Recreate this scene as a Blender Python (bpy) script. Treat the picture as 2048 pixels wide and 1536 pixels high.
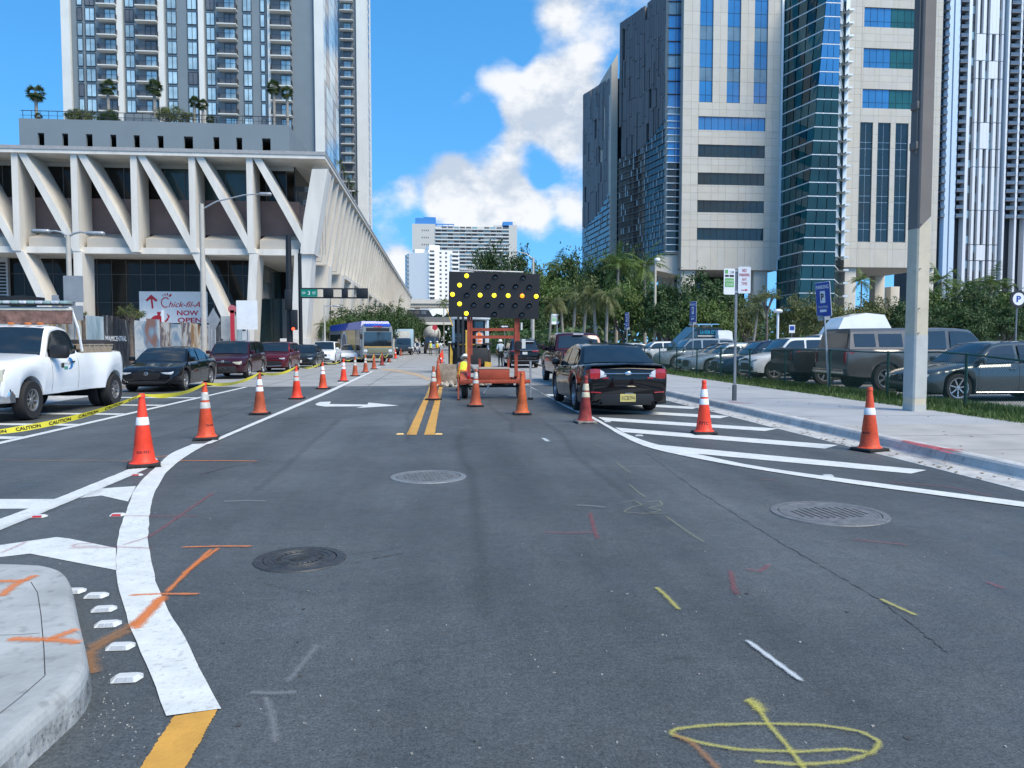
import bpy, bmesh, math, random
import numpy as np
from mathutils import Vector, Matrix
R = math.radians
random.seed(7)
for o in list(bpy.data.objects):
    bpy.data.objects.remove(o)
S = bpy.context.scene
COL = S.collection

# ------------------------------------------------------------------ camera
CAM_H, FPX, PITCH, YAW = 1.55, 1540.0, R(3.05), R(5.335)
cd = bpy.data.cameras.new('camera'); cam = bpy.data.objects.new('camera', cd); COL.objects.link(cam)
cd.sensor_width = 36; cd.lens = FPX/2048*36; cd.clip_start = 0.1; cd.clip_end = 6000
cam.location = (0, 0, CAM_H); cam.rotation_euler = (R(90)-PITCH, 0, -YAW)
S.camera = cam
# ------------------------------------------------------------------ light
SUN_EL, SUN_AZ = R(50), R(138)      # azimuth from +Y towards +X : the sun stands behind the camera on the right, veiled
S.view_settings.view_transform = 'Standard'
S.view_settings.look = 'None'
S.view_settings.gamma = 1.0
S.view_settings.use_curve_mapping = False
S.view_settings.exposure = 0.78
S.cycles.max_bounces = 6
S.cycles.transparent_max_bounces = 12
S.cycles.use_denoising = True
ld = bpy.data.lights.new('sun', 'SUN'); sun = bpy.data.objects.new('sun', ld); COL.objects.link(sun)
ld.energy = 2.9; ld.angle = R(32); ld.color = (1.0, .88, .68)
sd = Vector((math.sin(SUN_AZ)*math.cos(SUN_EL), math.cos(SUN_AZ)*math.cos(SUN_EL), math.sin(SUN_EL)))
sun.rotation_euler = sd.to_track_quat('Z', 'Y').to_euler(); sun.location = (60, -60, 150)

W = bpy.data.worlds.new('World'); S.world = W; W.use_nodes = True
nt = W.node_tree; nt.nodes.clear()
def N(t, **k):
    n = nt.nodes.new(t)
    for a, b in k.items():
        if a == 'i':
            for q, v in b.items(): n.inputs[q].default_value = v
        else: setattr(n, a, b)
    return n
def L(a, b): nt.links.new(a, b)
def MT(op, a, b=None, c=None, clamp=False):
    n = N('ShaderNodeMath', operation=op, use_clamp=clamp)
    for q, v in enumerate((a, b, c)):
        if v is None: continue
        if isinstance(v, (int, float)): n.inputs[q].default_value = v
        else: L(v, n.inputs[q])
    return n.outputs[0]
def px_dir(px, py):
    d = Vector(((px-1024)/FPX, (768-py)/FPX, -1.0))
    return (cam.rotation_euler.to_matrix() @ d).normalized()
sky = N('ShaderNodeTexSky', sky_type='NISHITA', sun_disc=False, sun_elevation=SUN_EL, sun_rotation=SUN_AZ, altitude=0,
        air_density=1.0, dust_density=0.12, ozone_density=2.0)
hsv = N('ShaderNodeHueSaturation', i={'Saturation': 1.33, 'Value': 1.67, 'Hue': .493}); L(sky.outputs[0], hsv.inputs['Color'])
tc = N('ShaderNodeTexCoord')
nd = N('ShaderNodeVectorMath', operation='NORMALIZE'); L(tc.outputs['Generated'], nd.inputs[0])
lift = N('ShaderNodeMapping'); L(nd.outputs[0], lift.inputs['Vector']); lift.inputs['Scale'].default_value = (1, 1, .72); lift.inputs['Location'].default_value = (0, 0, .24)   # clear, dry air: blue down to the horizon
L(lift.outputs[0], sky.inputs['Vector'])
def cloud_density(dz):
    mp = N('ShaderNodeMapping'); L(nd.outputs[0], mp.inputs['Vector'])
    mp.inputs['Location'].default_value = (3.1, 1.7, .4+dz*1.5); mp.inputs['Scale'].default_value = (1, 1, 1.5)
    a = N('ShaderNodeTexNoise', i={'Scale': 3.1, 'Detail': 9.0, 'Roughness': .56, 'Distortion': .25}); L(mp.outputs[0], a.inputs['Vector'])
    b = N('ShaderNodeTexNoise', i={'Scale': 13.0, 'Detail': 6.0, 'Roughness': .6}); L(mp.outputs[0], b.inputs['Vector'])
    return MT('ADD', MT('MULTIPLY', a.outputs[0], .62), MT('MULTIPLY', b.outputs[0], .38))
# the cumulus seen between the buildings, as lumps in the cloud field that covers the whole sky
blobs = [((870, 360), 3.2, .20), ((960, 372), 4.6, .24), ((1045, 385), 3.2, .16), ((920, 425), 3.2, .17), ((1020, 440), 3.4, .17), ((1090, 235), 4.4, .22), ((1135, 170), 3.6, .20), ((1150, 280), 3.4, .15), ((1040, 200), 2.0, .08),
         ((1160, 40), 4.2, .12), ((1090, 10), 3.0, .08), ((990, 135), 2.0, .18), ((1170, 400), 3.0, .15), ((1120, 440), 3.0, .12), ((775, 400), 2.6, .13), ((770, 510), 2.6, .19), ((800, 540), 2.0, .15), ((885, 190), 2.8, .09),
         ((760, 130), 7, -.18), ((860, 60), 6, -.16), ((60, 120), 13, -.2), ((845, 270), 3.2, -.12), ((950, 265), 2.6, -.10), ((1010, 60), 3.4, -.12), ((1000, 500), 3.4, -.12), ((740, 300), 3, -.12), ((1075, 330), 2.0, -.14), ((1120, 120), 1.8, -.10)]
add = None
for (p, rad, amp) in blobs:
    dt = N('ShaderNodeVectorMath', operation='DOT_PRODUCT'); L(nd.outputs[0], dt.inputs[0]); dt.inputs[1].default_value = px_dir(*p)
    mr = N('ShaderNodeMapRange', interpolation_type='SMOOTHSTEP', i={1: math.cos(R(rad)), 2: math.cos(R(rad*.25)), 3: 0.0, 4: amp}); L(dt.outputs['Value'], mr.inputs[0])
    add = mr.outputs[0] if add is None else MT('ADD', add, mr.outputs[0])
d0 = MT('ADD', cloud_density(0.0), add); d1 = MT('ADD', cloud_density(.045), add)
cov = N('ShaderNodeMapRange', interpolation_type='SMOOTHSTEP', i={1: .52, 2: .735, 3: 0.0, 4: 1.0}); L(d0, cov.inputs[0])
lit = N('ShaderNodeMapRange', i={1: -.075, 2: .03, 3: 0.0, 4: 1.0}); L(MT('SUBTRACT', d0, d1), lit.inputs[0])
ramp = N('ShaderNodeMix', data_type='RGBA'); L(lit.outputs[0], ramp.inputs[0])
ramp.inputs[6].default_value = (3.5, 3.95, 4.6, 1); ramp.inputs[7].default_value = (5.8, 5.85, 5.9, 1)
mixc = N('ShaderNodeMix', data_type='RGBA'); L(MT('MULTIPLY', cov.outputs[0], .94), mixc.inputs[0])
L(hsv.outputs[0], mixc.inputs[6]); L(ramp.outputs[2], mixc.inputs[7])
bg = N('ShaderNodeBackground', i={'Strength': 0.10}); L(mixc.outputs[2], bg.inputs['Color'])
wo = N('ShaderNodeOutputWorld'); L(bg.outputs[0], wo.inputs[0])

# ------------------------------------------------------------------ measuring the photograph
def G(px, py, z=0.0):
    d = px_dir(px, py); t = (z-CAM_H)/d.z
    return Vector((d.x*t, d.y*t, z))
def AT(px, py, Y):
    d = px_dir(px, py); t = Y/d.y
    return Vector((d.x*t, Y, CAM_H+d.z*t))
def AX(px, Y): return AT(px, 700, Y).x
def AZ(py, Y, px=900): return AT(px, py, Y).z

# ------------------------------------------------------------------ materials
MATS = {}
def pm(name, col, rough=.6, metal=0.0, var=.12, scale=3.0, bump=0.0, bscale=60.0, coat=0.0, coords='world', col2=None, emit=0.0, ior=1.45, spots=0.0, detail=5.0, aniso=None):
    """a plain procedural material: base colour broken up by noise, some grain, optional dirt spots"""
    if name in MATS: return MATS[name]
    m = bpy.data.materials.new(name); m.use_nodes = True; t = m.node_tree; b = t.nodes['Principled BSDF']
    b.inputs['Roughness'].default_value = rough; b.inputs['Metallic'].default_value = metal; b.inputs['IOR'].default_value = ior
    if coat: b.inputs['Coat Weight'].default_value = coat; b.inputs['Coat Roughness'].default_value = .04
    if coords == 'world':
        g = t.nodes.new('ShaderNodeNewGeometry'); vec = g.outputs['Position']
    else:
        g = t.nodes.new('ShaderNodeTexCoord'); vec = g.outputs['Object']
    if aniso:
        mp = t.nodes.new('ShaderNodeMapping'); t.links.new(vec, mp.inputs['Vector']); mp.inputs['Scale'].default_value = aniso; vec = mp.outputs[0]
    n = t.nodes.new('ShaderNodeTexNoise'); n.inputs['Scale'].default_value = scale; n.inputs['Detail'].default_value = detail; n.inputs['Roughness'].default_value = .6
    t.links.new(vec, n.inputs['Vector'])
    mr = t.nodes.new('ShaderNodeMapRange'); mr.inputs[1].default_value = .32; mr.inputs[2].default_value = .68
    t.links.new(n.outputs[0], mr.inputs[0])
    mx = t.nodes.new('ShaderNodeMix'); mx.data_type = 'RGBA'; t.links.new(mr.outputs[0], mx.inputs[0])
    c2 = col2 if col2 else tuple(min(1, c*(1+var)) for c in col)
    c1 = col if col2 else tuple(c*(1-var) for c in col)
    mx.inputs[6].default_value = (*c1, 1); mx.inputs[7].default_value = (*c2, 1)
    out = mx.outputs[2]
    if spots:
        n2 = t.nodes.new('ShaderNodeTexNoise'); n2.inputs['Scale'].default_value = scale*5.5; n2.inputs['Detail'].default_value = 6; t.links.new(vec, n2.inputs['Vector'])
        m2 = t.nodes.new('ShaderNodeMapRange'); m2.inputs[1].default_value = .56; m2.inputs[2].default_value = .70; m2.inputs[4].default_value = spots; t.links.new(n2.outputs[0], m2.inputs[0])
        x2 = t.nodes.new('ShaderNodeMix'); x2.data_type = 'RGBA'; t.links.new(m2.outputs[0], x2.inputs[0]); t.links.new(out, x2.inputs[6]); x2.inputs[7].default_value = (col[0]*.12, col[1]*.12, col[2]*.12, 1)
        out = x2.outputs[2]
    t.links.new(out, b.inputs['Base Color'])
    rr = t.nodes.new('ShaderNodeMapRange'); rr.inputs[3].default_value = max(0.02, rough*.85); rr.inputs[4].default_value = min(1, rough*1.15); t.links.new(n.outputs[0], rr.inputs[0]); t.links.new(rr.outputs[0], b.inputs['Roughness'])
    if bump:
        n3 = t.nodes.new('ShaderNodeTexNoise'); n3.inputs['Scale'].default_value = bscale; n3.inputs['Detail'].default_value = 3; t.links.new(vec, n3.inputs['Vector'])
        bp = t.nodes.new('ShaderNodeBump'); bp.inputs['Strength'].default_value = bump; bp.inputs['Distance'].default_value = .01; t.links.new(n3.outputs[0], bp.inputs['Height']); t.links.new(bp.outputs[0], b.inputs['Normal'])
    if emit:
        b.inputs['Emission Color'].default_value = (*col, 1); b.inputs['Emission Strength'].default_value = emit
    MATS[name] = m
    return m

def paint(name, col, rough=.28, metal=0.0):
    m = pm(name, col, rough, metal, var=.06, scale=1.2, coat=.75, coords='obj', ior=1.12)
    return m
def glass(name, col, rough=.04, ior=1.9, wob=0.0, var=.25, scale=.35):
    """window glass seen from outside: dark, with strong reflections, panes slightly out of true"""
    m = pm(name, col, rough, 0.0, var=var, scale=scale, ior=ior)
    if wob:
        t = m.node_tree; b = t.nodes['Principled BSDF']; g = t.nodes.new('ShaderNodeNewGeometry')
        n3 = t.nodes.new('ShaderNodeTexNoise'); n3.inputs['Scale'].default_value = .6; t.links.new(g.outputs['Position'], n3.inputs['Vector'])
        bp = t.nodes.new('ShaderNodeBump'); bp.inputs['Strength'].default_value = wob; bp.inputs['Distance'].default_value = .05; t.links.new(n3.outputs[0], bp.inputs['Height']); t.links.new(bp.outputs[0], b.inputs['Normal'])
    return m

# ------------------------------------------------------------------ mesh collector
class MB:
    def __init__(s, off=(0, 0, 0)):
        s.v = []; s.f = []; s.mi = []; s.m = 0; s.off = Vector(off)
    def add(s, vs, fs):
        b = len(s.v); s.v += [tuple(v) for v in vs]
        s.f += [tuple(b+i for i in f) for f in fs]; s.mi += [s.m]*len(fs)
    def box(s, x0, x1, y0, y1, z0, z1, c=0.0):
        if c <= 0:
            vs = [(x, y, z) for z in (z0, z1) for y in (y0, y1) for x in (x0, x1)]
            s.add(vs, [(0, 2, 3, 1), (4, 5, 7, 6), (0, 1, 5, 4), (2, 6, 7, 3), (0, 4, 6, 2), (1, 3, 7, 5)])
        else:
            s.xbox(Matrix.Translation(((x0+x1)/2, (y0+y1)/2, (z0+z1)/2)), (x1-x0, y1-y0, z1-z0), c)
        return s
    def xbox(s, M, size, c=0.0):
        hx, hy, hz = size[0]/2, size[1]/2, size[2]/2
        if c <= 0:
            vs = [M @ Vector((x, y, z)) for z in (-hz, hz) for y in (-hy, hy) for x in (-hx, hx)]
            s.add(vs, [(0, 2, 3, 1), (4, 5, 7, 6), (0, 1, 5, 4), (2, 6, 7, 3), (0, 4, 6, 2), (1, 3, 7, 5)]); return s
        c = min(c, hx*.9, hy*.9, hz*.9)
        # rounded-corner section in xy, bevelled top and bottom
        def ring(z, k):
            r = []
            for (sx, sy) in ((1, 1), (-1, 1), (-1, -1), (1, -1)):
                a0 = {(1, 1): 0, (-1, 1): 90, (-1, -1): 180, (1, -1): 270}[(sx, sy)]
                for a in (0, 45, 90):
                    r.append(M @ Vector((sx*(hx-c)+math.cos(R(a0+a))*(c-k), sy*(hy-c)+math.sin(R(a0+a))*(c-k), z)))
            return r
        rings = [ring(-hz, c*.8), ring(-hz+c*.3, c*.25), ring(-hz+c, 0), ring(hz-c, 0), ring(hz-c*.3, c*.25), ring(hz, c*.8)]
        n = 12; vs = [p for r in rings for p in r]; fs = []
        for i in range(5):
            for j in range(n): fs.append((i*n+j, i*n+(j+1) % n, (i+1)*n+(j+1) % n, (i+1)*n+j))
        fs.append(tuple(reversed(range(n)))); fs.append(tuple(5*n+j for j in range(n)))
        s.add(vs, fs); return s
    def cyl(s, p0, p1, r0, r1=None, n=12, cap=True):
        r1 = r0 if r1 is None else r1; p0 = Vector(p0); p1 = Vector(p1); d = (p1-p0)
        if d.length < 1e-9: return s
        q = d.to_track_quat('Z', 'Y'); vs = []
        for p, r in ((p0, r0), (p1, r1)):
            for i in range(n):
                a = 2*math.pi*i/n; vs.append(p+q @ Vector((r*math.cos(a), r*math.sin(a), 0)))
        fs = [(i, (i+1) % n, n+(i+1) % n, n+i) for i in range(n)]
        if cap: fs += [tuple(reversed(range(n))), tuple(range(n, 2*n))]
        s.add(vs, fs); return s
    def tube(s, path, r, n=8, taper=None):
        path = [Vector(p) for p in path]; k = len(path); vs = []; fs = []; up = Vector((0, 0, 1)); last = None
        for i, p in enumerate(path):
            d = (path[min(i+1, k-1)]-path[max(i-1, 0)]).normalized()
            if last is None:
                a = d.cross(up); a = a if a.length > .05 else d.cross(Vector((1, 0, 0))); a.normalize()
            else:
                a = (last-d*last.dot(d)).normalized()
            last = a; b = d.cross(a)
            rr = r if taper is None else r*(1-(1-taper)*i/(k-1))
            if isinstance(r, (list, tuple)): rr = r[i]
            for j in range(n):
                t = 2*math.pi*j/n; vs.append(p+(a*math.cos(t)+b*math.sin(t))*rr)
        for i in range(k-1):
            for j in range(n): fs.append((i*n+j, i*n+(j+1) % n, (i+1)*n+(j+1) % n, (i+1)*n+j))
        fs += [tuple(reversed(range(n))), tuple((k-1)*n+j for j in range(n))]
        s.add(vs, fs); return s
    def lathe(s, prof, n=24, M=None, cap=True):
        M = M or Matrix.Identity(4); vs = []; fs = []
        for (r, z) in prof:
            for j in range(n):
                a = 2*math.pi*j/n; vs.append(M @ Vector((r*math.cos(a), r*math.sin(a), z)))
        for i in range(len(prof)-1):
            for j in range(n): fs.append((i*n+j, i*n+(j+1) % n, (i+1)*n+(j+1) % n, (i+1)*n+j))
        if cap: fs += [tuple(reversed(range(n))), tuple((len(prof)-1)*n+j for j in range(n))]
        s.add(vs, fs); return s
    def prism(s, a, b):
        """two outlines of the same number of points joined into a solid"""
        n = len(a); s.add(list(a)+list(b), [tuple(range(n)), tuple(reversed(range(n, 2*n)))]+[((i+1) % n, i, n+i, n+(i+1) % n) for i in range(n)]); return s
    def sheet(s, pts): s.add(pts, [tuple(range(len(pts)))]); return s
    def grid(s, rows):
        n = len(rows[0]); vs = [p for r in rows for p in r]
        s.add(vs, [(i*n+j, i*n+j+1, (i+1)*n+j+1, (i+1)*n+j) for i in range(len(rows)-1) for j in range(n-1)]); return s
    def mesh(s, name, mats, smooth=None):
        me = bpy.data.meshes.new(name); o = s.off
        me.from_pydata([(v[0]-o.x, v[1]-o.y, v[2]-o.z) for v in s.v], [], s.f)
        for m in (mats if isinstance(mats, (list, tuple)) else [mats]): me.materials.append(m)
        if s.m or any(s.mi): me.polygons.foreach_set('material_index', s.mi)
        bm = bmesh.new(); bm.from_mesh(me); bmesh.ops.recalc_face_normals(bm, faces=bm.faces); bm.to_mesh(me); bm.free()
        if smooth:
            me.polygons.foreach_set('use_smooth', [True]*len(me.polygons)); me.set_sharp_from_angle(angle=R(smooth))
        me.update(); return me
    def build(s, name, mats, parent=None, smooth=None):
        return link(name, s.mesh(name, mats, smooth), parent)
def link(name, me, parent=None, loc=None, rot=None, scale=None):
    o = bpy.data.objects.new(name, me); COL.objects.link(o)
    if parent is not None: o.parent = parent
    if loc is not None: o.location = loc
    if rot is not None: o.rotation_euler = rot
    if scale is not None: o.scale = scale
    return o
def tag(o, label=None, cat=None, group=None, kind=None):
    if label: o['label'] = label
    if cat: o['category'] = cat
    if group: o['group'] = group
    if kind: o['kind'] = kind
    return o
def thing(name, label, cat, loc=(0, 0, 0), rotz=0.0, group=None):
    o = bpy.data.objects.new(name, None); COL.objects.link(o); o.location = loc; o.rotation_euler = (0, 0, rotz); o.empty_display_size = .2
    return tag(o, label, cat, group)
def struct(name, mb, mat, smooth=None): return tag(mb.build(name, mat, None, smooth), kind='structure')
_cube = {}
def panel(name, mat, parent, x0, x1, y0, y1, z0, z1, c=0.0):
    """a box piece that shares one mesh per material with its likes"""
    k = (mat.name, round(c, 3))
    if k not in _cube: _cube[k] = MB().box(-.5, .5, -.5, .5, -.5, .5).mesh(name, mat)
    o = link(name, _cube[k], parent, ((x0+x1)/2, (y0+y1)/2, (z0+z1)/2), None, (abs(x1-x0), abs(y1-y0), abs(z1-z0)))
    if parent is not None: o.location = o.location-parent.location if parent.parent is None else o.location
    return o
# lettering: every string is turned into a flat mesh now, while the scene is still empty
_txt = {}
def text_verts(s, shear=0.0, bold=0.0, space=1.0):
    k = (s, shear, bold, space)
    if k in _txt: return _txt[k]
    c = bpy.data.curves.new('t', 'FONT'); c.body = s; c.size = 1.0; c.shear = shear; c.offset = bold; c.space_character = space; c.align_x = 'LEFT'; c.resolution_u = 3
    o = bpy.data.objects.new('t', c); COL.objects.link(o)
    dg = bpy.context.evaluated_depsgraph_get(); me = bpy.data.meshes.new_from_object(o.evaluated_get(dg))
    v = np.array([p.co[:2] for p in me.vertices]) if len(me.vertices) else np.zeros((1, 2)); f = [tuple(p.vertices) for p in me.polygons]
    v[:, 0] -= v[:, 0].min(); h = v[:, 1].max()-v[:, 1].min(); v[:, 1] -= v[:, 1].min()
    bpy.data.objects.remove(o); bpy.data.curves.remove(c); bpy.data.meshes.remove(me)
    _txt[k] = (v, f, v[:, 0].max(), h); return _txt[k]
def put_text(mb, s, origin, ux, uy, height, width=None, center=False, **k):
    """lettering laid on the plane through origin spanned by ux (along) and uy (up)"""
    v, f, w, h = text_verts(s, **k); ky = height/h; kx = ky if width is None else width/w
    o = Vector(origin); ux = Vector(ux); uy = Vector(uy); dx = -w*kx/2 if center else 0
    mb.add([o+ux*(dx+p[0]*kx)+uy*(p[1]*ky) for p in v], f); return w*kx
for s_, k_ in (('CAUTION', dict(bold=.03)), ('PARKING', dict(bold=.02)), ('NOW', dict(bold=.03)), ('OPEN', dict(bold=.03)), ('3', {}), ('NW', {}), ('ST', {}), ('FTTC', dict(bold=.02)), ('XCB394', {}), ('P', dict(bold=.04)),
               ('NO', dict(bold=.02)), ('ANY', {}), ('TIME', {}), ('Chick-fil-A', dict(shear=.35, bold=.012)), ('hick-fil-A', dict(shear=.35, bold=.012)), ('PAY', {}), ('LA FOR CORP', dict(bold=.02)), ('MIAMI-DADE', {}), ('786-4420', dict(bold=.02)), ('305-9331', dict(bold=.02)),
               ('MIAMICENTRAL', dict(bold=.02)), ('RAMIREZ', {}), ('2 HR', {}), ('ZONE', {}), ('PAY BY PHONE', {}), ('ONE WAY', {}), ('TOYS', {}), ('SCI', dict(bold=.01)), ('8', {}), ('COURTHOUSE', {}), ('EVENT', {}), ('MURAL', dict(shear=.2, bold=.03))):
    text_verts(s_, **k_)
# ================================================================== ground, road, markings
def asphalt_mat():
    m = bpy.data.materials.new('asphalt'); m.use_nodes = True; t = m.node_tree; b = t.nodes['Principled BSDF']
    g = t.nodes.new('ShaderNodeNewGeometry'); P_ = g.outputs['Position']
    def noise(sc, det=4, vec=P_, ro=.6):
        n = t.nodes.new('ShaderNodeTexNoise'); n.inputs['Scale'].default_value = sc; n.inputs['Detail'].default_value = det; n.inputs['Roughness'].default_value = ro; t.links.new(vec, n.inputs['Vector']); return n.outputs[0]
    def mrange(v, a, b_, c, d):
        n = t.nodes.new('ShaderNodeMapRange'); [n.inputs[i].__setattr__('default_value', q) for i, q in ((1, a), (2, b_), (3, c), (4, d))]; t.links.new(v, n.inputs[0]); return n.outputs[0]
    def mul(a, c):
        n = t.nodes.new('ShaderNodeMath'); n.operation = 'MULTIPLY'; t.links.new(a, n.inputs[0]); t.links.new(c, n.inputs[1]) if not isinstance(c, float) else setattr(n.inputs[1], 'default_value', c); return n.outputs[0]
    st = t.nodes.new('ShaderNodeMapping'); t.links.new(P_, st.inputs['Vector']); st.inputs['Scale'].default_value = (1.3, .16, 1)
    big = mrange(noise(.45, 5), .3, .7, .74, 1.24)
    streak = mrange(noise(1.0, 4, st.outputs[0]), .3, .7, .80, 1.2)
    fine = mrange(noise(85, 6, P_, .75), .32, .68, .42, 1.62)
    mid = mrange(noise(9, 5), .3, .7, .88, 1.12)
    tr_ = t.nodes.new('ShaderNodeMapping'); t.links.new(P_, tr_.inputs['Vector']); tr_.inputs['Scale'].default_value = (.62, .012, 1)
    v = mul(mul(mul(mul(mul(big, streak), fine), mid), mrange(noise(1.0, 2, tr_.outputs[0]), .35, .65, .86, 1.16)), mrange(noise(34, 4, P_, .7), .32, .68, .74, 1.28))
    vo = t.nodes.new('ShaderNodeTexVoronoi'); vo.inputs['Scale'].default_value = 60; t.links.new(P_, vo.inputs['Vector'])
    sp = mrange(vo.outputs['Color'], .975, .99, 0, 1)     # pale chips of stone
    mx = t.nodes.new('ShaderNodeMix'); mx.data_type = 'RGBA'; mx.inputs[6].default_value = (.0, .0, .0, 1); mx.inputs[7].default_value = (.082, .087, .098, 1)
    vm = t.nodes.new('ShaderNodeVectorMath'); vm.operation = 'SCALE'; vm.inputs[0].default_value = (.068, .076, .079); t.links.new(v, vm.inputs['Scale'])
    chip = t.nodes.new('ShaderNodeMix'); chip.data_type = 'RGBA'; t.links.new(mul(sp, .55), chip.inputs[0]); t.links.new(vm.outputs[0], chip.inputs[6]); chip.inputs[7].default_value = (.27, .28, .29, 1)
    t.links.new(chip.outputs[2], b.inputs['Base Color'])
    t.links.new(mrange(noise(3, 3), .3, .7, .52, .74), b.inputs['Roughness']); t.nodes.remove(mx)
    bp = t.nodes.new('ShaderNodeBump'); bp.inputs['Strength'].default_value = .45; bp.inputs['Distance'].default_value = .012; t.links.new(noise(95, 6, P_, .75), bp.inputs['Height']); t.links.new(bp.outputs[0], b.inputs['Normal'])
    return m
M_asphalt = asphalt_mat()
M_conc = pm('concrete_street', (.30, .30, .29), .8, var=.16, scale=.7, bump=.2, bscale=40)
M_side = pm('sidewalk_concrete', (.335, .345, .355), .85, var=.10, scale=1.2, bump=.25, bscale=50)
M_side2 = pm('sidewalk_concrete_old', (.35, .34, .32), .85, var=.14, scale=1.6, bump=.25, bscale=50)
M_kerb = pm('kerb_concrete', (.43, .43, .42), .85, var=.22, scale=3.0, bump=.5, bscale=22, spots=.35)
M_lot = pm('lot_asphalt', (.27, .27, .265), .85, var=.14, scale=.6, bump=.2)
M_soil = pm('soil', (.10, .12, .05), .95, var=.3, scale=3)
M_white = pm('road_paint_white', (.60, .62, .60), .62, var=.10, scale=5, bump=.35, bscale=60, spots=.28)
M_white2 = pm('road_paint_worn', (.52, .53, .53), .7, var=.2, scale=5, spots=.3)
M_yellow = pm('road_paint_yellow', (.54, .285, .05), .6, var=.14, scale=4, bump=.3, spots=.12)
M_yellow2 = pm('road_paint_yellow_worn', (.42, .31, .20), .8, var=.2, scale=4)

gnd = MB().box(-1500, 1500, -200, 3500, -1.2, -.06); struct('ground', gnd, pm('ground_far', (.20, .20, .185), .9, var=.2, scale=.02))
road = struct('road', MB().sheet([(-10.6, -8, 0), (6.12, -8, 0), (6.12, 27.9, 0), (-10.6, 27.9, 0)]), M_asphalt)
street = struct('concrete_street', MB().sheet([(-10.6, 27.9, 0), (6.3, 27.9, 0), (6.3, 420, 0), (-10.6, 420, 0)]), M_conc)
struct('cross_street', MB().sheet([(-90, 50.5, -.004), (-10.5, 50.5, -.004), (-10.5, 64, -.004), (-90, 64, -.004)]), M_conc)
struct('parking_lot', MB().box(12.35, 70, -4, 78, -.5, .10), M_lot)
struct('verge', MB().box(10.2, 12.4, -4, 90, -.4, .125), M_soil)
struct('plaza', MB().box(12.36, 120, 78.02, 200, -.4, .09), pm('plaza_paving', (.33, .32, .30), .85, var=.15, scale=.8))

# --- sidewalks: gutter, kerb stones and slabs are pieces
sw = struct('sidewalk', MB().box(6.74, 10.2, -4, 90, -.4, .11), pm('sidewalk_bed', (.14, .135, .12), .95))
y = -3.0; i = 0
while y < 78:
    l = 1.55
    panel('paving_slab', M_side2 if (y < 11.6) else M_side, sw, 6.76, 10.19, y+.014, y+l-.014, .10, .152+.003*math.sin(i*2.3)); y += l; i += 1
kp = [(6.08, -.02), (6.08, .006), (6.50, .012), (6.545, .03), (6.575, .125), (6.60, .15), (6.64, .158), (6.755, .156), (6.755, -.02)]
y = -3.0; i = 0; kme = {}
while y < 78:
    l = 3.1
    if 0 not in kme: kme[0] = MB().prism([(a, .006, b) for a, b in kp], [(a, l-.006, b) for a, b in kp]).mesh('kerb_stone', M_kerb)
    o = link('kerb_stone', kme[0], sw, (random.uniform(-.006, .006), y, random.uniform(-.003, .003))); y += l
sw2 = struct('sidewalk_opposite', MB().box(-12.6, -10.75, 4, 50, -.3, .10), M_kerb)
y = 4.0
while y < 50:
    panel('paving_slab', M_side, sw2, -12.4, -10.77, y+.008, y+1.85-.008, .09, .15); y += 1.85
kp2 = [(-10.75, -.02), (-10.75, .15), (-10.68, .156), (-10.60, .15), (-10.575, .12), (-10.55, .03), (-10.1, .006), (-10.1, -.02)]
kb = MB().prism([(a, .006, b) for a, b in kp2], [(a, 3.1-.006, b) for a, b in kp2]).mesh('kerb_stone', M_kerb)
y = 4.0
while y < 49: link('kerb_stone', kb, sw2, (0, y, 0)); y += 3.1
struct('station_pavement', MB().box(-90, -10.4, 64.2, 420, -.3, .12), M_side2)
struct('verge_opposite', MB().box(-40, -12.55, 4, 50.2, -.3, .11), M_soil)

# --- painted markings
def mark(name, pts, mat, z=.004, parent=None, rag=0.0):
    p = [Vector((q[0], q[1], z)) if len(q) == 3 or isinstance(q, Vector) else G(q[0], q[1], z) for q in pts]
    for q in p: q.z = z
    return MB().sheet(p).build(name, mat, parent or road)
def band(name, left, right, mat, z=.004, parent=None, sub=8, rag=.004):
    """a painted band between two measured edges, its outline a little ragged"""
    def dens(e):
        e = [G(*q) for q in e]; r = []
        for a, b in zip(e[:-1], e[1:]): r += [a.lerp(b, k/sub) for k in range(sub)]
        return r+[e[-1]]
    a, b = dens(left), dens(right); n = 60
    def res(e):
        d = np.cumsum([0]+[(q-p).length for p, q in zip(e[:-1], e[1:])]); d = d/d[-1]; u = np.linspace(0, 1, n)
        c = [np.interp(u, d, [p[k] for p in e]) for k in (0, 1)]
        for _ in range(2):
            for k in (0, 1): c[k][1:-1] = (c[k][:-2]+2*c[k][1:-1]+c[k][2:])/4
        return [Vector((c[0][k]+random.uniform(-rag, rag), c[1][k]+random.uniform(-rag, rag), z)) for k in range(n)]
    return MB().grid([res(a), res(b)]).build(name, mat, parent or road)
def wline(name, a, b, w, mat, z=.004, parent=None, seg=1):
    a, b = Vector(a), Vector(b); d = (b-a).normalized(); q = Vector((-d.y, d.x, 0))*w/2; rows = [[], []]
    for k in range(seg+1):
        p = a.lerp(b, k/seg)
        for s, r in ((1, rows[0]), (-1, rows[1])):
            v = p+q*s*random.uniform(.965, 1.035); v.z = z; r.append(v)
    return MB().grid(rows).build(name, mat, parent or road)
band('white_line', [(334, 1435), (312, 1380), (292, 1330), (266, 1275), (247, 1215), (234, 1159), (232, 1112), (237, 1069), (254, 1019), (266, 986), (286, 959), (302, 944), (340, 908), (385, 889)],
     [(441, 1421), (426, 1387), (409, 1355), (369, 1279), (329, 1208), (312, 1171), (301, 1114), (295, 1086), (300, 1019), (309, 986), (332, 946), (362, 920), (392, 901), (416, 888)], M_white, .008)
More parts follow.
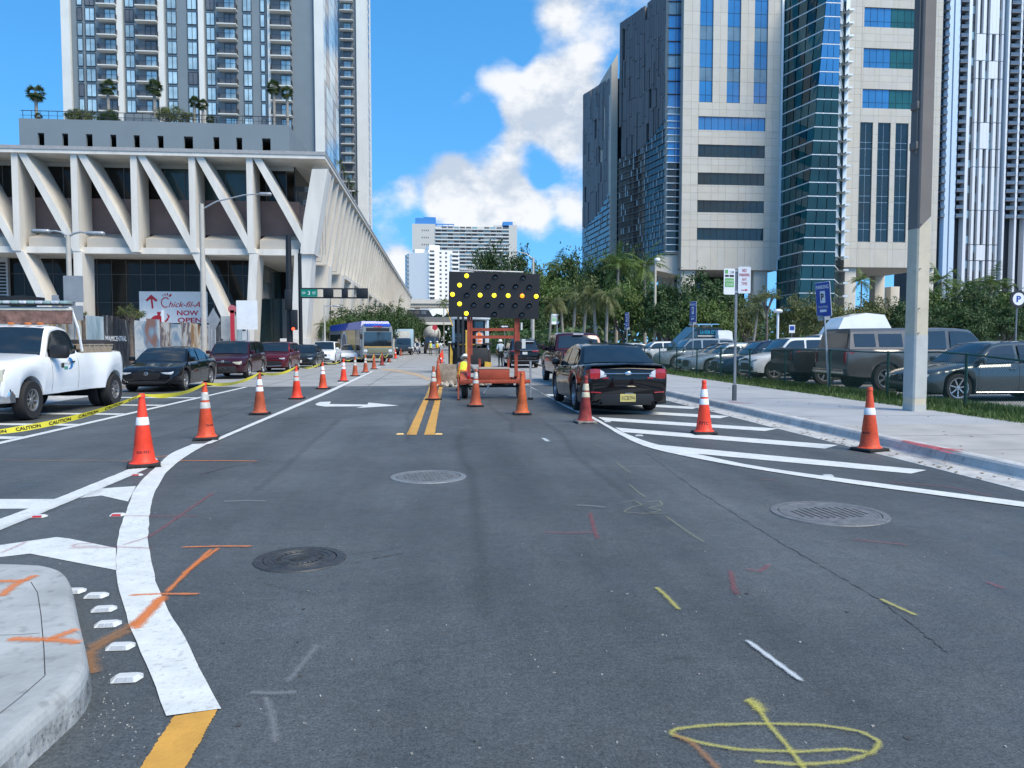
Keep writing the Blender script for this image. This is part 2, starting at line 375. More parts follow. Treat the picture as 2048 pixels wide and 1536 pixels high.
band('white_line', [(-60, 1062), (0, 1039), (113, 998), (246, 944), (310, 915)], [(-60, 1087), (0, 1062), (159, 996), (266, 951), (322, 925)], M_white, .006)
mark('white_chevron', [(199, 977), (272, 972), (256, 1003), (203, 991), (159, 996)], M_white, .004)
mark('white_chevron', [(-80, 1105), (0, 1090), (113, 1074), (139, 1077), (232, 1096), (232, 1140), (60, 1107), (0, 1114), (-80, 1127)], M_white, .004)
mark('white_chevron', [(-80, 998), (110, 998), (58, 1017), (-80, 1018)], M_white, .004)
band('white_line', [(398, 893), (640, 789), (742, 743)], [(422, 888), (655, 788), (748, 743)], M_white, .010)
band('yellow_line', [(348, 1434), (281, 1536), (240, 1600)], [(436, 1420), (372, 1536), (335, 1600)], M_yellow, .005)
wline('white_line', (-6.8, 5, 0), (-6.8, 27.8, 0), .15, M_white, seg=30)
for yy in (9.4, 11.3, 13.2, 15.2, 17.4, 19.8, 22.4): wline('white_stripe', (-6.88, yy, 0), (-9.7, yy+.5, 0), .32, M_white, .0055, seg=6)
band('white_line', [(1056, 772), (1130, 810), (1188, 835), (1224, 855), (1258, 871), (1304, 888), (1360, 901), (1443, 920), (1526, 937), (1642, 952), (1758, 968), (1891, 985), (2040, 1004), (2200, 1025)],
     [(1062, 774), (1136, 817), (1193, 842), (1244, 873), (1294, 897), (1360, 911), (1460, 931), (1560, 947), (1642, 960), (1758, 976), (1891, 994), (2040, 1014), (2200, 1036)], M_white, .008)
for q in ([(1312, 889), (1853, 940), (1822, 947), (1336, 902)], [(1230, 855), (1676, 890), (1650, 897), (1246, 864)], [(1196, 834), (1556, 857), (1530, 862), (1208, 841)], [(1150, 815), (1460, 832), (1440, 836.5), (1160, 820)], [(1116, 799), (1400, 814), (1385, 818), (1126, 804)], [(1092, 788), (1340, 800), (1320, 803), (1098, 791.5)]):
    mark('white_stripe', q, M_white, .0055)
for (xa, xb, xc, xd) in ((813, 833, 856.5, 864), (848, 869, 876.5, 884.5)):
    band('yellow_line', [(xa, 870), (xc, 780), (xc+2.4, 772)], [(xb, 870), (xd, 780), (xd+1, 772)], M_yellow, .005)
mark('white_arrow', [(630, 808), (640, 803.8), (662, 803), (659, 808), (735, 809), (737, 805), (797, 811), (712, 816), (727, 812.5), (650, 813), (635, 811)], M_white, .004)
band('yellow_line', [(862, 757), (835, 747), (800, 740), (765, 737)], [(862, 763), (832, 752), (797, 744), (762, 740)], M_yellow2, .005, street)
for yy in range(30, 120, 9): wline('white_line', (-3.9, yy, 0), (-3.9, yy+3, 0), .13, M_white2, .004, street, 3)
for yy in range(29, 140, 12): wline('white_line', (2.9, yy, 0), (2.9, yy+8, 0), .12, M_white2, .004, street, 3)
wline('white_line', (-10, 47, 0), (-1, 47, 0), .5, M_white2, .004, street, 4)
for xx in np.arange(-10, 6, 3.7): wline('paving_joint', (xx, 28, 0), (xx, 200, 0), .03, pm('joint_tar', (.10, .10, .10), .8), .0035, street)
for yy in (27.95, 34, 40.5, 47.6, 55, 63): wline('paving_joint', (-10.4, yy, 0), (6.1, yy, 0), .06, MATS['joint_tar'], .0036, street, 6)
# the long paving seam and a few short cracks
Mseam = pm('seam', (.045, .047, .05), .9, var=.3, scale=8)
def crack(p, w, n=40, j=.02, z=.003):
    p = [Vector(q) for q in p]; rows = [[], []]
    for k in range(n+1):
        f = k/n*(len(p)-1); i = min(int(f), len(p)-2); c = p[i].lerp(p[i+1], f-i); ww = w*random.uniform(.25, 1.25)
        ox = random.uniform(-j, j)
        rows[0].append((c.x+ox-ww/2, c.y, z)); rows[1].append((c.x+ox+ww/2, c.y+.01, z))
    return MB().grid(rows).build('crack', Mseam, road)
crack([G(1290, 905), G(1400, 985), G(1560, 1085), G(1760, 1200), G(1900, 1310)], .008, 120, .010)
crack([G(400, 950), G(455, 935), G(520, 925)], .03, 16, .01)
crack([G(690, 1130), G(740, 1120), G(800, 1108)], .03, 16, .01)

# --- surveyors' spray paint
def spray_mat(name, col, dens, amax):
    m = bpy.data.materials.new(name); m.use_nodes = True; t = m.node_tree; b = t.nodes['Principled BSDF']; b.inputs['Base Color'].default_value = (*col, 1); b.inputs['Roughness'].default_value = .7
    g = t.nodes.new('ShaderNodeNewGeometry'); n = t.nodes.new('ShaderNodeTexNoise'); n.inputs['Scale'].default_value = 110; n.inputs['Detail'].default_value = 4; n.inputs['Roughness'].default_value = .75; t.links.new(g.outputs['Position'], n.inputs['Vector'])
    a = t.nodes.new('ShaderNodeAttribute'); a.attribute_name = 'cover'
    s_ = t.nodes.new('ShaderNodeMath'); s_.operation = 'ADD'; t.links.new(n.outputs[0], s_.inputs[0]); t.links.new(a.outputs['Fac'], s_.inputs[1])
    mr = t.nodes.new('ShaderNodeMapRange'); mr.inputs[1].default_value = .95-dens*.35; mr.inputs[2].default_value = 1.35-dens*.35; mr.inputs[4].default_value = amax; t.links.new(s_.outputs[0], mr.inputs[0]); t.links.new(mr.outputs[0], b.inputs['Alpha'])
    return m
SP = {'orange': spray_mat('spray_orange', (.70, .21, .05), .3, .78), 'red': spray_mat('spray_red', (.36, .05, .06), .05, .34), 'yellow': spray_mat('spray_yellow', (.56, .52, .11), .12, .60), 'white': spray_mat('spray_white', (.55, .60, .63), .5, .8),
      'faint': spray_mat('spray_faint', (.36, .36, .22), .1, .30), 'grey': spray_mat('spray_grey', (.32, .33, .34), .1, .32), 'kerbred': spray_mat('spray_kerb_red', (.50, .05, .06), .3, .75), 'dark': spray_mat('tyre_scuff', (.022, .023, .025), .0, .15), 'brown': spray_mat('spray_brown', (.42, .20, .07), .1, .5)}
_sk = [0]
def stroke(pts, w, col, z=.012, zs=0.0, parent=None):
    _sk[0] += 1; z = z-.004+.00006*(_sk[0] % 90)
    """a sprayed stroke: five vertices across, coverage fading to both edges"""
    p = [G(q[0], q[1], zs) for q in pts]; rows = [[] for _ in range(5)]; cov = []
    n = max(6, len(p)*6); f = np.linspace(0, len(p)-1, n); path = []
    for u in f:
        i = min(int(u), len(p)-2); path.append(p[i].lerp(p[i+1], u-i))
    for _ in range(2):
        path = [path[0]]+[(path[k-1]+path[k]*2+path[k+1])/4 for k in range(1, n-1)]+[path[-1]]
    for k, c in enumerate(path):
        d = (path[min(k+1, n-1)]-path[max(k-1, 0)]).normalized(); q = Vector((-d.y, d.x, 0)); ww = w*1.75*(1+.18*math.sin(k*1.7+pts[0][0]))
        for j, s in enumerate((-1, -.5, 0, .5, 1)):
            v = c+q*ww*s; v.z = zs+z; rows[j].append(v)
    mb = MB(); mb.grid(rows); o = mb.build('spray_mark', SP[col], parent or road)
    at = o.data.attributes.new('cover', 'FLOAT', 'POINT')
    vals = []
    for j, s in enumerate((0, .44, .80, .44, 0)): vals += [s*(.35 if k in (0, n-1) else 1) for k in range(n)]
    at.data.foreach_set('value', vals); return o
for a in ([(360, 1096), (440, 1094), (508, 1094)], [(440, 1096), (385, 1135), (330, 1190)], [(425, 1098), (380, 1140), (365, 1150)], [(255, 1193), (320, 1190), (402, 1190)]): stroke(a, .022, 'orange')
for a in ([(330, 1192), (300, 1225), (262, 1258)], [(325, 1195), (290, 1235), (270, 1262)]): stroke(a, .04, 'orange', .0125)
for a in ([(285, 1240), (230, 1270), (175, 1300)], [(262, 1262), (215, 1285), (172, 1312)]): stroke(a, .045, 'brown')
stroke([(180, 1305), (182, 1335), (190, 1350)], .05, 'brown')
for a in ([(330, 922), (430, 922), (520, 923)], [(240, 925), (300, 915), (345, 912)], [(0, 921), (120, 922), (250, 922)]): stroke(a, .03, 'orange' if a[0][0] > 200 else 'brown', .0105)
for a in ([(130, 1098), (240, 1096), (310, 1099)], [(240, 1094), (300, 1075), (350, 1040), (400, 1005), (430, 985)], [(240, 1033), (320, 1034), (400, 1033)], [(190, 1088), (150, 1090), (145, 1095), (200, 1094)], [(0, 1108), (30, 1096), (55, 1084)]): stroke(a, .028, 'red', .0115)
for a in ([(1085, 1065), (1130, 1068), (1190, 1066)], [(1180, 1025), (1188, 1060), (1195, 1080)], [(1460, 1140), (1470, 1190), (1480, 1185)], [(1490, 1140), (1520, 1145), (1540, 1130)], [(1700, 1080), (1800, 1090), (1815, 1092)], [(1520, 960), (1560, 962)], [(1770, 965), (1900, 975), (1990, 995)], [(1970, 1165), (2010, 1180)]): stroke(a, .03, 'red')
stroke([(1492, 1282), (1548, 1324), (1606, 1367)], .017, 'white')
stroke([(1086, 877), (1092, 881), (1096, 884)], .04, 'white')
stroke([(1311, 1176), (1330, 1192), (1360, 1224)], .022, 'yellow'); stroke([(1760, 1200), (1785, 1212), (1836, 1235)], .022, 'yellow')
stroke([(1495, 1403), (1520, 1425), (1535, 1450), (1570, 1490), (1605, 1536), (1640, 1590)], .018, 'yellow')
stroke([(1492, 1402), (1510, 1410), (1525, 1430)], .04, 'yellow', .013)
stroke([(1745, 1510), (1690, 1502), (1600, 1508), (1480, 1504), (1400, 1490), (1340, 1472), (1350, 1462), (1420, 1454), (1520, 1451), (1640, 1454), (1720, 1466), (1762, 1488), (1745, 1510), (1690, 1528), (1600, 1534), (1500, 1526)], .017, 'yellow', .0115)
stroke([(1345, 1472), (1385, 1490), (1430, 1536), (1450, 1560)], .022, 'brown', .0122)
for a in ([(1175, 931), (1240, 935), (1320, 934)], [(1232, 925), (1247, 938), (1262, 948)], [(1257, 969), (1275, 985), (1292, 997)], [(1245, 1005), (1270, 1003), (1285, 1012), (1262, 1016), (1246, 1026), (1290, 1029), (1340, 1028)], [(1290, 1006), (1320, 1003), (1325, 1012), (1296, 1018), (1325, 1022), (1300, 1028)], [(1330, 1033), (1370, 1062), (1410, 1088)], [(1095, 880), (1150, 881), (1220, 881)], [(1182, 887), (1196, 893), (1203, 895)]):
    stroke(a, .018, 'faint')
for a in ([(636, 1292), (610, 1325), (572, 1372)], [(497, 1389), (545, 1391), (596, 1388)], [(530, 1395), (545, 1440), (551, 1495)]): stroke(a, .026, 'grey')
for a in ([(445, 1005), (490, 1003), (535, 1004)], [(1150, 1012), (1190, 1014), (1210, 1017)]): stroke(a, .045, 'grey')
for a in ([(1800, 880), (1850, 890), (1925, 905)], [(1810, 884), (1880, 900), (1905, 908)], [(1840, 893), (1880, 897), (1930, 900)]): stroke(a, .05, 'kerbred', .006, .155, sw)
for a in ([(1455, 803), (1480, 806), (1510, 807)],): stroke(a, .06, 'kerbred', .006, .155, sw)

rs = random.Random(21)
for (xa, y0, l, w) in ((-3.6, 6, 9, .10), (-2.0, 8, 8, .09), (.35, 4, 10, .11), (1.95, 6, 9, .10), (-.6, 12, 9, .08), (1.3, 13, 8, .09), (-4.6, 12, 10, .1)):
    pts = [(xa+rs.uniform(-.12, .12), y0+l*k/4) for k in range(5)]; q = []
    for (x, y) in pts:
        v = cam.rotation_euler.to_matrix().inverted() @ (Vector((x, y, 0))-cam.location); q.append((1024+FPX*v.x/-v.z, 768-FPX*v.y/-v.z))
    stroke(q, w, 'dark', .0075)
for a in ([(690, 1112), (720, 1108), (800, 1100)], [(520, 1165), (600, 1185), (640, 1190)], [(760, 1335), (800, 1325), (850, 1322)], [(1000, 925), (1080, 915), (1180, 912)], [(1330, 1320), (1370, 1316), (1400, 1318)], [(900, 1300), (930, 1285), (955, 1282)]): stroke(a, .028, 'dark', .0075)
# --- raised kerb island in the near left corner
base = [G(*q) for q in ((-500, 1165), (60, 1168), (118, 1178), (144, 1198), (158, 1245), (178, 1330), (188, 1412), (94, 1500), (30, 1560), (-120, 1720), (-900, 1720))]
for _ in range(2): base = base[:1]+[q for a, b in zip(base[:-1], base[1:]) for q in (a.lerp(b, .25), a.lerp(b, .75))]+base[-1:]
cen = sum(base, Vector())/len(base)
isl = MB()
def isl_ring(k, z):
    return [(p+(cen-p).normalized()*k*(1 if abs(p.x) < 6 else 1)).xy.to_3d()+Vector((0, 0, z)) for p in base]
rings = [isl_ring(-.012, -.02), isl_ring(0, .0), isl_ring(.015, .09), isl_ring(.022, .115), isl_ring(.036, .135), isl_ring(.055, .147), isl_ring(.085, .152)]
n = len(base)
for a, b in zip(rings[:-1], rings[1:]):
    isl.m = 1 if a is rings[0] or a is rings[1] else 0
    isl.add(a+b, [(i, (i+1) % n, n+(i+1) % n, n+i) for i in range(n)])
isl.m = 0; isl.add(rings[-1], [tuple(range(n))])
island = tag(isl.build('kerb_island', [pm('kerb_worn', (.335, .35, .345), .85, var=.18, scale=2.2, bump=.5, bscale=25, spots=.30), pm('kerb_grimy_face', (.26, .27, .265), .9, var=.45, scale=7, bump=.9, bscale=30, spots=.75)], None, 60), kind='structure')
for a in ([(0, 1195), (30, 1170), (75, 1150)], [(-40, 1166), (10, 1163), (50, 1164)], [(15, 1279), (60, 1280), (90, 1281)], [(88, 1284), (120, 1272), (158, 1258)], [(90, 1280), (125, 1282), (162, 1287)]): stroke(a, .035, 'orange', .004, .15, island)
def tarline(pts, w, z): 
    p = [G(q[0], q[1], z) for q in pts]; mb = MB()
    for a, b in zip(p[:-1], p[1:]):
        d = (b-a).normalized(); q = Vector((-d.y, d.x, 0))*w/2; mb.sheet([a+q, b+q, b-q, a-q])
    return mb
for pts in ([(62, 1164), (75, 1185), (82, 1230), (88, 1300), (90, 1350)], [(90, 1351), (40, 1395), (-30, 1450)], [(-20, 1271), (40, 1269), (80, 1266)]): tarline(pts, .0045, .1525).build('paving_joint', Mseam, island)

# --- road studs (reflective markers glued to the road)
Mstud = pm('stud_white', (.56, .58, .58), .35, var=.05); Mstudr = pm('stud_red', (.38, .02, .03), .25, var=.1); Mstudy = pm('stud_amber', (.75, .50, .2), .35)
def stud_mesh(mat, lens):
    b = MB(); w, d, h = .055, .05, .017
    b.prism([(-w-.018, 0, 0), (-w, -d, 0), (w, -d, 0), (w+.018, 0, 0), (w, d, 0), (-w, d, 0)], [(-w*.9, 0, h), (-w*.72, -d*.45, h), (w*.72, -d*.45, h), (w*.9, 0, h), (w*.72, d*.45, h), (-w*.72, d*.45, h)])
    b.m = 1; b.add([(-w*.8, -d*.93-.002, .002), (w*.8, -d*.93-.002, .002), (w*.66, -d*.52-.002, h*.92), (-w*.66, -d*.52-.002, h*.92)], [(0, 1, 2, 3)])
    return b.mesh('road_stud', [mat, lens])
Mlens = pm('stud_lens', (.34, .37, .40), .2, var=.3, scale=150, aniso=(1, .05, .05))
sm = {'w': stud_mesh(Mstud, Mlens), 'r': stud_mesh(Mstud, Mstudr), 'y': stud_mesh(Mstudy, Mstudy)}
for (px, py, k) in ((193, 1193, 'w'), (208, 1220, 'w'), (216, 1250, 'w'), (241, 1295, 'w'), (254, 1358, 'w'), (148, 1184, 'w'), (78, 1034, 'r'), (236, 1031, 'r'), (274, 951, 'r'), (1655, 953, 'w'), (1278, 872, 'w'), (1215, 844, 'w'), (800, 869, 'y'), (877, 869, 'y')):
    p = G(px, py); p.z = .004; link('road_stud', sm[k], road, p, (0, 0, random.uniform(-.1, .1)))

# --- litter: chips of stone and scraps of paper
lit_ = MB()
for _ in range(90):
    px, py = random.uniform(-50, 2080), 900+640*random.random()**.6
    p = G(px, py); r = random.uniform(.003, .008); a = random.uniform(0, 6)
    if (px < 200 and py > 1150): continue
    lit_.xbox(Matrix.Translation((p.x, p.y, r*.4)) @ Matrix.Rotation(a, 4, 'Z'), (r*random.uniform(1, 2.4), r, r*.7))
for _ in range(70):
    p = G(random.gauss(222, 34), random.gauss(1425, 40)); r = random.uniform(.0015, .005)
    lit_.xbox(Matrix.Translation((p.x, p.y, r*.4)) @ Matrix.Rotation(random.uniform(0, 6), 4, 'Z'), (r*1.6, r, r*.8))
tag(lit_.build('gravel', pm('chip', (.30, .30, .28), .8, var=.5, scale=40)), kind='stuff')

lv = MB(); rl = random.Random(31)
for _ in range(420):
    y = 4+40*rl.random()**1.6; x = 6.10+.42*rl.random()**2 if rl.random() < .75 else 6.8+3.3*rl.random(); z = .016 if x < 6.6 else .156; s_ = rl.uniform(.008, .030)
    lv.xbox(Matrix.Translation((x, y, z+.002)) @ Matrix.Rotation(rl.uniform(0, 6), 4, 'Z') @ Matrix.Rotation(rl.uniform(-.5, .5), 4, 'X'), (s_*1.7, s_, .002))
tag(lv.build('fallen_leaves', pm('dry_leaf', (.16, .11, .05), .85, var=.5, scale=30)), kind='stuff')
for k in range(14):          # oil drips and tar spots
    p = G(rl.uniform(350, 2000), 890+620*rl.random()); r = rl.uniform(.005, .016); n_ = 9
    MB().sheet([(p.x+r*rl.uniform(.6, 1.2)*math.cos(a), p.y+r*rl.uniform(.7, 1.6)*math.sin(a), .0032) for a in np.linspace(0, 2*math.pi, n_+1)[:-1]]).build('tar_spot', Mseam, road)
# --- manhole covers
def manhole(px, py, r, label, style, frame_m, lid_m):
    c = G(px, py); t = thing('manhole_cover', label, 'manhole', (c.x, c.y, 0), random.uniform(0, 1) if style != 'slots' else .08, 'manhole covers in the asphalt')
    MB().lathe([(r+.07, .001), (r+.065, .009), (r+.006, .012), (r+.004, .004)], 48, cap=False).build('frame', frame_m, t, 40)
    b = MB().lathe([(r, .003), (r-.004, .0115), (r-.03, .0115), (r-.034, .0085), (.001, .0085)], 48)
    if style == 'slots':
        for i in range(-5, 6):
            h = int((1-(abs(i)/6)**2)**.5*5)
            for j in range(-h, h+1): b.m = 1; b.box(i*.062-.012, i*.062+.012, j*.045-.016, j*.045+.016, .006, .0092); b.m = 0
    elif style == 'rings':
        for rr in (.115, .165, .205): b.lathe([(rr, .008), (rr+.004, .0145), (rr+.018, .0145), (rr+.022, .008)], 40, cap=False)
        for k in range(24):
            a = k*math.pi/12; b.xbox(Matrix.Rotation(a, 4, 'Z') @ Matrix.Translation((.147, 0, .011)), (.032, .012, .007))
        for k in range(-1, 2): b.box(-.07, .07, k*.03-.007, k*.03+.007, .008, .0135)
    else:
        for i in range(-8, 9):
            for j in range(-8, 9):
                x, y = i*.05+(j % 2)*.025, j*.05
                if x*x+y*y < (r-.08)**2: b.xbox(Matrix.Translation((x, y, .0105)) @ Matrix.Rotation(R(45), 4, 'Z'), (.027, .027, .006))
    b.build('lid', [lid_m, pm('slot_dark', (.01, .01, .01), .9)], t, 30)
iron = pm('cast_iron', (.055, .058, .062), .55, .4, var=.3, scale=14, bump=.3); iron2 = pm('cast_iron_pale', (.16, .165, .17), .6, .3, var=.25, scale=12, bump=.3); iron3 = pm('cast_iron_grey', (.20, .215, .225), .6, .3, var=.2, scale=12, bump=.3)
manhole(857, 954, .37, 'pale grey manhole cover between the arrow and the double yellow line end', 'studs', iron3, iron2)
manhole(600, 1119, .255, 'dark round manhole cover with ring pattern beside the curved white line', 'rings', iron, iron)
manhole(1658, 1027, .44, 'grey manhole cover with rows of slots near the right white line', 'slots', iron2, iron2)

# ================================================================== train station with concrete diagonals
M_cst = pm('station_concrete', (.60, .575, .525), .75, var=.11, scale=.9, bump=.12, bscale=25, aniso=(1, 1, .22), spots=.05)
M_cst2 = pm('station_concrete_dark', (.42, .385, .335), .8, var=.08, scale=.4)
M_maroon = pm('station_maroon', (.25, .165, .145), .75, var=.15, scale=.5)
M_gl_st = glass('station_glass', (.020, .018, .015), .05, 1.28, .25)
M_gl_st2 = glass('station_glass_green', (.04, .065, .06), .05, 1.4, .25)
M_mull = pm('mullion', (.09, .085, .08), .5, .2)
M_dark = pm('dark_recess', (.012, .012, .013), .9)
YF = 70.0
b0 = Vector((-30, 70, 0)); st = thing('train_station', 'long concrete train station with slanting beams and dark glass beside the street', 'station', b0)
def stp(px0, px1, y0, y1, z0, z1, name, mat): return panel(name, mat, st, px0, px1, y0, y1, z0, z1)
zr, zs_, zl = AZ(303, YF, 500), AZ(316, YF, 500), AZ(506, YF, 500)      # roof top, soffit, underside of the upper storeys
XL, XR = AX(-160, YF), AX(643, YF)
stp(XL, XR+.55, YF-.25, YF+26, zs_, zr-.25, 'roof_slab', M_cst)
stp(XL, XR+.6, YF-.32, YF+26, zr-.25, zr+.05, 'roof_edge', pm('roof_edge', (.30, .30, .30), .6))
stp(XR-9, XR+.55, YF+26.01, 284, zs_, zr-.25, 'roof_slab', M_cst); stp(XR-9, XR+.6, YF+26.01, 284, zr-.25, zr+.05, 'roof_edge', MATS['roof_edge'])
cols = [-84, 35, 152, 270, 385, 499]; cw = 12.5
def X_(px, Y=YF): return AX(px, Y)
for c in cols:
    x0, x1 = X_(c), X_(c+cw)
    MB(b0).prism([(x0, YF, zl), (x1, YF, zl), (x1, YF, zs_), (x0, YF, zs_)], [(x0, YF+2.7, zl), (x1, YF+2.7, zl), (x1, YF+2.7, zs_), (x0, YF+2.7, zs_)]).build('column', M_cst, st)
    # slanting beam to the foot of the next column
    a0, a1 = X_(c+cw+1), X_(c+cw+17); d0, d1 = X_(c+cw+104), X_(c+cw+120)
    zt, zb = zs_+.01, zl-.01
    MB(b0).prism([(a0, YF+.02, zt), (a1, YF+.02, zt), (d1, YF+.02, zb), (d0, YF+.02, zb)], [(a0, YF+3.15, zt), (a1, YF+3.15, zt), (d1, YF+3.15, zb), (d0, YF+3.15, zb)]).build('slanting_beam', M_cst, st)
# corner V : its right arm closes the front
p = [AT(624, 338, YF), AT(655, 338, YF), AT(628, 508, YF), AT(600, 508, YF), AT(607, 438, YF)]
MB(b0).prism(p, [q+Vector((0, 2.6, 0)) for q in p]).build('corner_beam', M_cst, st)
# recessed storey: head band, windows, maroon wall, sloping ledge
yb = YF+3.2
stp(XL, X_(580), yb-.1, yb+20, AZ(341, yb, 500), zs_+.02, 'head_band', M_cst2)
wz0, wz1 = AZ(402, yb, 500), AZ(341, yb, 500)
xs = [X_(q) for q in range(-150, 580, 42)]
for k, (a, b) in enumerate(zip(xs[:-1], xs[1:])):
    stp(a+.04, b-.04, yb, yb+.1, wz0, wz1, 'window', M_gl_st2 if 10 < k < 15 else M_gl_st)
    stp(b-.04, b+.04, yb-.06, yb+.12, wz0, wz1, 'mullion', M_mull)
stp(XL, X_(590), yb-.05, yb+20, AZ(472, yb, 500), wz0-.01, 'maroon_wall', M_maroon)
stp(X_(580)+.02, X_(582), yb, yb+9, wz0, zs_, 'end_wall', M_gl_st)
lz0, lz1, lz2 = zl+.45, AZ(480, YF+.8, 500), AZ(471, yb, 500)
for c in cols:
    x0, x1 = X_(c+cw+8), X_(c+cw+103)
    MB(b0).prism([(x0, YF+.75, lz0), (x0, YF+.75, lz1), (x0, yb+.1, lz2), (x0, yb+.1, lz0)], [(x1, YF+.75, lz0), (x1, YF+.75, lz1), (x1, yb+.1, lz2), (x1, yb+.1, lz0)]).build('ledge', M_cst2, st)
stp(XL, X_(598), YF+.5, YF+26, zl-.12, zl+.42, 'floor_slab', M_cst)
# lower storey: glass curtain wall behind leaning legs
yg = YF+5.0
gx = [X_(q, yg) for q in range(-120, 520, 29)]; gz = [0.1, 2.6, 3.75, 5.3, 7.9, zl-.12]
for a, b in zip(gx[:-1], gx[1:]):
    for z0, z1 in zip(gz[:-1], gz[1:]): stp(a+.03, b-.03, yg, yg+.08, z0+.03, z1-.03, 'curtain_pane', M_gl_st)
for a in gx: stp(a-.03, a+.03, yg-.05, yg+.1, .1, zl-.12, 'mullion', M_mull)
for z in gz[1:-1]: stp(gx[0], gx[-1], yg-.03, yg+.1, z-.03, z+.03, 'transom', M_mull)
stp(X_(-60, yg-.4), X_(22, yg-.4), yg-.5, yg-.1, .1, zl-.13, 'service_wall', pm('service_wall', (.40, .40, .39), .8))
for k in range(26):
    if k not in (9, 10, 11, 12): stp(X_(-60, yg-.5), X_(17, yg-.5), yg-.56, yg-.5, 1.2+k*.3, 1.2+k*.3+.17, 'louvre', M_dark)
for (cx, dx) in ((40, 0), (391, 350)):
    a0, a1, b1_, b2 = X_(cx-5), X_(cx+12), X_(cx+94), X_(cx+78)
    MB(b0).prism([(a0, YF+.1, zl), (a1, YF+.1, zl), (b1_, YF+.1, 1.3), (b2, YF+.1, 1.3)], [(a0, YF+2.6, zl), (a1, YF+2.6, zl), (b1_, YF+2.6, 1.3), (b2, YF+2.6, 1.3)]).build('leaning_leg', M_cst, st)
for (c, d) in ((152, -2), (502, -14)):
    MB(b0).prism([(X_(c), YF+.05, zl), (X_(c+17), YF+.05, zl), (X_(c+17+d), YF+.05, .1), (X_(c+d), YF+.05, .1)], [(X_(c), YF+2.4, zl), (X_(c+17), YF+2.4, zl), (X_(c+17+d), YF+2.4, .1), (X_(c+d), YF+2.4, .1)]).build('leg', M_cst, st)
for (c0, c1) in ((120, 172), (470, 500)): stp(X_(c0), X_(c1), YF-.1, YF+2.9, .1, 2.6, 'plinth', pm('plinth_grey', (.40, .42, .44), .8))
# street side: fins, wall behind, legs
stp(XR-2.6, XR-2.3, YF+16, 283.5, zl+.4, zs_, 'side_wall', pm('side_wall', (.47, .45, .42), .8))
fin = None; y = YF+2.75; k = 0
prof = [(XR+.42, zs_), (XR-.72, zl+1.0), (XR-.9, zl), (XR-2.25, zl), (XR-2.1, zl+1.0), (XR-.95, zs_)]
while y < 283:
    if fin is None: fin = MB().prism([(a, 0, b) for a, b in prof], [(a, .55, b) for a, b in prof]).mesh('fin', M_cst)
    link('fin', fin, st, Vector((0, y, 0))-b0); y += 3.57; k += 1
lp = [(XR-.95, zl+.02), (XR-.35-.9, zl+.02)]
leg = MB().prism([(XR-2.3, 0, zl+.02), (XR-.75, 0, zl+.02), (XR-1.35, 0, 1.9), (XR-2.7, 0, 1.9)], [(XR-2.3, 2.4, zl+.02), (XR-.75, 2.4, zl+.02), (XR-1.35, 2.4, 1.9), (XR-2.7, 2.4, 1.9)]).mesh('leg', M_cst)
y = YF+.3
while y < 280:
    link('leg', leg, st, Vector((0, y, 0))-b0); stp(XR-3.6, XR-.9, y-.3, y+2.7, .1, 1.95, 'plinth', M_cst); y += 10.6
stp(XR-6.2, XR-5.8, YF+17, 283, .1, zl-.1, 'lower_wall', pm('lower_wall', (.36, .355, .34), .8))
stp(XR-6, XR-.9, YF+26.02, 283, zl-.1, zl+.38, 'floor_slab', M_cst)
# passage glass under the overhang
for k in range(9):
    stp(X_(520, yg)-.5, X_(520, yg)-.4, yg+k*1.35, yg+k*1.35+1.3, .1, zl-.14, 'passage_pane', M_gl_st2)
for k in range(10):
    a = X_(524, yg+12)+k*.75; stp(a, a+.7, yg+12, yg+12.1, .1, 6.4, 'passage_pane', M_gl_st2 if k % 3 else pm('passage_pale', (.38, .38, .36), .5)); stp(a+.7, a+.75, yg+11.95, yg+12.12, .1, 6.5, 'mullion', M_mull)
stp(X_(520, yg)-.4, XR-6.3, yg+12.15, yg+12.3, 6.4, zl-.13, 'passage_head', M_dark)
# stair and tinted parapet seen through the corner opening
for k in range(4): stp(X_(592, yb), XR-1.2, yb+2+k*1.0, yb+2.1+k*1.0, zl+2.6+k*1.45, zl+3.1+k*1.45, 'stair_flight', pm('stair_white', (.62, .63, .62), .6))
for k in range(12): stp(X_(585, yb)+k*.26, X_(585, yb)+k*.26+.03, yb+1.8, yb+1.85, zl+.5, zl+6.6, 'rail', pm('rail_grey', (.22, .22, .22), .5, .3))
stp(X_(588, yb), XR-3.5, yb+7, yb+7.1, zl+.5, zs_, 'back_glass', M_gl_st2)
# red and white banner on the curtain wall: arrow, shop lettering
yN = yg-.12
bn = thing('shop_banner', 'white shop banner with red arrow and NOW OPEN lettering on the dark glass', 'banner', AT(345, 645, yN))
ob = bn.location.copy()
bx0, bx1, bz0, bz1 = AX(281, yN), AX(417, yN), AZ(646, yN, 340), AZ(583, yN, 340)
Mban = pm('banner_white', (.74, .75, .76), .5, var=.04); Mred = pm('banner_red', (.50, .015, .03), .5, var=.06)
MB(ob).box(bx0, bx1, yN, yN+.03, bz0, bz1).build('sheet', Mban, bn)
def bp_(px, py, d=.006): 
    v = AT(px, py, yN); v.y = yN-d; return v
mb = MB(ob); mb.sheet([bp_(*q) for q in ((302.3, 589), (315, 600), (312, 604), (305.2, 598), (307, 617), (303.4, 617), (301.2, 598), (294, 603), (291, 600))]); mb.build('arrow', Mred, bn)
mb = MB(ob); ux, uy = (1, 0, 0), (0, 0, 1)
kpx = (bp_(100, 600)-bp_(0, 600)).length/100
put_text(mb, 'hick-fil-A', bp_(337, 614.5), ux, uy, 12.5*kpx, 66*kpx, shear=.35, bold=.012)
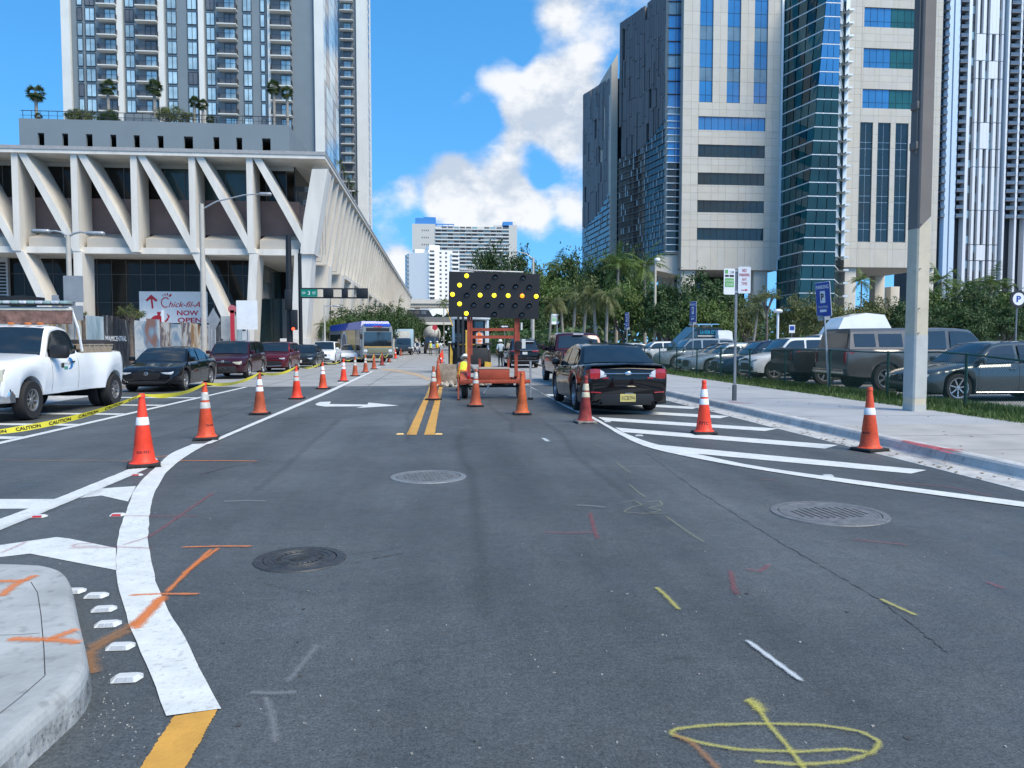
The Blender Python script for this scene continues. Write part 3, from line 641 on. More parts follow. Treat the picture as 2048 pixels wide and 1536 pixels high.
put_text(mb, 'NOW', bp_(354, 631), ux, uy, 11*kpx, 45*kpx, bold=.03); put_text(mb, 'OPEN', bp_(355.5, 645.3), ux, uy, 10.8*kpx, 50*kpx, bold=.03); mb.build('lettering', Mred, bn)
mb = MB(ob)
def ring_arc(cx, cy, r0, r1, a0, a1, n=18):
    o_, i_ = [], []
    for k in range(n+1):
        a = R(a0+(a1-a0)*k/n); o_.append(bp_(cx+r1*math.cos(a), cy-r1*1.15*math.sin(a), .008)); i_.append(bp_(cx+r0*math.cos(a), cy-r0*1.15*math.sin(a), .008))
    mb.grid([o_, i_])
ring_arc(331, 605, 7.2, 9.2, 40, 300)
for (cx, cy, rx, ry, tl) in ((326, 591.5, .9, 1.9, 35), (330, 589.5, 1.1, 2.6, 15), (334.5, 588.6, 1.3, 2.8, -8), (340.5, 591, 2.2, 3.6, -50)):
    mb.sheet([bp_(cx+rx*math.cos(a)*math.cos(R(tl))+ry*math.sin(a)*math.sin(R(-tl)), cy-(ry*math.sin(a)*math.cos(R(tl))+rx*math.cos(a)*math.sin(R(tl))), .008) for a in np.linspace(0, 2*math.pi, 14)[:-1]])
mb.build('logo', Mred, bn)
mb = MB(ob); ring_arc(315, 650, 9.5, 17, 28, 150); 
mb.sheet([bp_(*q) for q in ((314, 624), (322, 623.5), (319.5, 633), (323, 642), (331, 641), (336, 634), (333, 626.5), (340, 632), (336, 641), (330, 645.5), (320, 645.5), (316, 638))])
mb.build('emblem', Mred, bn)

# ================================================================== parking podium and towers behind it
M_grey = pm('stucco_grey', (.165, .20, .22), .8, var=.06, scale=.25, bump=.1)
M_pale = pm('stucco_pale', (.62, .61, .565), .8, var=.05, scale=.3)
M_tgl = glass('tower_glass', (.34, .45, .48), .05, 2.1, .35, var=.5, scale=.16)  # pale base colour holds a painted reflection of the sky
M_tgl2 = glass('tower_glass_dark', (.10, .095, .095), .06, 1.7, .3, var=.5, scale=.16)
M_frame = pm('frame_dark', (.035, .036, .04), .5, .2)
Yp = 100.0; pb = Vector((AX(300, Yp), Yp, 0)); pod = thing('parking_podium', 'grey parking podium with a row of narrow dark openings above the station roof', 'car park', pb)
px0, px1, pz = AX(53, Yp), AX(585, Yp), AZ(243, Yp, 300)
slits = [(89, 102), (137, 149), (184, 197), (232, 244), (278, 290), (325, 337), (377, 395), (435, 447), (480, 492), (531, 548)]
sz0, sz1 = AZ(299, Yp, 300), AZ(271, Yp, 300)
edges = [px0]+[v for a, b in slits for v in (AX(a, Yp), AX(b, Yp))]+[px1]
for k in range(0, len(edges), 2): panel('wall', M_grey, pod, edges[k], edges[k+1], Yp, Yp+.4, sz0, sz1)
panel('wall', M_grey, pod, px0, px1, Yp, Yp+.4, sz1, pz); panel('wall', M_grey, pod, px0, px1, Yp, Yp+.4, .2, sz0)
panel('wall', M_grey, pod, px1-.4, px1, Yp+.4, Yp+64, .2, pz); panel('wall', M_grey, pod, px0, px0+.4, Yp+.4, Yp+64, .2, pz)
panel('roof_deck', M_grey, pod, px0+.4, px1-.4, Yp+.4, Yp+64, pz-1.6, pz-1.1)
panel('back_wall', M_dark, pod, px0+.4, px1-.4, Yp+5, Yp+5.3, sz0-.5, sz1+.5)
for k, (a, b) in enumerate(slits):
    x0, x1 = AX(a, Yp), AX(b, Yp)
    MB(pb).prism([(x0, Yp+.02, sz0), (x1, Yp+.02, sz0), (x1, Yp+.02, sz0+.08), (x0, Yp+.02, sz0+.08)], [(x0, Yp+.4, sz0), (x1, Yp+.4, sz0), (x1, Yp+.4, sz0+.08), (x0, Yp+.4, sz0+.08)]).build('sill', M_pale, pod)
for k in range(64):
    x = px0+.2+(px1-px0)*k/64
    if k % 2 == 0: panel('railing_post', M_frame, pod, x, x+.05, Yp+.5, Yp+.55, pz, pz+1.05)
panel('railing_bar', M_frame, pod, px0, px1, Yp+.48, Yp+.56, pz+1.05, pz+1.12); panel('railing_bar', M_frame, pod, px0, px1, Yp+.5, Yp+.54, pz+.5, pz+.54)
MB(pb).box(AX(253, Yp), AX(308, Yp), Yp+1, Yp+5, pz-.2, AZ(224, Yp, 300)).build('plant_room', M_grey, pod)

def tower(Y, xl, xr, depth, z0, z1, flo, zk, label, wins, balcs, pils, bw=1.3, side=True):
    b = Vector(((xl+xr)/2, Y, 0)); t = thing('residential_tower', label, 'tower', b, 0, 'tall residential towers')
    panel('wall', M_grey, t, xl, xr, Y+.35, Y+depth, 0.2, z1)
    wm = {}; n0 = int((zk-z1)/flo)+1; zs2 = [zk-flo*k for k in range(n0, int((zk-z0)/flo)+1)]
    def winmesh(w, h, split):
        m = MB(); fr = .09; m.m = 0
        m.box(0, w, .0, .12, 0, fr); m.box(0, w, 0, .12, h-fr, h); m.box(0, fr, 0, .12, fr, h-fr); m.box(w-fr, w, 0, .12, fr, h-fr)
        for q in split: m.box(w*q-fr*.4, w*q+fr*.4, .0, .12, fr, h-fr)
        return m.mesh('window', M_frame)
    rnd = random.Random(5)
    gap = []
    for (a, c, sp) in wins:
        x0, x1 = AX(a, Y), AX(c, Y); w, h = x1-x0, flo*.86
        f = winmesh(w, h, sp); pane = {q: MB().box(.05, w-.05, .07, .11, .05, h-.05).mesh('pane', q) for q in (M_tgl, M_tgl2)}
        for z in zs2:
            o = link('window', f, t, Vector((x0, Y+.17, z+.1))-b)
            link('pane', pane[M_tgl2 if rnd.random() < .13 else M_tgl], o)
        gap.append((x0, x1))
    bx = []
    for (a, c, d0, d1) in balcs:
        x0, x1 = AX(a, Y), AX(c, Y); m = MB()
        m.box(x0, x1, Y-bw, Y+.3, 0, .2); slab = MB().box(0, x1-x0, -bw, .3, 0, .2).mesh('balcony', M_pale)
        rl = MB(); w = x1-x0
        for q in np.arange(.04, w, .16): rl.box(q, q+.025, -bw+.04, -bw+.07, .2, 1.2)
        for q in np.arange(-bw+.1, .1, .16): rl.box(.03, .06, q, q+.025, .2, 1.2); rl.box(w-.06, w-.03, q, q+.025, .2, 1.2)
        rl.box(.02, w-.02, -bw+.03, -bw+.08, 1.2, 1.26); rl.box(.02, .07, -bw, .2, 1.2, 1.26); rl.box(w-.07, w-.02, -bw, .2, 1.2, 1.26)
        rm = rl.mesh('railing', M_frame); dw = AX(d1, Y)-AX(d0, Y)
        df = winmesh(dw, flo*.82, (.5,)); dp = {q: MB().box(.05, dw-.05, .07, .11, .05, flo*.82-.05).mesh('pane', q) for q in (M_tgl, M_tgl2)}
        wl = MB().box(0, w, .30, .349, .2, flo).mesh('recess_wall', pm('recess_wall', (.17, .18, .19), .8))
        for z in zs2:
            o = link('balcony', slab, t, Vector((x0, Y, z-.1))-b); link('railing', rm, o); link('recess_wall', wl, o)
            d = link('balcony_door', df, t, Vector((AX(d0, Y), Y+.17, z+.1))-b); link('pane', dp[M_tgl2 if rnd.random() < .3 else M_tgl], d)
    for (a, c) in pils: panel('pilaster', M_pale, t, AX(a, Y), AX(c, Y), Y-.35, Y+.34, .3, z1)
    return t, b, zs2
Yt = 165.0
tw, tb, fl = tower(Yt, AX(146, Yt), AX(650, Yt), 27, 22, 88, 2.99, AZ(15.7, Yt, 300), 'tall grey residential tower with pale vertical strips behind the station',
    [(172, 183, ()), (188, 207, (.5,)), (266, 284, (.5,)), (348, 367, (.5,)), (388, 407, (.5,)), (425, 442, (.5,)), (497, 514, (.5,)), (531, 540, ())],
    [(216, 253, 226, 248), (291, 333, 305, 327), (449, 487, 460, 482), (552, 593, 570, 590)],
    [(143, 160), (251, 262), (332, 343), (411, 421), (546, 551), (637, 655)])
xe = AX(650, Yt)
for j, (ya, yb_) in enumerate(((166.2, 171), (171.3, 176), (176.3, 181), (181.3, 186), (186.3, 191))):
    for z in fl[::1]: panel('side_pane', M_tgl if (j+int(z)) % 3 else M_tgl2, tw, xe, xe+.12, ya, yb_, z+.08, z+2.9)
panel('side_pilaster', M_pale, tw, xe+.0, xe+.3, Yt-.3, Yt+1.0, 22, 88)
Yt2 = 255.0
tw2, tb2, fl2 = tower(Yt2, AX(676, Yt2), AX(737, Yt2), 17, 20, 125, 2.98, AZ(4.5, Yt2, 700), 'slim grey residential tower with a ladder of balconies above the station roofline',
    [(677, 684, (.5,))], [(688, 714, 694, 708)], [(719, 737)], 1.5)
panel('side_wall', M_pale, tw2, AX(737, Yt2), AX(737, Yt2)+.2, Yt2+.5, Yt2+17, .3, 125)
for k in range(36): panel('side_pane', M_tgl2, tw2, AX(737, Yt2)+.2, AX(737, Yt2)+.3, Yt2+6.5, Yt2+10, 18+k*2.98, 18+k*2.98+2.0)
# ================================================================== courthouse
M_stone = [pm('limestone_%s' % n, c, .8, var=.05, scale=.6, bump=.08, bscale=20) for n, c in (('pale', (.52, .485, .42)), ('warm', (.505, .465, .395)), ('grey', (.50, .47, .415)))]
M_joint = pm('stone_joint', (.42, .385, .335), .9)
M_cgl = glass('court_glass', (.02, .135, .33), .03, 1.8, .12, var=.3, scale=.08)  # blue sky reflection painted into the base colour
M_cgl2 = glass('court_glass_dark', (.010, .022, .026), .04, 1.55, .2, var=.4, scale=.1)
M_span = glass('spandrel_glass', (.11, .17, .21), .12, 1.9)
M_teal = glass('teal_glass', (.014, .085, .088), .04, 1.5, .2, var=.45, scale=.12)
M_teal2 = glass('teal_glass_dark', (.006, .036, .040), .04, 1.48, .2, var=.45, scale=.12)
M_alu = pm('white_aluminium', (.62, .65, .66), .4, .3, var=.05)
Yc = 120.0
def court_block(xa, xb, zbot, ztop, holes, label, name, coursez, colsx):
    """a stone-clad block: cladding panels laid round the openings, glass set back in them"""
    b = Vector(((xa+xb)/2, Yc, 0)); t = thing(name, label, 'courthouse', b, 0, 'courthouse blocks')
    MB(b).box(xa+.02, xb-.02, Yc+.40, Yc+24, zbot+.3, ztop).build('core', M_joint, t)
    rnd = random.Random(3)
    hs = [(AX(h[0], Yc), AX(h[1], Yc), AZ(h[3], Yc, 1500), AZ(h[2], Yc, 1500)) for h in holes]
    xs = sorted(set([xa, xb]+[round(AX(c, Yc), 3) for c in colsx]+[round(q, 3) for h in hs for q in h[:2]]))
    zs = sorted(set([zbot, ztop]+[round(AZ(c, Yc, 1500), 3) for c in coursez]+[round(q, 3) for h in hs for q in h[2:]]))
    zs = [z for k, z in enumerate(zs) if k == 0 or z-zs[k-1] > .12]
    for z0, z1 in zip(zs[:-1], zs[1:]):
        runs = []; zc = (z0+z1)/2
        for x0, x1 in zip(xs[:-1], xs[1:]):
            xc = (x0+x1)/2
            if any(h[0]-.01 < xc < h[1]+.01 and h[2]-.01 < zc < h[3]+.01 for h in hs): continue
            runs.append((x0, x1))
        for x0, x1 in runs: panel('stone_panel', rnd.choice(M_stone), t, x0+.011, x1-.011, Yc, Yc+.38, z0+.011, z1-.011)
    for h, (x0, x1, z0, z1) in zip(holes, hs):
        nx, zr_ = h[4], h[5]
        for k in range(nx):
            a, c = x0+(x1-x0)*k/nx, x0+(x1-x0)*(k+1)/nx
            zz = [z0]+[AZ(q, Yc, 1500) for q in sorted(zr_, reverse=True) if z0 < AZ(q, Yc, 1500) < z1]+[z1]
            for j, (p, q) in enumerate(zip(zz[:-1], zz[1:])):
                m = h[6](j, k) if callable(h[6]) else h[6]
                panel('window_pane', m, t, a+.035, c-.035, Yc+.22, Yc+.30, p+.035, q-.035)
        panel('window_frame', M_frame if h[7] else M_alu, t, x0, x1, Yc+.26, Yc+.36, z0, z1)
    return t, b
cz = [540-13.85*k for k in range(0, 42)]
ztop = AZ(-60, Yc, 1500)
zb_ = AZ(540, Yc, 1450)
stripz = [206-14*4*k-d for k in range(6) for d in (0, 14, 28+14, 28+28+0)]
def strip_m(j, k): return M_span if j % 3 == 2 else M_cgl
sz = [192, 164, 137, 110, 82, 54, 27, 0, -28]
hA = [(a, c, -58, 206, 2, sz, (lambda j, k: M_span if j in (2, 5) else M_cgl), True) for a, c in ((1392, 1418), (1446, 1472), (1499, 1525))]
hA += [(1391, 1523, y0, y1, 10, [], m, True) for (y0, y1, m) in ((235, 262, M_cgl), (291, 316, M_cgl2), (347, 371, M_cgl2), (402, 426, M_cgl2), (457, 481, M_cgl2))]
czA = [495, 481+2, 430, 442, 387, 374, 332, 320, 276, 265, 221, 207, 192, 165, 137, 110, 82, 54, 27, 0, -28]
cA, bA = court_block(AX(1360, Yc), AX(1551, Yc), zb_, ztop, hA, 'stone clad courthouse block with three window strips and five ribbon windows', 'courthouse', czA, [1377, 1391, 1432, 1486, 1523, 1537])
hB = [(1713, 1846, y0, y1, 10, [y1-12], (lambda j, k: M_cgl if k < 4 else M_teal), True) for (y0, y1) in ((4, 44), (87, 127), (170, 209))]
hB += [(a, a+25, 238, 480, 2, [278, 291, 332, 345, 387, 400, 442, 455], M_cgl2, False) for a in (1710, 1745, 1780, 1815)]
czB = [495, 481, 455, 428, 400, 373, 345, 318, 290, 262, 238, 224, 209, 182, 169, 155, 142, 127, 100, 87, 73, 58, 44, 17, 4, -12, -30]
cB, bB = court_block(AX(1684, Yc), AX(1867, Yc), AZ(535, Yc, 1770), ztop, hB, 'stone clad courthouse block behind the concrete pole with paired window strips', 'courthouse', czB, [1697, 1709, 1846, 1858])
def legs(t, b, pxs, zt, deep=(0, 11)):
    for (a, c, d) in pxs:
        x0, x1 = AX(a, Yc), AX(c, Yc)
        for k, yy in enumerate(deep):
            if k and not d: continue
            MB(b).box(x0, x1, Yc+.6+yy, Yc+.6+yy+(x1-x0), .1, zt-.02, .12).build('column', M_stone[0] if k == 0 else M_stone[1], t, 40)
legs(cA, bA, ((1363, 1391, 1), (1508, 1536, 1)), zb_)
legs(cB, bB, ((1690, 1713, 1), (1846, 1868, 1)), AZ(535, Yc, 1770), (0, 14))
MB(bB).box(AX(1742, Yc+16), AX(1752, Yc+16), Yc+15, Yc+17, .1, 11.9, .1).build('column', M_stone[1], cB, 40); MB(bB).box(AX(1772, Yc+16), AX(1790, Yc+16), Yc+15, Yc+17, .1, 11.9, .1).build('column', M_stone[1], cB, 40)
MB(bA).box(AX(1392, Yc), AX(1550, Yc), Yc+13, Yc+13.3, .1, zb_).build('undercroft_wall', glass('undercroft_glass', (.012, .014, .016), .1, 1.4), cA)
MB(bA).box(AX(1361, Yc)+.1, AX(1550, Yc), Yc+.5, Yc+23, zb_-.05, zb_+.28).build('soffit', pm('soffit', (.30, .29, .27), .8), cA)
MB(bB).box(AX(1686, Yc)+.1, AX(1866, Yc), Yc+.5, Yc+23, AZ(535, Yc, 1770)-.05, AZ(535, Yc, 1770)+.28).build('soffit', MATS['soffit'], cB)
# --- faceted teal glass stair tower between the two blocks
gb = Vector((AX(1615, Yc), Yc-8, 0)); gt = thing('glass_stair_tower', 'faceted teal glass bay with white fins between the two stone blocks', 'glass tower', gb)
def fac(py):
    f = (py+60)/(620+60); bx = 1642+(1594-1642)*f
    z = AZ(py, Yc-8, 1620)
    return [Vector((AX(1554, Yc), Yc+.6, z)), Vector((AX(bx, Yc-8), Yc-8, z)), Vector((AX(1666, Yc-8), Yc-8, z)), Vector((AX(1679, Yc), Yc+.6, z))]
rows = [-52+27.75*k for k in range(0, 25)]
seg = (5, 3, 2)
rnd = random.Random(9)
for p0, p1 in zip(rows[:-1], rows[1:]):
    A, B = fac(p0), fac(p1)
    for s in range(3):
        for k in range(seg[s]):
            u0, u1 = k/seg[s]+.012, (k+1)/seg[s]-.012; q = []
            for (P_, u) in ((B, u0), (B, u1), (A, u1), (A, u0)): q.append(P_[s].lerp(P_[s+1], u))
            nrm = (q[1]-q[0]).cross(q[3]-q[0]).normalized(); nrm = nrm if nrm.y < 0 else -nrm
            for i in range(4): q[i] = q[i]+Vector((0, 0, .06 if i < 2 else -.06))
            m = M_teal if s == 0 else M_teal2
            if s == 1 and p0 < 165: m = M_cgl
            elif rnd.random() < .2: m = M_teal2
            MB(gb).prism(q, [v-nrm*.08 for v in q]).build('glass_pane', m, gt)
    MB(gb).prism([v+Vector((0, 0, .10)) for v in B]+[v+Vector((0, .5, .10)) for v in reversed(B)], [v-Vector((0, 0, .10)) for v in B]+[v+Vector((0, .5, -.10)) for v in reversed(B)]).build('white_fin', M_alu, gt)
    o = MB(gb)
    a = B[3]; o.box(a.x-.5, a.x+.35, a.y-2.2, a.y-.1, a.z-.14, a.z+.14).build('white_fin', M_alu, gt)
A, B = fac(-52), fac(614)
core = MB(gb); k_ = Vector((0, .22, 0)); sc = lambda v: v+k_+Vector((0.25 if v.x < gb.x else -.25, .2, 0))
core.prism([sc(v) for v in A], [sc(v) for v in B]).build('core', pm('core_dark', (.03, .045, .047), .6), gt)
panel('white_jamb', M_alu, gt, AX(1548, Yc)+.25, AX(1555, Yc), Yc-.25, Yc+.5, AZ(520, Yc, 1550), ztop)
panel('white_jamb', M_alu, gt, AX(1676, Yc), AX(1684, Yc)-.05, Yc-.25, Yc+.5, AZ(520, Yc, 1680), ztop)

# --- grey clad wings that run back on the street side
M_clad = [pm('zinc_%s' % n, c, .6, .15, var=.06, scale=.5, aniso=(1, 1, .2)) for n, c in (('mid', (.145, .142, .148)), ('pale', (.155, .152, .157)), ('deep', (.135, .132, .137)))]
M_wgl = glass('wing_glass', (.012, .018, .022), .05, 1.6, .3, var=.5, scale=.2)
def wing(P0, P1, zt0, zt1, zb, zmid0, zmid1, label, seed, npan, curved):
    b = Vector((P0.x, P0.y, 0)); t = thing('courthouse_wing', label, 'courthouse', b, 0, 'grey clad courthouse wings'); rnd = random.Random(seed)
    d = P1-P0; ln = d.length; u = d/ln; nrm = Vector((u.y, -u.x, 0)); nrm = nrm if nrm.x < 0 else -nrm
    def bulge(f): return .9*math.sin(f*math.pi*.9)*curved
    def pt(f, z, o=0.0): 
        v = P0.lerp(P1, f)+nrm*(o-bulge(f)*.6); v.z = z; return v
    def top(f): return zt0+(zt1-zt0)*f
    def mid(f): return zmid0+(zmid1-zmid0)*f-(1.2*math.sin(f*math.pi) if curved else 0)
    MB(b).prism([pt(0, zb, -.5), pt(.33, zb, -.5), pt(.66, zb, -.5), pt(1, zb, -.5), pt(1, zb, -14), pt(0, zb, -14)], [pt(0, top(0)-.3, -.5), pt(.33, top(.33)-.3, -.5), pt(.66, top(.66)-.3, -.5), pt(1, top(1)-.3, -.5), pt(1, top(1)-.3, -14), pt(0, top(0)-.3, -14)]).build('core', M_wgl, t)
    for k in range(npan):
        f0, f1 = k/npan, (k+1)/npan; fm = (f0+f1)/2
        cuts = [mid(fm)]; z = mid(fm)
        while z < top(fm)-.5: z += rnd.uniform(2.8, 6.5); cuts.append(min(z, top(fm)))
        if cuts[-1]-cuts[-2] < 1: cuts.pop(-2)
        for z0, z1 in zip(cuts[:-1], cuts[1:]):
            if rnd.random() < .07: continue            # a window slit
            q0, q1 = f0+.03/ln, f1-.03/ln
            if rnd.random() < .16: q1 = f0+(f1-f0)*.6
            o = rnd.uniform(-.03, .03)
            MB(b).prism([pt(q0, z0+.05, o), pt(q1, z0+.05, o), pt(q1, z1-.05, o), pt(q0, z1-.05, o)], [pt(q0, z0+.05, -.35), pt(q1, z0+.05, -.35), pt(q1, z1-.05, -.35), pt(q0, z1-.05, -.35)]).build('cladding_panel', rnd.choice(M_clad), t)
    z = zb; n = 0
    while z < max(zmid0, zmid1)-.4:
        h = 1.07
        for k in range(npan*2//3):
            f0, f1 = k/(npan*2//3), (k+1)/(npan*2//3); z1 = min(z+h, mid((f0+f1)/2)-.05)
            if z1-z < .3: continue
            g = .04/ln; MB(b).prism([pt(f0+g, z+.09, .02), pt(f1-g, z+.09, .02), pt(f1-g, z1, .02), pt(f0+g, z1, .02)], [pt(f0+g, z+.09, -.1), pt(f1-g, z+.09, -.1), pt(f1-g, z1, -.1), pt(f0+g, z1, -.1)]).build('glass_pane', M_wgl if rnd.random() < .8 else M_cgl2, t)
            if rnd.random() < .42: 
                a = f0+(f1-f0)*rnd.choice((.0, .5)); MB(b).prism([pt(a, z, .03), pt(a+.09/ln, z, .03), pt(a+.09/ln, z1, .03), pt(a, z1, .03)], [pt(a, z, .16), pt(a+.09/ln, z, .16), pt(a+.09/ln, z1, .16), pt(a, z1, .16)]).build('white_mullion', M_alu, t)
        fs = [k/8 for k in range(9)]; ok = [f for f in fs if z < mid(f)-.1]
        if len(ok) > 1:
            r = MB(b); r.grid([[pt(f, z+.06, .22) for f in ok], [pt(f, z-.02, .22) for f in ok]]); r.grid([[pt(f, z+.06, .22) for f in ok], [pt(f, z+.06, -.05) for f in ok]]); r.build('transom', pm('transom_grey', (.20, .21, .225), .5, .2), t)
        z += h
    return t, b, pt
def P2(px, Y): return Vector((AX(px, Y), Y, 0))
w1, wb1, wpt = wing(P2(1329, 122.6), P2(1233, 138), 58.5, 58.5, 15.6, 38.0, 34.6, 'grey zinc clad courthouse wing with curved glass lattice beside the stone block', 4, 20, 1.0)
w2, wb2, _ = wing(P2(1219, 148), P2(1163, 170), 52.5, 56.0, 16, 31, 27, 'further grey clad courthouse wing with pale stone end and glass base', 8, 14, .25)
# glass corner between wing and block, stone end wall of the far wing
for k in range(46):
    z = 16.2+k*1.08 if k < 21 else 16.2+21*1.08+(k-21)*2.05
    h = 1.02 if k < 21 else 2.0
    if z > 60: break
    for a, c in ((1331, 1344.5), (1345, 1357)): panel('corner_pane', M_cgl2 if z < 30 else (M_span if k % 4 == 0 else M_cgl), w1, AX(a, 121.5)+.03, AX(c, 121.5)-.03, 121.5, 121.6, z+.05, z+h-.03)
    panel('corner_fin', M_alu if z < 40 else M_frame, w1, AX(1330, 121.4)-.1, AX(1358.5, 121.4), 121.3, 121.62, z-.05, z+.05)
MB(wb1).box(AX(1331, 121.6), AX(1358, 121.6), 121.65, 126, 15.8, 60).build('corner_core', M_joint, w1)
MB(wb1).prism([(AX(1312, 121.8), 121.9, 13.2), (AX(1359, 121.8), 121.8, 12.4), (AX(1359, 121.8), 121.8, 15.7), (AX(1312, 121.8), 121.9, 15.6)], [(AX(1312, 121.8), 128, 13.2), (AX(1359, 121.8), 128, 12.4), (AX(1359, 121.8), 128, 15.7), (AX(1312, 121.8), 128, 15.6)]).build('stone_soffit', M_stone[0], w1)
MB(wb2).prism([(AX(1219.5, 147.5), 147.6, .1), (AX(1232, 147.5), 147.6, .1), (AX(1232, 147.5), 147.6, AZ(106, 147.5, 1228)), (AX(1219.5, 147.5), 147.6, AZ(128, 147.5, 1228))], [(AX(1219.5, 147.5), 160, .1), (AX(1232, 147.5), 160, .1), (AX(1232, 147.5), 160, AZ(106, 147.5, 1228)), (AX(1219.5, 147.5), 160, AZ(128, 147.5, 1228))]).build('stone_end', M_stone[2], w2)

# ================================================================== striped tower on the right
Ys = 235.0; sb = Vector((AX(1980, Ys), Ys, 0)); stt = thing('striped_tower', 'tall black and white striped tower with stacks of balconies at the right edge', 'tower', sb)
zT = AZ(-70, Ys, 1950)
M_wp = pm('white_panel', (.66, .67, .69), .55, var=.04); M_blk = pm('black_cladding', (.022, .023, .027), .55, var=.2); M_bl2 = pm('blue_white_panel', (.50, .60, .72), .5, var=.04)
panel('core', M_blk, stt, AX(1871, Ys), AX(2120, Ys), Ys+1.6, Ys+24, .1, zT)
fz = 17.6*Ys/1540; z0s = AZ(436, Ys, 1950); nfl = int((zT-z0s)/fz)
for (a, c) in ((1878, 1886), (1889, 1899)): panel('blue_stripe', M_bl2, stt, AX(a, Ys), AX(c, Ys), Ys-.5, Ys+1.7, .1, zT)
for (a, c) in ((1916, 1922), (1993.5, 1997), (2017, 2021), (2037, 2049), (2100, 2108)): panel('white_stripe', M_wp, stt, AX(a, Ys), AX(c, Ys), Ys-.6, Ys+1.7, .1, zT)
M_dbal = pm('balcony_grey', (.15, .155, .17), .7); M_dgl = glass('balcony_glass', (.10, .13, .17), .1, 1.6)
for (a, c) in ((1870.5, 1878), (1900, 1915), (1998, 2016.5), (2021.5, 2036.5), (2050, 2068)):
    x0, x1 = AX(a, Ys), AX(c, Ys); sl = MB().box(0, x1-x0, -.9, 1.6, 0, .22).mesh('balcony', M_dbal); gl = MB().box(.04, x1-x0-.04, -.86, -.8, .22, 1.15).mesh('balustrade', M_dgl); dr = MB().box((x1-x0)*.15, (x1-x0)*.55, 1.50, 1.59, .22, 2.3).mesh('balcony_door', glass('bal_door', (.10, .11, .14), .08, 1.8))
    for k in range(nfl):
        o = link('balcony', sl, stt, Vector((x0, Ys, z0s+k*fz))-sb); link('balustrade', gl, o)
        if k % 2 == 0 or a < 1990: link('balcony_door', dr, o)
for k in range(nfl+9):
    z = z0s+(k-9)*fz
    for (a, c) in ((1922.5, 1928.5), (1929, 1935)): panel('window', M_tgl2 if (k*7+int(a)) % 3 else M_tgl, stt, AX(a, Ys), AX(c, Ys), Ys+1.45, Ys+1.6, z+.12, z+fz-.1)
for k in range(8):
    for (a, c) in ((1998, 2016.5), (2021.5, 2036.5)): panel('louvre', pm('louvre_dark', (.06, .06, .07), .6), stt, AX(a, Ys), AX(c, Ys), Ys+.9, Ys+1.5, 3+k*2.1, 3+k*2.1+1.9)
brk = [-70, 66, 120, 156, 244, 297, 333, 420, 489, 521, 562]; rnd = random.Random(12)
colx = [1936, 1941, 1948, 1954, 1961, 1965.5, 1973, 1979, 1985, 1989, 1992.5]
for p0, p1 in zip(brk[:-1], brk[1:]):
    z1, z0 = AZ(p0, Ys, 1960), AZ(p1, Ys, 1960); on = True
    for j, (a, c) in enumerate(zip(colx[:-1], colx[1:])):
        if j % 2 == 0 or (rnd.random() < .08): panel('white_panel', M_wp, stt, AX(a, Ys)+.02, AX(c, Ys)-.02, Ys+.4, Ys+1.62, z0+.12, z1-.12)
        else:
            n = max(1, round((z1-z0)/fz)); h = (z1-z0)/n
            for q in range(n): panel('window', M_tgl2 if rnd.random() < .75 else M_tgl, stt, AX(a, Ys)+.05, AX(c, Ys)-.05, Ys+1.3, Ys+1.62, z0+q*h+.12, z0+(q+1)*h-.12)

# ================================================================== far buildings and the elevated guideway
Yw = 513.0
M_fw = pm('far_white', (.78, .78, .76), .8, var=.03); M_fd = pm('far_dark', (.10, .10, .11), .7); M_fbe = pm('far_beige', (.52, .505, .46), .8, var=.04); M_fbl = pm('far_blue', (.05, .22, .52), .6)
wbse = Vector((AX(860, Yw), Yw, 0)); wt = thing('apartment_block', 'far white apartment block with a sunlit left face above the street', 'building', wbse, R(14))
def wl(px): return (AX(px, Yw)-wbse.x)
zW = AZ(497, Yw, 860)
MB().box(wl(857), wl(921), 0, 22, .1, zW-1.0).build('wall', M_fw, wt)
MB().prism([(wl(857), .01, .1), (wl(857), .01, zW-2), (wl(857), .01, zW-2)], [(wl(857)-12, 42, .1), (wl(857)-12, 42, zW-2), (wl(857)-12, 42, zW-2)]) if 0 else None
MB().prism([(wl(824), 9, .1), (wl(857), .02, .1), (wl(857), 22, .1), (wl(824), 22, .1)], [(wl(824), 9, zW-2.6), (wl(857), .02, zW-2.6), (wl(857), 22, zW-2.6), (wl(824), 22, zW-2.6)]).build('side_wing', M_fw, wt)
MB().box(wl(862), wl(884), 4, 14, zW-1, zW+2.8).build('roof_house', M_fw, wt); MB().box(wl(838), wl(858), 11, 18, zW-2.6, zW+.6).build('roof_house', M_fw, wt)
fl_ = 8.4*Yw/1540
for (a, c) in ((857.5, 871), (904, 920.5)):
    for k in range(13):
        z = zW-3.6-k*fl_
        o = MB().box(wl(a), wl(c), -1.4, 0, z-.1, z+1.05).build('balcony', M_fw, wt); MB().box(wl(a)+1, wl(c)-.3, -.06, -.01, z+1.1, z+fl_-.3).build('shade', M_fd, wt)
for (px_) in (880.5, 892):
    for k in range(13):
        z = zW-3.2-k*fl_; MB().box(wl(px_), wl(px_)+1.4, -.08, .05, z, z+1.2).build('window', M_fd, wt)
for k in range(14): MB().box(wl(824)-.9, wl(824)+.0, 9.5, 14, zW-5-k*fl_, zW-4-k*fl_).build('balcony', M_fbe, wt)
Yb = 620.0; bb = Vector((AX(930, Yb), Yb, 0)); bt = thing('apartment_slab', 'wide far apartment slab with bright blue boxes on its roof', 'building', bb)
zB = AZ(450, Yb, 900)
panel('core_wall', M_fbe, bt, AX(826, Yb), AX(872, Yb), Yb, Yb+20, .1, zB+.6); panel('core_wall', M_fbe, bt, AX(1018, Yb), AX(1034, Yb), Yb, Yb+20, .1, zB+.6)
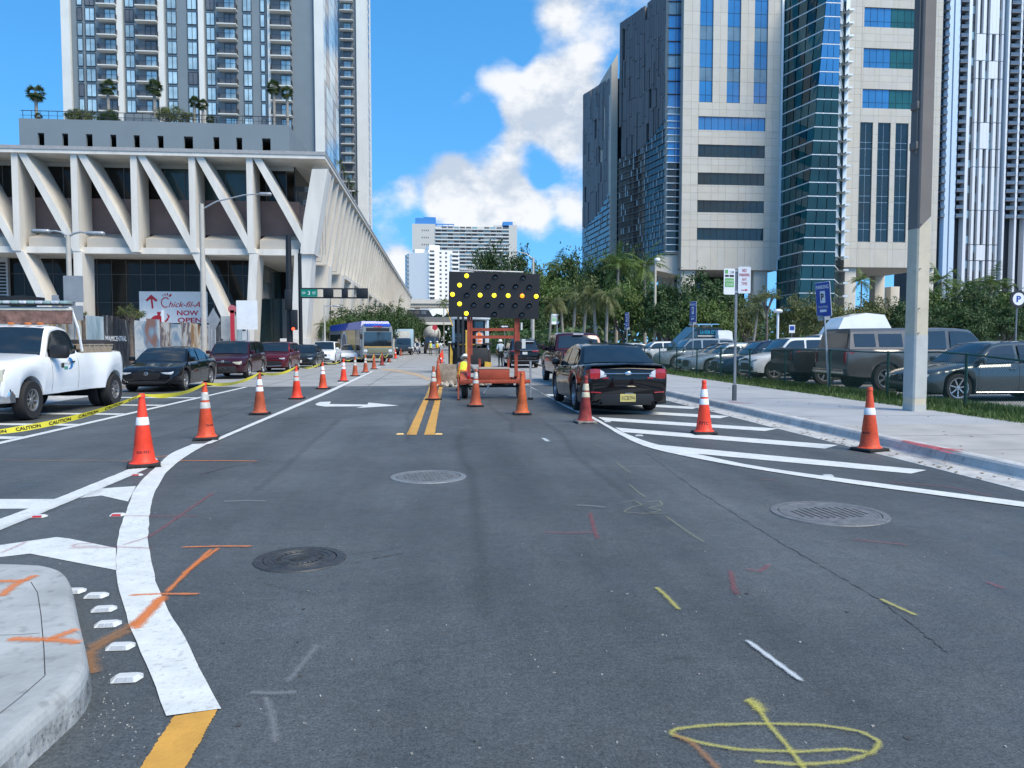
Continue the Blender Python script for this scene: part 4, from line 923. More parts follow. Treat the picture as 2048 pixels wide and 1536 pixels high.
panel('slab_wall', M_fbe, bt, AX(872, Yb), AX(1018, Yb), Yb+1.5, Yb+18, .1, zB-1)
for k in range(16):
    z = zB-3.6-k*2.82
    panel('balcony_slab', pm('far_slab', (.60, .60, .57), .8), bt, AX(872, Yb), AX(1018, Yb), Yb-.8, Yb+1.5, z, z+.9)
    for j in range(12):
        a = 873+j*12.1
        if (j*5+k*3) % 7 != 0: panel('window_band', M_fd if (j+k) % 3 else glass('far_glass', (.16, .26, .27), .2), bt, AX(a, Yb), AX(a+9.5, Yb), Yb+1.2, Yb+1.55, z+.92, z+2.6)
for k in range(14):
    for a in (845, 849, 853, 857): panel('small_window', M_fd, bt, AX(a, Yb), AX(a+1.8, Yb), Yb-.1, Yb+.1, zB-5-k*5.6, zB-3.9-k*5.6)
for (a, c, y0) in ((832, 848, 436), (848, 873, 434), (1007, 1026, 441)): panel('blue_box', M_fbl, bt, AX(a, Yb), AX(c, Yb), Yb+2, Yb+12, zB+.6, AZ(y0, Yb, 900))
panel('blue_rail', M_fbl, bt, AX(873, Yb), AX(909, Yb), Yb+2, Yb+2.6, AZ(453, Yb, 900), AZ(451.5, Yb, 900)); panel('blue_rail', M_fbl, bt, AX(873, Yb), AX(909, Yb), Yb+2, Yb+2.6, AZ(449, Yb, 900), AZ(447, Yb, 900))
for a in (874, 886, 897, 908): panel('blue_post', M_fbl, bt, AX(a, Yb), AX(a+1, Yb), Yb+2, Yb+2.5, zB-.5, AZ(447, Yb, 900))
panel('roof_house', M_fbe, bt, AX(989, Yb), AX(1006, Yb), Yb+3, Yb+9, zB-1, AZ(448, Yb, 900))
Yv = 292.0; vb = Vector((AX(880, Yv), Yv, 0)); vt = thing('elevated_guideway', 'beige elevated guideway crossing high over the far end of the street', 'viaduct', vb)
M_via = pm('guideway_beige', (.50, .46, .38), .8, var=.06, scale=.2); M_vd = pm('guideway_dark', (.16, .17, .18), .8)
panel('girder', M_via, vt, -75, 45, Yv, Yv+8, AZ(615, Yv), AZ(607, Yv)); panel('parapet', pm('parapet_pale', (.58, .57, .53), .8), vt, -75, 45, Yv-.6, Yv-.05, AZ(607.5, Yv), AZ(599, Yv))
for x in (-34, -8.5, 24): MB(vb).box(x-1, x+1, Yv+3, Yv+5, .1, AZ(615, Yv)-.02, .2).build('pier', M_via, vt)
Yv2 = 262.0; vb2 = Vector((AX(880, Yv2), Yv2, 0)); vt2 = thing('elevated_guideway', 'lower dark guideway with a pale underside across the far street', 'viaduct', vb2)
panel('girder', M_vd, vt2, -60, 40, Yv2, Yv2+7, AZ(643, Yv2), AZ(634, Yv2)); panel('soffit_beam', MATS['parapet_pale'], vt2, -60, 40, Yv2-.5, Yv2+1, AZ(649.5, Yv2), AZ(644, Yv2)-.01)
for x in (-16.5, 12): MB(vb2).box(x-.9, x+.9, Yv2+2, Yv2+4, .1, AZ(650, Yv2)-.02, .2).build('pier', M_vd, vt2)
trb = AT(845, 634, Yv2+3); tr = thing('people_mover_car', 'dark people mover car with slanted nose on the guideway', 'train', (trb.x, trb.y, AZ(634, Yv2)+.02))
MB().prism([(-5.5, 0, 0), (3.6, 0, 0), (2.2, 0, 2.4), (-5.5, 0, 2.6)], [(-5.5, 2.6, 0), (3.6, 2.6, 0), (2.2, 2.6, 2.4), (-5.5, 2.6, 2.6)]).build('body', pm('train_dark', (.035, .04, .05), .3), tr)
for k in range(3): MB().box(-4.8+k*2.2, -3.2+k*2.2, -.03, .02, 1.0, 2.1).build('window', M_tgl2, tr)
MB().box(-6, 3.0, .3, 2.3, 2.6, 2.75).build('roof', M_fw, tr)

# ================================================================== mural fence along the far pavement
def mural(name, cols, scale, an, seed, thr=(.3, .7)):
    m = bpy.data.materials.new(name); m.use_nodes = True; t = m.node_tree; b = t.nodes['Principled BSDF']; b.inputs['Roughness'].default_value = .7
    g = t.nodes.new('ShaderNodeNewGeometry'); mp = t.nodes.new('ShaderNodeMapping'); t.links.new(g.outputs['Position'], mp.inputs['Vector']); mp.inputs['Scale'].default_value = an; mp.inputs['Location'].default_value = (seed, seed*1.7, seed*.3)
    n = t.nodes.new('ShaderNodeTexNoise'); n.inputs['Scale'].default_value = scale; n.inputs['Detail'].default_value = 7; n.inputs['Distortion'].default_value = 1.2; t.links.new(mp.outputs[0], n.inputs['Vector'])
    r = t.nodes.new('ShaderNodeValToRGB'); t.links.new(n.outputs[0], r.inputs[0]); e = r.color_ramp.elements
    for k, c in enumerate(cols):
        p = thr[0]+(thr[1]-thr[0])*k/(len(cols)-1)
        if k < 2: e[k].position = p; e[k].color = (*c, 1)
        else: q = e.new(p); q.color = (*c, 1)
    t.links.new(r.outputs[0], b.inputs['Base Color']); return m
MUR = [mural('mural_rock', [(.10, .045, .02), (.30, .17, .07), (.52, .50, .42), (.18, .07, .03)], .95, (1, 1.6, .7), 3.1), mural('mural_pale', [(.48, .50, .48), (.40, .46, .48), (.20, .28, .31), (.36, .28, .18)], .7, (1, 1, .45), 8.2),
       mural('mural_black', [(.012, .012, .014), (.02, .02, .024), (.05, .055, .06), (.30, .31, .32)], 1.6, (1, 2.0, .5), 5.5), mural('mural_sky', [(.42, .43, .42), (.46, .47, .46), (.16, .25, .33), (.20, .11, .09)], .8, (1, 1, 1.2), 2.4),
       mural('mural_street', [(.45, .46, .45), (.40, .38, .34), (.12, .07, .06), (.09, .17, .27)], 1.5, (1, 1.2, .7), 11.0), mural('mural_stripe', [(.10, .11, .12), (.44, .46, .47), (.14, .17, .20), (.38, .33, .22)], 1.3, (1, 1.4, .06), 14.0)]
fnb = Vector((-12.3, 24, 0)); fn = thing('mural_fence', 'long hoarding fence painted with murals behind the parked cars', 'fence', fnb)
y = 14.0; k = 0; seqm = [1, 1, 4, 1, 1, 3, 1, 4, 0, 0, 1, 2, 2, 3, 3, 4, 3, 4, 0, 4, 5, 2, 5, 5, 1]
while y < 49.0:
    h = 2.5+.08*math.sin(k*1.9); panel('fence_panel', MUR[seqm[k % len(seqm)]], fn, -12.34, -12.28, y+.012, y+1.4-.012, .12, h)
    panel('fence_post', pm('timber', (.25, .20, .14), .8), fn, -12.46, -12.36, y-.05, y+.05, .1, 2.4)
    y += 1.42; k += 1
yy = 14+1.42*7.25
MBm = MB(fnb); put_text(MBm, 'MIAMICENTRAL', (-12.27, 29.7, 1.62), (0, 1, 0), (0, 0, 1), .2, 1.9, bold=.02); MBm.build('lettering', pm('letter_white', (.7, .7, .7), .6), fn)
for q in (18.4, 25.6, 36.5): panel('white_stake', M_wp, fn, -12.62, -12.52, q, q+.1, .1, 3.05)
# ================================================================== vehicles
Mtyre = pm('tyre', (.018, .018, .019), .85, var=.2, scale=20, coords='obj'); Mrim = pm('rim_silver', (.42, .43, .45), .3, .8, var=.08, coords='obj'); Mrimd = pm('rim_dark', (.06, .06, .065), .4, .6, coords='obj')
Mcgl = pm('car_glass', (.012, .017, .021), .05, 0, var=.2, coords='obj', ior=1.75); Mtrim = pm('black_trim', (.012, .012, .013), .5, coords='obj'); Mchrome = pm('chrome', (.62, .63, .65), .15, 1.0, var=.04, coords='obj')
Mhead = pm('headlight', (.55, .57, .58), .12, .2, var=.3, scale=12, coords='obj', coat=1); Mheady = pm('headlight_hazed', (.50, .47, .36), .25, .1, var=.2, scale=9, coords='obj', coat=.5); Mtail = pm('taillight', (.33, .006, .010), .15, 0, var=.35, scale=14, coords='obj', coat=1); Mamber = pm('marker_amber', (.55, .16, .03), .25, coords='obj')
Mrev = pm('reverse_lamp', (.60, .62, .65), .2, 0, var=.15, scale=20, coords='obj', coat=1)
Mplate = pm('plate_white', (.60, .60, .56), .5, var=.1, coords='obj'); Mplatey = pm('plate_yellow', (.50, .43, .15), .5, var=.1, coords='obj'); Mink = pm('ink_black', (.015, .015, .015), .6, coords='obj')
Munder = pm('underbody', (.01, .01, .01), .9, coords='obj')
_wheel = {}
def wheel_mesh(r, w, spokes, rimr=.66, dark=False):
    k = (round(r, 3), round(w, 3), spokes, rimr, dark)
    if k in _wheel: return _wheel[k]
    rr = r*rimr; h = w/2; M = Matrix.Rotation(R(-90), 4, 'X')       # outer side looks to +y
    t = MB().lathe([(rr, -h*.9), (r*.93, -h), (r*.985, -h*.75), (r, -h*.4), (r, h*.4), (r*.985, h*.75), (r*.93, h), (rr, h*.9), (rr*.97, h*.6), (rr*.97, -h*.6)], 28, M, cap=False).mesh('tyre', Mtyre, 40)
    b = MB(); b.lathe([(rr*.97, h*.35), (rr*1.0, h*.92), (rr*.93, h*.88), (rr*.88, h*.25), (rr*.86, -h*.2)], 28, M, cap=False)
    b.lathe([(.001, h*.72), (rr*.20, h*.70), (rr*.24, h*.45)], 14, M, cap=False)
    for q in range(spokes):
        a = 2*math.pi*q/spokes
        for s in ((-.09, .09) if spokes <= 6 else (0,)):
            X = Matrix.Rotation(a+s*1.2, 4, 'Y') @ Matrix.Translation((rr*.54, h*.58, 0)) @ Matrix.Rotation(R(4), 4, 'Z')
            b.xbox(X, (rr*.78, h*.22, rr*(.085 if spokes <= 6 else .12)))
    b.m = 1; b.lathe([(.001, h*.1), (rr*.9, h*.05)], 20, M, cap=False)
    _wheel[k] = (t, b.mesh('rim', [Mrimd if dark else Mrim, Munder], 35)); return _wheel[k]
def add_wheels(root, spots, r, w, spokes=5, rimr=.66, dark=False):
    t, m = wheel_mesh(r, w, spokes, rimr, dark)
    for (x, y) in spots:
        o = link('wheel', t, root, (x, y, r), (0, random.uniform(0, 6), 0 if y > 0 else math.pi)); link('rim', m, o)

def sm(pts, s, k=.02):
    xs = [p[0] for p in pts]; zs = [p[1] for p in pts]
    return sum(np.interp(s+d*k, xs, zs)*w for d, w in ((-1, 1), (-.5, 2), (0, 3), (.5, 2), (1, 1)))/9
SEDAN = dict(L=4.9, W=1.85, H=1.46, wb=2.8, r=.335, fo=.95, sill=.20, top=[(0, .60), (.015, .70), (.05, .78), (.2, .92), (.28, .97), (.8, 1.03), (.9, 1.04), (.975, 1.0), (1, .92)],
    belt=[(0, .55), (.02, .64), (.08, .74), (.25, .90), (.5, .94), (.85, .99), (.97, .95), (1, .86)], gh=(.255, .41, .66, .855), roofw=.73, bp=.505, cp=.70, spokes=5)
SUV = dict(L=4.6, W=1.85, H=1.68, wb=2.65, r=.36, fo=.92, sill=.26, top=[(0, .72), (.015, .84), (.05, .93), (.18, 1.03), (.26, 1.08), (.8, 1.12), (.97, 1.10), (1, 1.02)],
    belt=[(0, .66), (.02, .76), (.08, .88), (.24, 1.02), (.5, 1.05), (.9, 1.10), (1, 1.02)], gh=(.235, .375, .86, .975), roofw=.78, bp=.50, cp=.70, dp=.88, spokes=5)
PICK = dict(L=5.8, W=1.98, H=1.93, wb=3.65, r=.40, fo=.95, sill=.42, top=[(0, .92), (.012, 1.08), (.04, 1.16), (.2, 1.24), (.26, 1.27), (.62, 1.28), (1, 1.28)],
    belt=[(0, .86), (.015, 1.0), (.06, 1.10), (.22, 1.20), (.5, 1.24), (1, 1.25)], gh=(.235, .335, .60, .645), roofw=.80, bp=.455, cp=.625, bed=(.66, .985), spokes=6, taper=.03)
def spec(base, **k):
    d = dict(base); d.update(k); return d
class Car:
    def __init__(s, name, label, cat, sp, col, loc, rotz, group='vehicles'):
        s.sp = sp; s.root = thing(name, label, cat, loc, rotz, group); s.col = col
        L_, W_ = sp['L'], sp['W']; s.L, s.W = L_, W_
        s.xf = L_/2-sp['fo']; s.xr = s.xf-sp['wb']; s.body(); s.green(); s.basics()
    def X(s, t): return s.L/2-t*s.L
    def T(s, x): return (s.L/2-x)/s.L
    def yw(s, x):
        e = s.L/2-abs(x); tp = s.sp.get('taper', .15); n = .62 if x > 0 else .5
        f = 1-tp*max(0, 1-e/n)**2.2-.018*max(0, 1-e/1.6)
        fl = s.sp.get('flare')
        w = s.W/2*f
        if fl: w += fl[1]*math.exp(-((x-s.xr)/fl[0])**4)
        return w
    def belt(s, x): return float(sm(s.sp['belt'], s.T(x)))
    def topz(s, x): return float(sm(s.sp['top'], s.T(x)))
    def body(s):
        sp = s.sp; r = sp['r']; Ra = r*1.17; xs = set(np.linspace(-s.L/2+.12, s.L/2-.12, 46))
        for e in (.0, .012, .035, .07): xs |= {s.L/2-e, -s.L/2+e}
        for c in (s.xf, s.xr):
            xs = {x for x in xs if abs(abs(x-c)-Ra) > .03}
            xs |= {c+Ra*math.cos(a) for a in np.linspace(0, math.pi, 13)} | {c+Ra+.008, c-Ra-.008}
        xs = sorted(xs); rings = []
        for x in xs:
            e = s.L/2-abs(x); k = 1.0
            inset = {0: .055, 1: .022, 2: .008}.get(int(round(e/.012)) if e < .036 else 9, 0.0)
            zb = sp['sill']+.06*max(0, 1-e/.7)**2
            for c in (s.xf, s.xr):
                if abs(x-c) <= Ra+1e-6: zb = max(zb, r+math.sqrt(max(0, Ra*Ra-(x-c)**2)))
            zs, zt, w = s.belt(x), s.topz(x), s.yw(x)
            zb += inset*.8; zs -= inset*1.3; zt -= inset*1.4; w -= inset*.8
            zs = max(zs, zb+.06); zt = max(zt, zs)
            bed = sp.get('bed')
            if bed and bed[0] < s.T(x) < bed[1]:
                up = [(w*.955, zs), (w*.91, zs+.01), (w*.90, zs-.45), (w*.4, zs-.45), (0, zs-.45)]
            else:
                up = [(w*.945, zs), (w*.90, zs+(zt-zs)*.45), (w*.76, zs+(zt-zs)*.82), (w*.4, zt), (0, zt+.012)]
            half = [(0, zb), (w*.86, zb), (w*.955, zb+.02), (w*.995, zb+(zs-zb)*.34), (w*1.0, zb+(zs-zb)*.62), (w*.985, zb+(zs-zb)*.86)]+up
            rings.append([(x, y, z) for y, z in half]+[(x, -y, z) for y, z in reversed(half[1:-1])])
        n = len(rings[0]); b = MB(); vs = [p for q in rings for p in q]; fs = []
        for i in range(len(rings)-1):
            for j in range(n): fs.append((i*n+j, i*n+(j+1) % n, (i+1)*n+(j+1) % n, (i+1)*n+j))
        fs += [tuple(range(n)), tuple((len(rings)-1)*n+j for j in range(n))]
        b.add(vs, fs); b.build('body', s.col, s.root, 38)
        # dark inner wheel wells and floor
        q = MB(); q.box(-s.L/2+.25, s.L/2-.25, -s.W/2+.30, s.W/2-.30, sp['sill']-.03, sp['sill']+.3)
        for c in (s.xf, s.xr): q.box(c-Ra, c+Ra, -s.W/2+.31, s.W/2-.31, r*.7, r+Ra*.8)
        q.build('underbody', Munder, s.root)
    def side_y(s, x, z):
        zb = s.belt(x); f = min(1, max(0, (z-zb)/(s.sp['H']-zb))); y0 = s.W/2*.925; return y0+(s.W/2*s.sp['roofw']-y0)*f**1.1
    def prof(s):
        a, b, c, d = s.sp['gh']; H = s.sp['H']; za, zd = s.belt(s.X(a))-.0, s.belt(s.X(d))-.01
        return [(a, za), (a+(b-a)*.5, za+(H-za)*.56), (a+(b-a)*.86, H-.065), (b+.03, H-.02), ((b+c)/2, H), (c-.02, H-.025), (c+(d-c)*.18, H-.07), (c+(d-c)*.6, zd+(H-zd)*.44), (d, zd)]
    def pz(s, t):
        p = s.prof(); return float(np.interp(t, [q[0] for q in p], [q[1] for q in p]))
    def pzs(s, t): return (s.pz(t-.012)+2*s.pz(t)+s.pz(t+.012))/4
    def green(s):
        a, b, c, d = s.sp['gh']; ts = np.linspace(a, d, 44); lat = [-1, -.93, -.62, 0, .62, .93, 1]; dz = [-.05, -.012, .012, .022, .012, -.012, -.05]
        rows = []; lo, ro = [], []
        for t in ts:
            x, z = s.X(t), s.pzs(t); w = s.side_y(x, z); k = min(1, (z-s.belt(x))/.2+.0)
            rows.append([(x, w*q, z+e*max(0, k)) for q, e in zip(lat, dz)]); zz = s.belt(x)-.05
            lo.append((x, s.side_y(x, s.belt(x)), zz)); ro.append((x, -s.side_y(x, s.belt(x)), zz))
        mb = MB(); mb.grid(rows); mb.grid([[r_[-1] for r_ in rows], lo]); mb.grid([[r_[0] for r_ in rows], ro]); mb.build('cabin', s.sp.get('roofcol', s.col), s.root, 30)
        def strip(t0, t1, name, wid=.90):
            rr = []
            for t in np.linspace(t0, t1, 12):
                x, z = s.X(t), s.pzs(t); dx, dz_ = s.X(t+.004)-s.X(t-.004), s.pzs(t+.004)-s.pzs(t-.004); n = Vector((-dz_, 0, dx)).normalized(); n = n if n.z > 0 else -n
                w = s.side_y(x, z); rr.append([Vector((x, w*q*wid, z+e))+n*.012 for q, e in zip((-1, -.75, -.4, 0, .4, .75, 1), (-.006, .008, .018, .022, .018, .008, -.006))])
            MB().grid(rr).build(name, Mcgl, s.root, 60)
        strip(a+(b-a)*.07, a+(b-a)*.92, 'windscreen'); strip(c+(d-c)*.20, c+(d-c)*.90, 'rear_window', .88)
        cuts = [a+.012, s.sp['bp']-.012, s.sp['bp']+.012, s.sp['cp']-.006]
        pairs = [(cuts[0], cuts[1]), (cuts[2], cuts[3])] if s.sp['bp'] else [(cuts[0], s.sp['cp'])]
        if s.sp.get('dp'): pairs.append((s.sp['cp']+.016, s.sp['dp']))
        elif s.sp['cp']+.02 < d-.09 and not s.sp.get('bed'): pairs.append((s.sp['cp']+.014, d-.055))
        for side in (1, -1):
            for (t0, t1) in pairs:
                lo_, hi_ = [], []
                for t in np.linspace(t0, t1, 14):
                    x = s.X(t); zl, zh = s.belt(x)+.035, s.pzs(t)-.085
                    if zh-zl < .015: continue
                    for lst, z in ((lo_, zl), (hi_, zh)): lst.append((x, side*(s.side_y(x, z)+.009), z))
                if len(lo_) > 2:
                    md = [tuple((p[k]+q[k])/2+(side*.012 if k == 1 else 0) for k in range(3)) for p, q in zip(lo_, hi_)]
                    MB().grid([lo_, md, hi_]).build('side_window', Mcgl, s.root, 60)
    def end_x(s, y, e):
        xs = np.linspace(s.L/2-.30, s.L/2, 40) if e > 0 else np.linspace(-s.L/2+.20, -s.L/2, 40)
        ws = [s.yw(x)-.004-(.05 if abs(abs(x)-s.L/2) < .012 else 0) for x in xs]
        y = min(abs(y), ws[0])
        if y <= ws[-1]: return xs[-1]
        for x, w in zip(xs[::-1], ws[::-1]):
            if w >= y: return x
        return xs[0]
    def lens(s, name, mat, sts, e=1, out=.012, back=.10, both=True, parent=None, slope=0.0):
        """a lamp or grille shaped to the curved nose (e=1) or tail (e=-1): stations (y, z low, z high)"""
        for sd in ((1, -1) if both else (1,)):
            f, b = [], []
            for (y, z0, z1) in sts:
                x = s.end_x(y, e)
                if e > 0 and abs(y) > .3:
                    zc = s.belt(x-.10)-.005; dz_ = max(0, z1-zc); z1 -= dz_; z0 -= dz_*.6
                y = math.copysign(min(abs(y), s.yw(x)*.985), y)
                f.append([(x+e*(out-slope*(z0-sts[0][1])), y*sd, z0), (x+e*(out+.012-slope*((z0+z1)/2-sts[0][1])), y*sd, (z0+z1)/2), (x+e*(out-slope*(z1-sts[0][1])), y*sd, z1)])
                b.append([(x-e*back, y*sd*.985, z) for z in (z0, (z0+z1)/2, z1)])
            m = MB(); m.grid(f); m.grid(b); m.grid([[q[0] for q in f], [q[0] for q in b]]); m.grid([[q[2] for q in f], [q[2] for q in b]]); m.grid([f[0], b[0]]); m.grid([f[-1], b[-1]])
            o = m.build(name, mat, parent or s.root, 40)
        return o
    def basics(s):
        sp = s.sp; yw = s.W/2-sp.get('tw', .22)/2-.025
        if not sp.get('nowheels'): add_wheels(s.root, [(s.xf, yw), (s.xf, -yw), (s.xr, yw), (s.xr, -yw)], sp['r'], sp.get('tw', .22), sp['spokes'], sp.get('rimr', .66), sp.get('rimdark', False))
        xm = s.X(sp['gh'][0]+.045); zm = s.belt(xm)+.10; k = sp.get('mirror', 1.0)
        for sd in (1, -1):
            b = MB(); b.xbox(Matrix.Translation((xm, sd*(s.W/2*.93+.10*k), zm+.02*k)), (.10*k, .21*k, .15*k), .045*k); b.cyl((xm, sd*(s.W/2*.90), zm-.05), (xm, sd*(s.W/2*.93+.04), zm), .02, n=6)
            b.build('mirror', sp.get('mircol', s.col), s.root, 40)
        # shut lines and handles
        g = MB()
        for t in [sp['gh'][0]+.035, sp['bp'], sp['cp']-.004] if sp['bp'] else [sp['gh'][0]+.035, sp['cp']]:
            x = s.X(t)
            if abs(x-s.xr) < sp['r']*1.2: continue
            for sd in (1, -1):
                zz = np.linspace(sp['sill']+.07, s.belt(x), 7); zb = sp['sill']; rows = [[], []]
                for z in zz:
                    f = (z-zb)/(s.belt(x)-zb); y = s.yw(x)*np.interp(f, (0, .34, .62, .86, 1), (.955, .995, 1.0, .985, .945))+.003
                    rows[0].append((x-.005, sd*y, z)); rows[1].append((x+.005, sd*y, z))
                g.grid(rows)
        if g.v: g.build('shut_line', Munder, s.root)
        for t in ([sp['bp']-.035, sp['cp']-.03] if sp['bp'] else [sp['cp']-.05]):
            x = s.X(t); z = s.belt(x)-.13
            for sd in (1, -1): MB().xbox(Matrix.Translation((x, sd*(s.yw(x)*.99+.012), z)), (.17, .035, .032), .012).build('door_handle', sp.get('handle', s.col), s.root, 40)
    def plate(s, e, z, mat, text=None, w=.305, ink=None, y=0):
        x = (s.L/2 if e > 0 else -s.L/2); p = MB().xbox(Matrix.Translation((x+e*.03, y, z)), (.012, w, w*.5), .004).build('licence_plate', mat, s.root)
        if text:
            m = MB(); put_text(m, text, (x+e*.0375, y+(.43*w if e < 0 else -.43*w)*(1), z-w*.13), (0, -1 if e < 0 else 1, 0), (0, 0, 1), w*.25, w*.86); m.build('plate_number', ink or Mink, p)
def facing(d):   # heading of the nose: angle from +x
    return R(d)

# ---- parked along the left kerb, noses towards the camera
P_black = paint('paint_black', (.006, .0065, .008), .1); P_navy = paint('paint_navy', (.012, .03, .065), .25, .3); P_wine = paint('paint_wine', (.045, .010, .016), .25, .3); P_ruby = paint('paint_ruby', (.10, .012, .018), .25, .3); P_white = paint('paint_white', (.74, .76, .77), .3); P_silver = paint('paint_silver', (.36, .40, .41), .3, .5)
P_grey = paint('paint_grey', (.13, .125, .118), .3, .5); P_dgrey = paint('paint_dark_grey', (.028, .030, .033), .3, .4); P_slate = paint('paint_slate', (.075, .092, .098), .22, .6); P_char = paint('paint_charcoal', (.02, .023, .026), .25, .3); P_bluesl = paint('paint_pale_blue', (.30, .36, .40), .3, .4)
LG = 'vehicles parked along the left kerb'
c = Car('parked_sedan', 'black sedan with diamond grille parked behind the white utility truck', 'car', spec(SEDAN, H=1.42, L=4.75), P_black, (-9.15, 27.4, 0), facing(-90), LG)
c.lens('grille', Mtrim, [(-.42, .50, .60), (-.36, .44, .66), (-.15, .40, .70), (0, .39, .70), (.15, .40, .70), (.36, .44, .66), (.42, .50, .60)], both=False); c.lens('grille_rim', Mchrome, [(-.42, .67, .69), (0, .71, .73), (.42, .67, .69)], both=False, out=.022)
m = MB().lathe([(.062, 0), (.062, .02), (.05, .024), (.05, .004)], 20, Matrix.Translation((c.L/2+.012, 0, .58)) @ Matrix.Rotation(R(90), 4, 'Y'), cap=False); m.xbox(Matrix.Translation((c.L/2+.026, .02, .58)) @ Matrix.Rotation(R(-20), 4, 'X'), (.012, .014, .10)); m.xbox(Matrix.Translation((c.L/2+.026, -.02, .58)) @ Matrix.Rotation(R(20), 4, 'X'), (.012, .014, .10)); m.build('emblem', Mchrome, c.root, 40)
c.lens('headlight', Mhead, [(.47, .62, .66), (.6, .61, .70), (.74, .62, .74), (.80, .65, .74)]); c.lens('lower_intake', Mtrim, [(-.55, .26, .34), (0, .25, .36), (.55, .26, .34)], both=False); c.lens('fog_trim', Mchrome, [(.55, .30, .32), (.66, .36, .38), (.76, .46, .48)], out=.016)
c = Car('parked_suv', 'dark wine coloured SUV with hazed headlights second behind the utility truck', 'car', spec(SUV, H=1.66), P_wine, (-9.25, 36.2, 0), facing(-90), LG)
c.lens('grille', Mtrim, [(-.36, .68, .80), (0, .66, .80), (.36, .68, .80)], both=False); c.lens('grille_bar', Mchrome, [(-.34, .745, .765), (0, .74, .765), (.34, .745, .765)], both=False, out=.02); MB().xbox(Matrix.Translation((c.L/2+.03, 0, .76)), (.02, .12, .095), .01).build('emblem', Mchrome, c.root)
c.lens('headlight', Mheady, [(.42, .70, .74), (.55, .69, .83), (.70, .71, .90), (.79, .76, .92)]); c.lens('bumper', Mtrim, [(-.85, .30, .54), (-.5, .28, .56), (0, .28, .56), (.5, .28, .56), (.85, .30, .54)], both=False, out=.022); MB().lathe([(.09, 0), (.09, .015), (.08, .015), (.08, 0)], 20, Matrix.Translation((c.L/2+.035, 0, .47)) @ Matrix.Rotation(R(90), 4, 'Y') @ Matrix.Diagonal((.5, 1.6, 1, 1)), cap=False).build('badge_outline', Mchrome, c.root)
c = Car('parked_hatchback', 'boxy ruby hatchback with hexagonal chrome grille trim at the left kerb', 'car', spec(SUV, L=4.2, H=1.61, wb=2.6, fo=.82, gh=(.24, .34, .90, .985), roofw=.84, r=.33, sill=.22), P_ruby, (-9.0, 44, 0), facing(-90), LG)
c.lens('grille', Mtrim, [(-.62, .42, .50), (-.5, .34, .58), (0, .33, .60), (.5, .34, .58), (.62, .42, .50)], both=False); c.lens('grille_trim', Mchrome, [(-.6, .33, .36), (0, .31, .335), (.6, .33, .36)], both=False, out=.024); c.lens('headlight', Mhead, [(.5, .74, .82), (.66, .74, .86), (.78, .76, .88)]); c.lens('upper_slot', Mtrim, [(-.45, .80, .83), (.45, .80, .83)], both=False)
c = Car('parked_sedan', 'dark grey sedan squeezed between the ruby hatchback and white SUV', 'car', spec(SEDAN, L=4.6, H=1.46), P_char, (-8.6, 50.6, 0), facing(-90), LG)
c.lens('headlight', Mhead, [(.5, .60, .66), (.66, .60, .72), (.78, .63, .74)]); c.lens('grille', Mtrim, [(-.4, .42, .62), (.4, .42, .62)], both=False); c.plate(1, .42, Mplate)
c = Car('parked_suv', 'white SUV parked before the white sports car near the bus', 'car', spec(SUV, L=4.5, H=1.66), P_white, (-8.35, 57.6, 0), facing(-90), LG)
c.lens('grille', Mtrim, [(-.4, .62, .78), (0, .60, .82), (.4, .62, .78)], both=False); c.lens('headlight', Mhead, [(.45, .78, .82), (.66, .80, .90), (.80, .84, .93)]); c.lens('lower_intake', Mtrim, [(-.6, .36, .46), (0, .34, .50), (.6, .36, .46)], both=False); c.plate(1, .5, Mplate)
c = Car('parked_sports_car', 'low white sports car parked just in front of the bus', 'car', spec(SEDAN, L=4.95, W=1.93, H=1.42, top=[(0, .56), (.03, .72), (.2, .86), (.28, .92), (.8, 1.0), (.95, .96), (1, .84)], roofw=.68, gh=(.24, .42, .6, .93)), P_white, (-7.35, 65.0, 0), facing(-90), LG)
c.lens('headlight', Mhead, [(.50, .60, .68), (.62, .60, .75), (.74, .64, .76)], slope=.3); c.lens('lower_intake', Mtrim, [(-.7, .34, .44), (-.3, .30, .42), (.3, .30, .42), (.7, .34, .44)], both=False); c.plate(1, .45, Mplate)
c = Car('parked_hatchback', 'white hatchback roof showing behind the sports car and bus', 'car', spec(SUV, L=4.4, H=1.6), P_white, (-9.6, 72, 0), facing(-90), LG); c.lens('headlight', Mhead, [(.45, .74, .8), (.78, .8, .9)])

# ---- white dual-wheel utility pickup at the left edge
RAM = spec(PICK, L=5.5, W=1.99, H=1.93, wb=3.57, fo=.98, r=.40, sill=.46, gh=(.285, .375, .50, .555), bp=0, cp=.535, bed=(.575, .985), flare=(.62, .20), nowheels=True, mirror=1.9, mircol=Mtrim, handle=Mtrim, taper=.05,
    top=[(0, 1.0), (.012, 1.14), (.04, 1.21), (.2, 1.29), (.29, 1.33), (.56, 1.36), (1, 1.36)], belt=[(0, .95), (.02, 1.06), (.06, 1.12), (.22, 1.20), (.5, 1.27), (.56, 1.31), (1, 1.33)])
c = Car('utility_pickup', 'white dual wheel utility pickup with blue door logo at the left edge', 'truck', RAM, P_white, (-9.15, 18.1, 0), facing(-90), LG); ram = c
add_wheels(c.root, [(c.xf, .86), (c.xf, -.86), (c.xr, 1.02), (c.xr, -1.02), (c.xr, .74), (c.xr, -.74)], .40, .24, 8, .56)
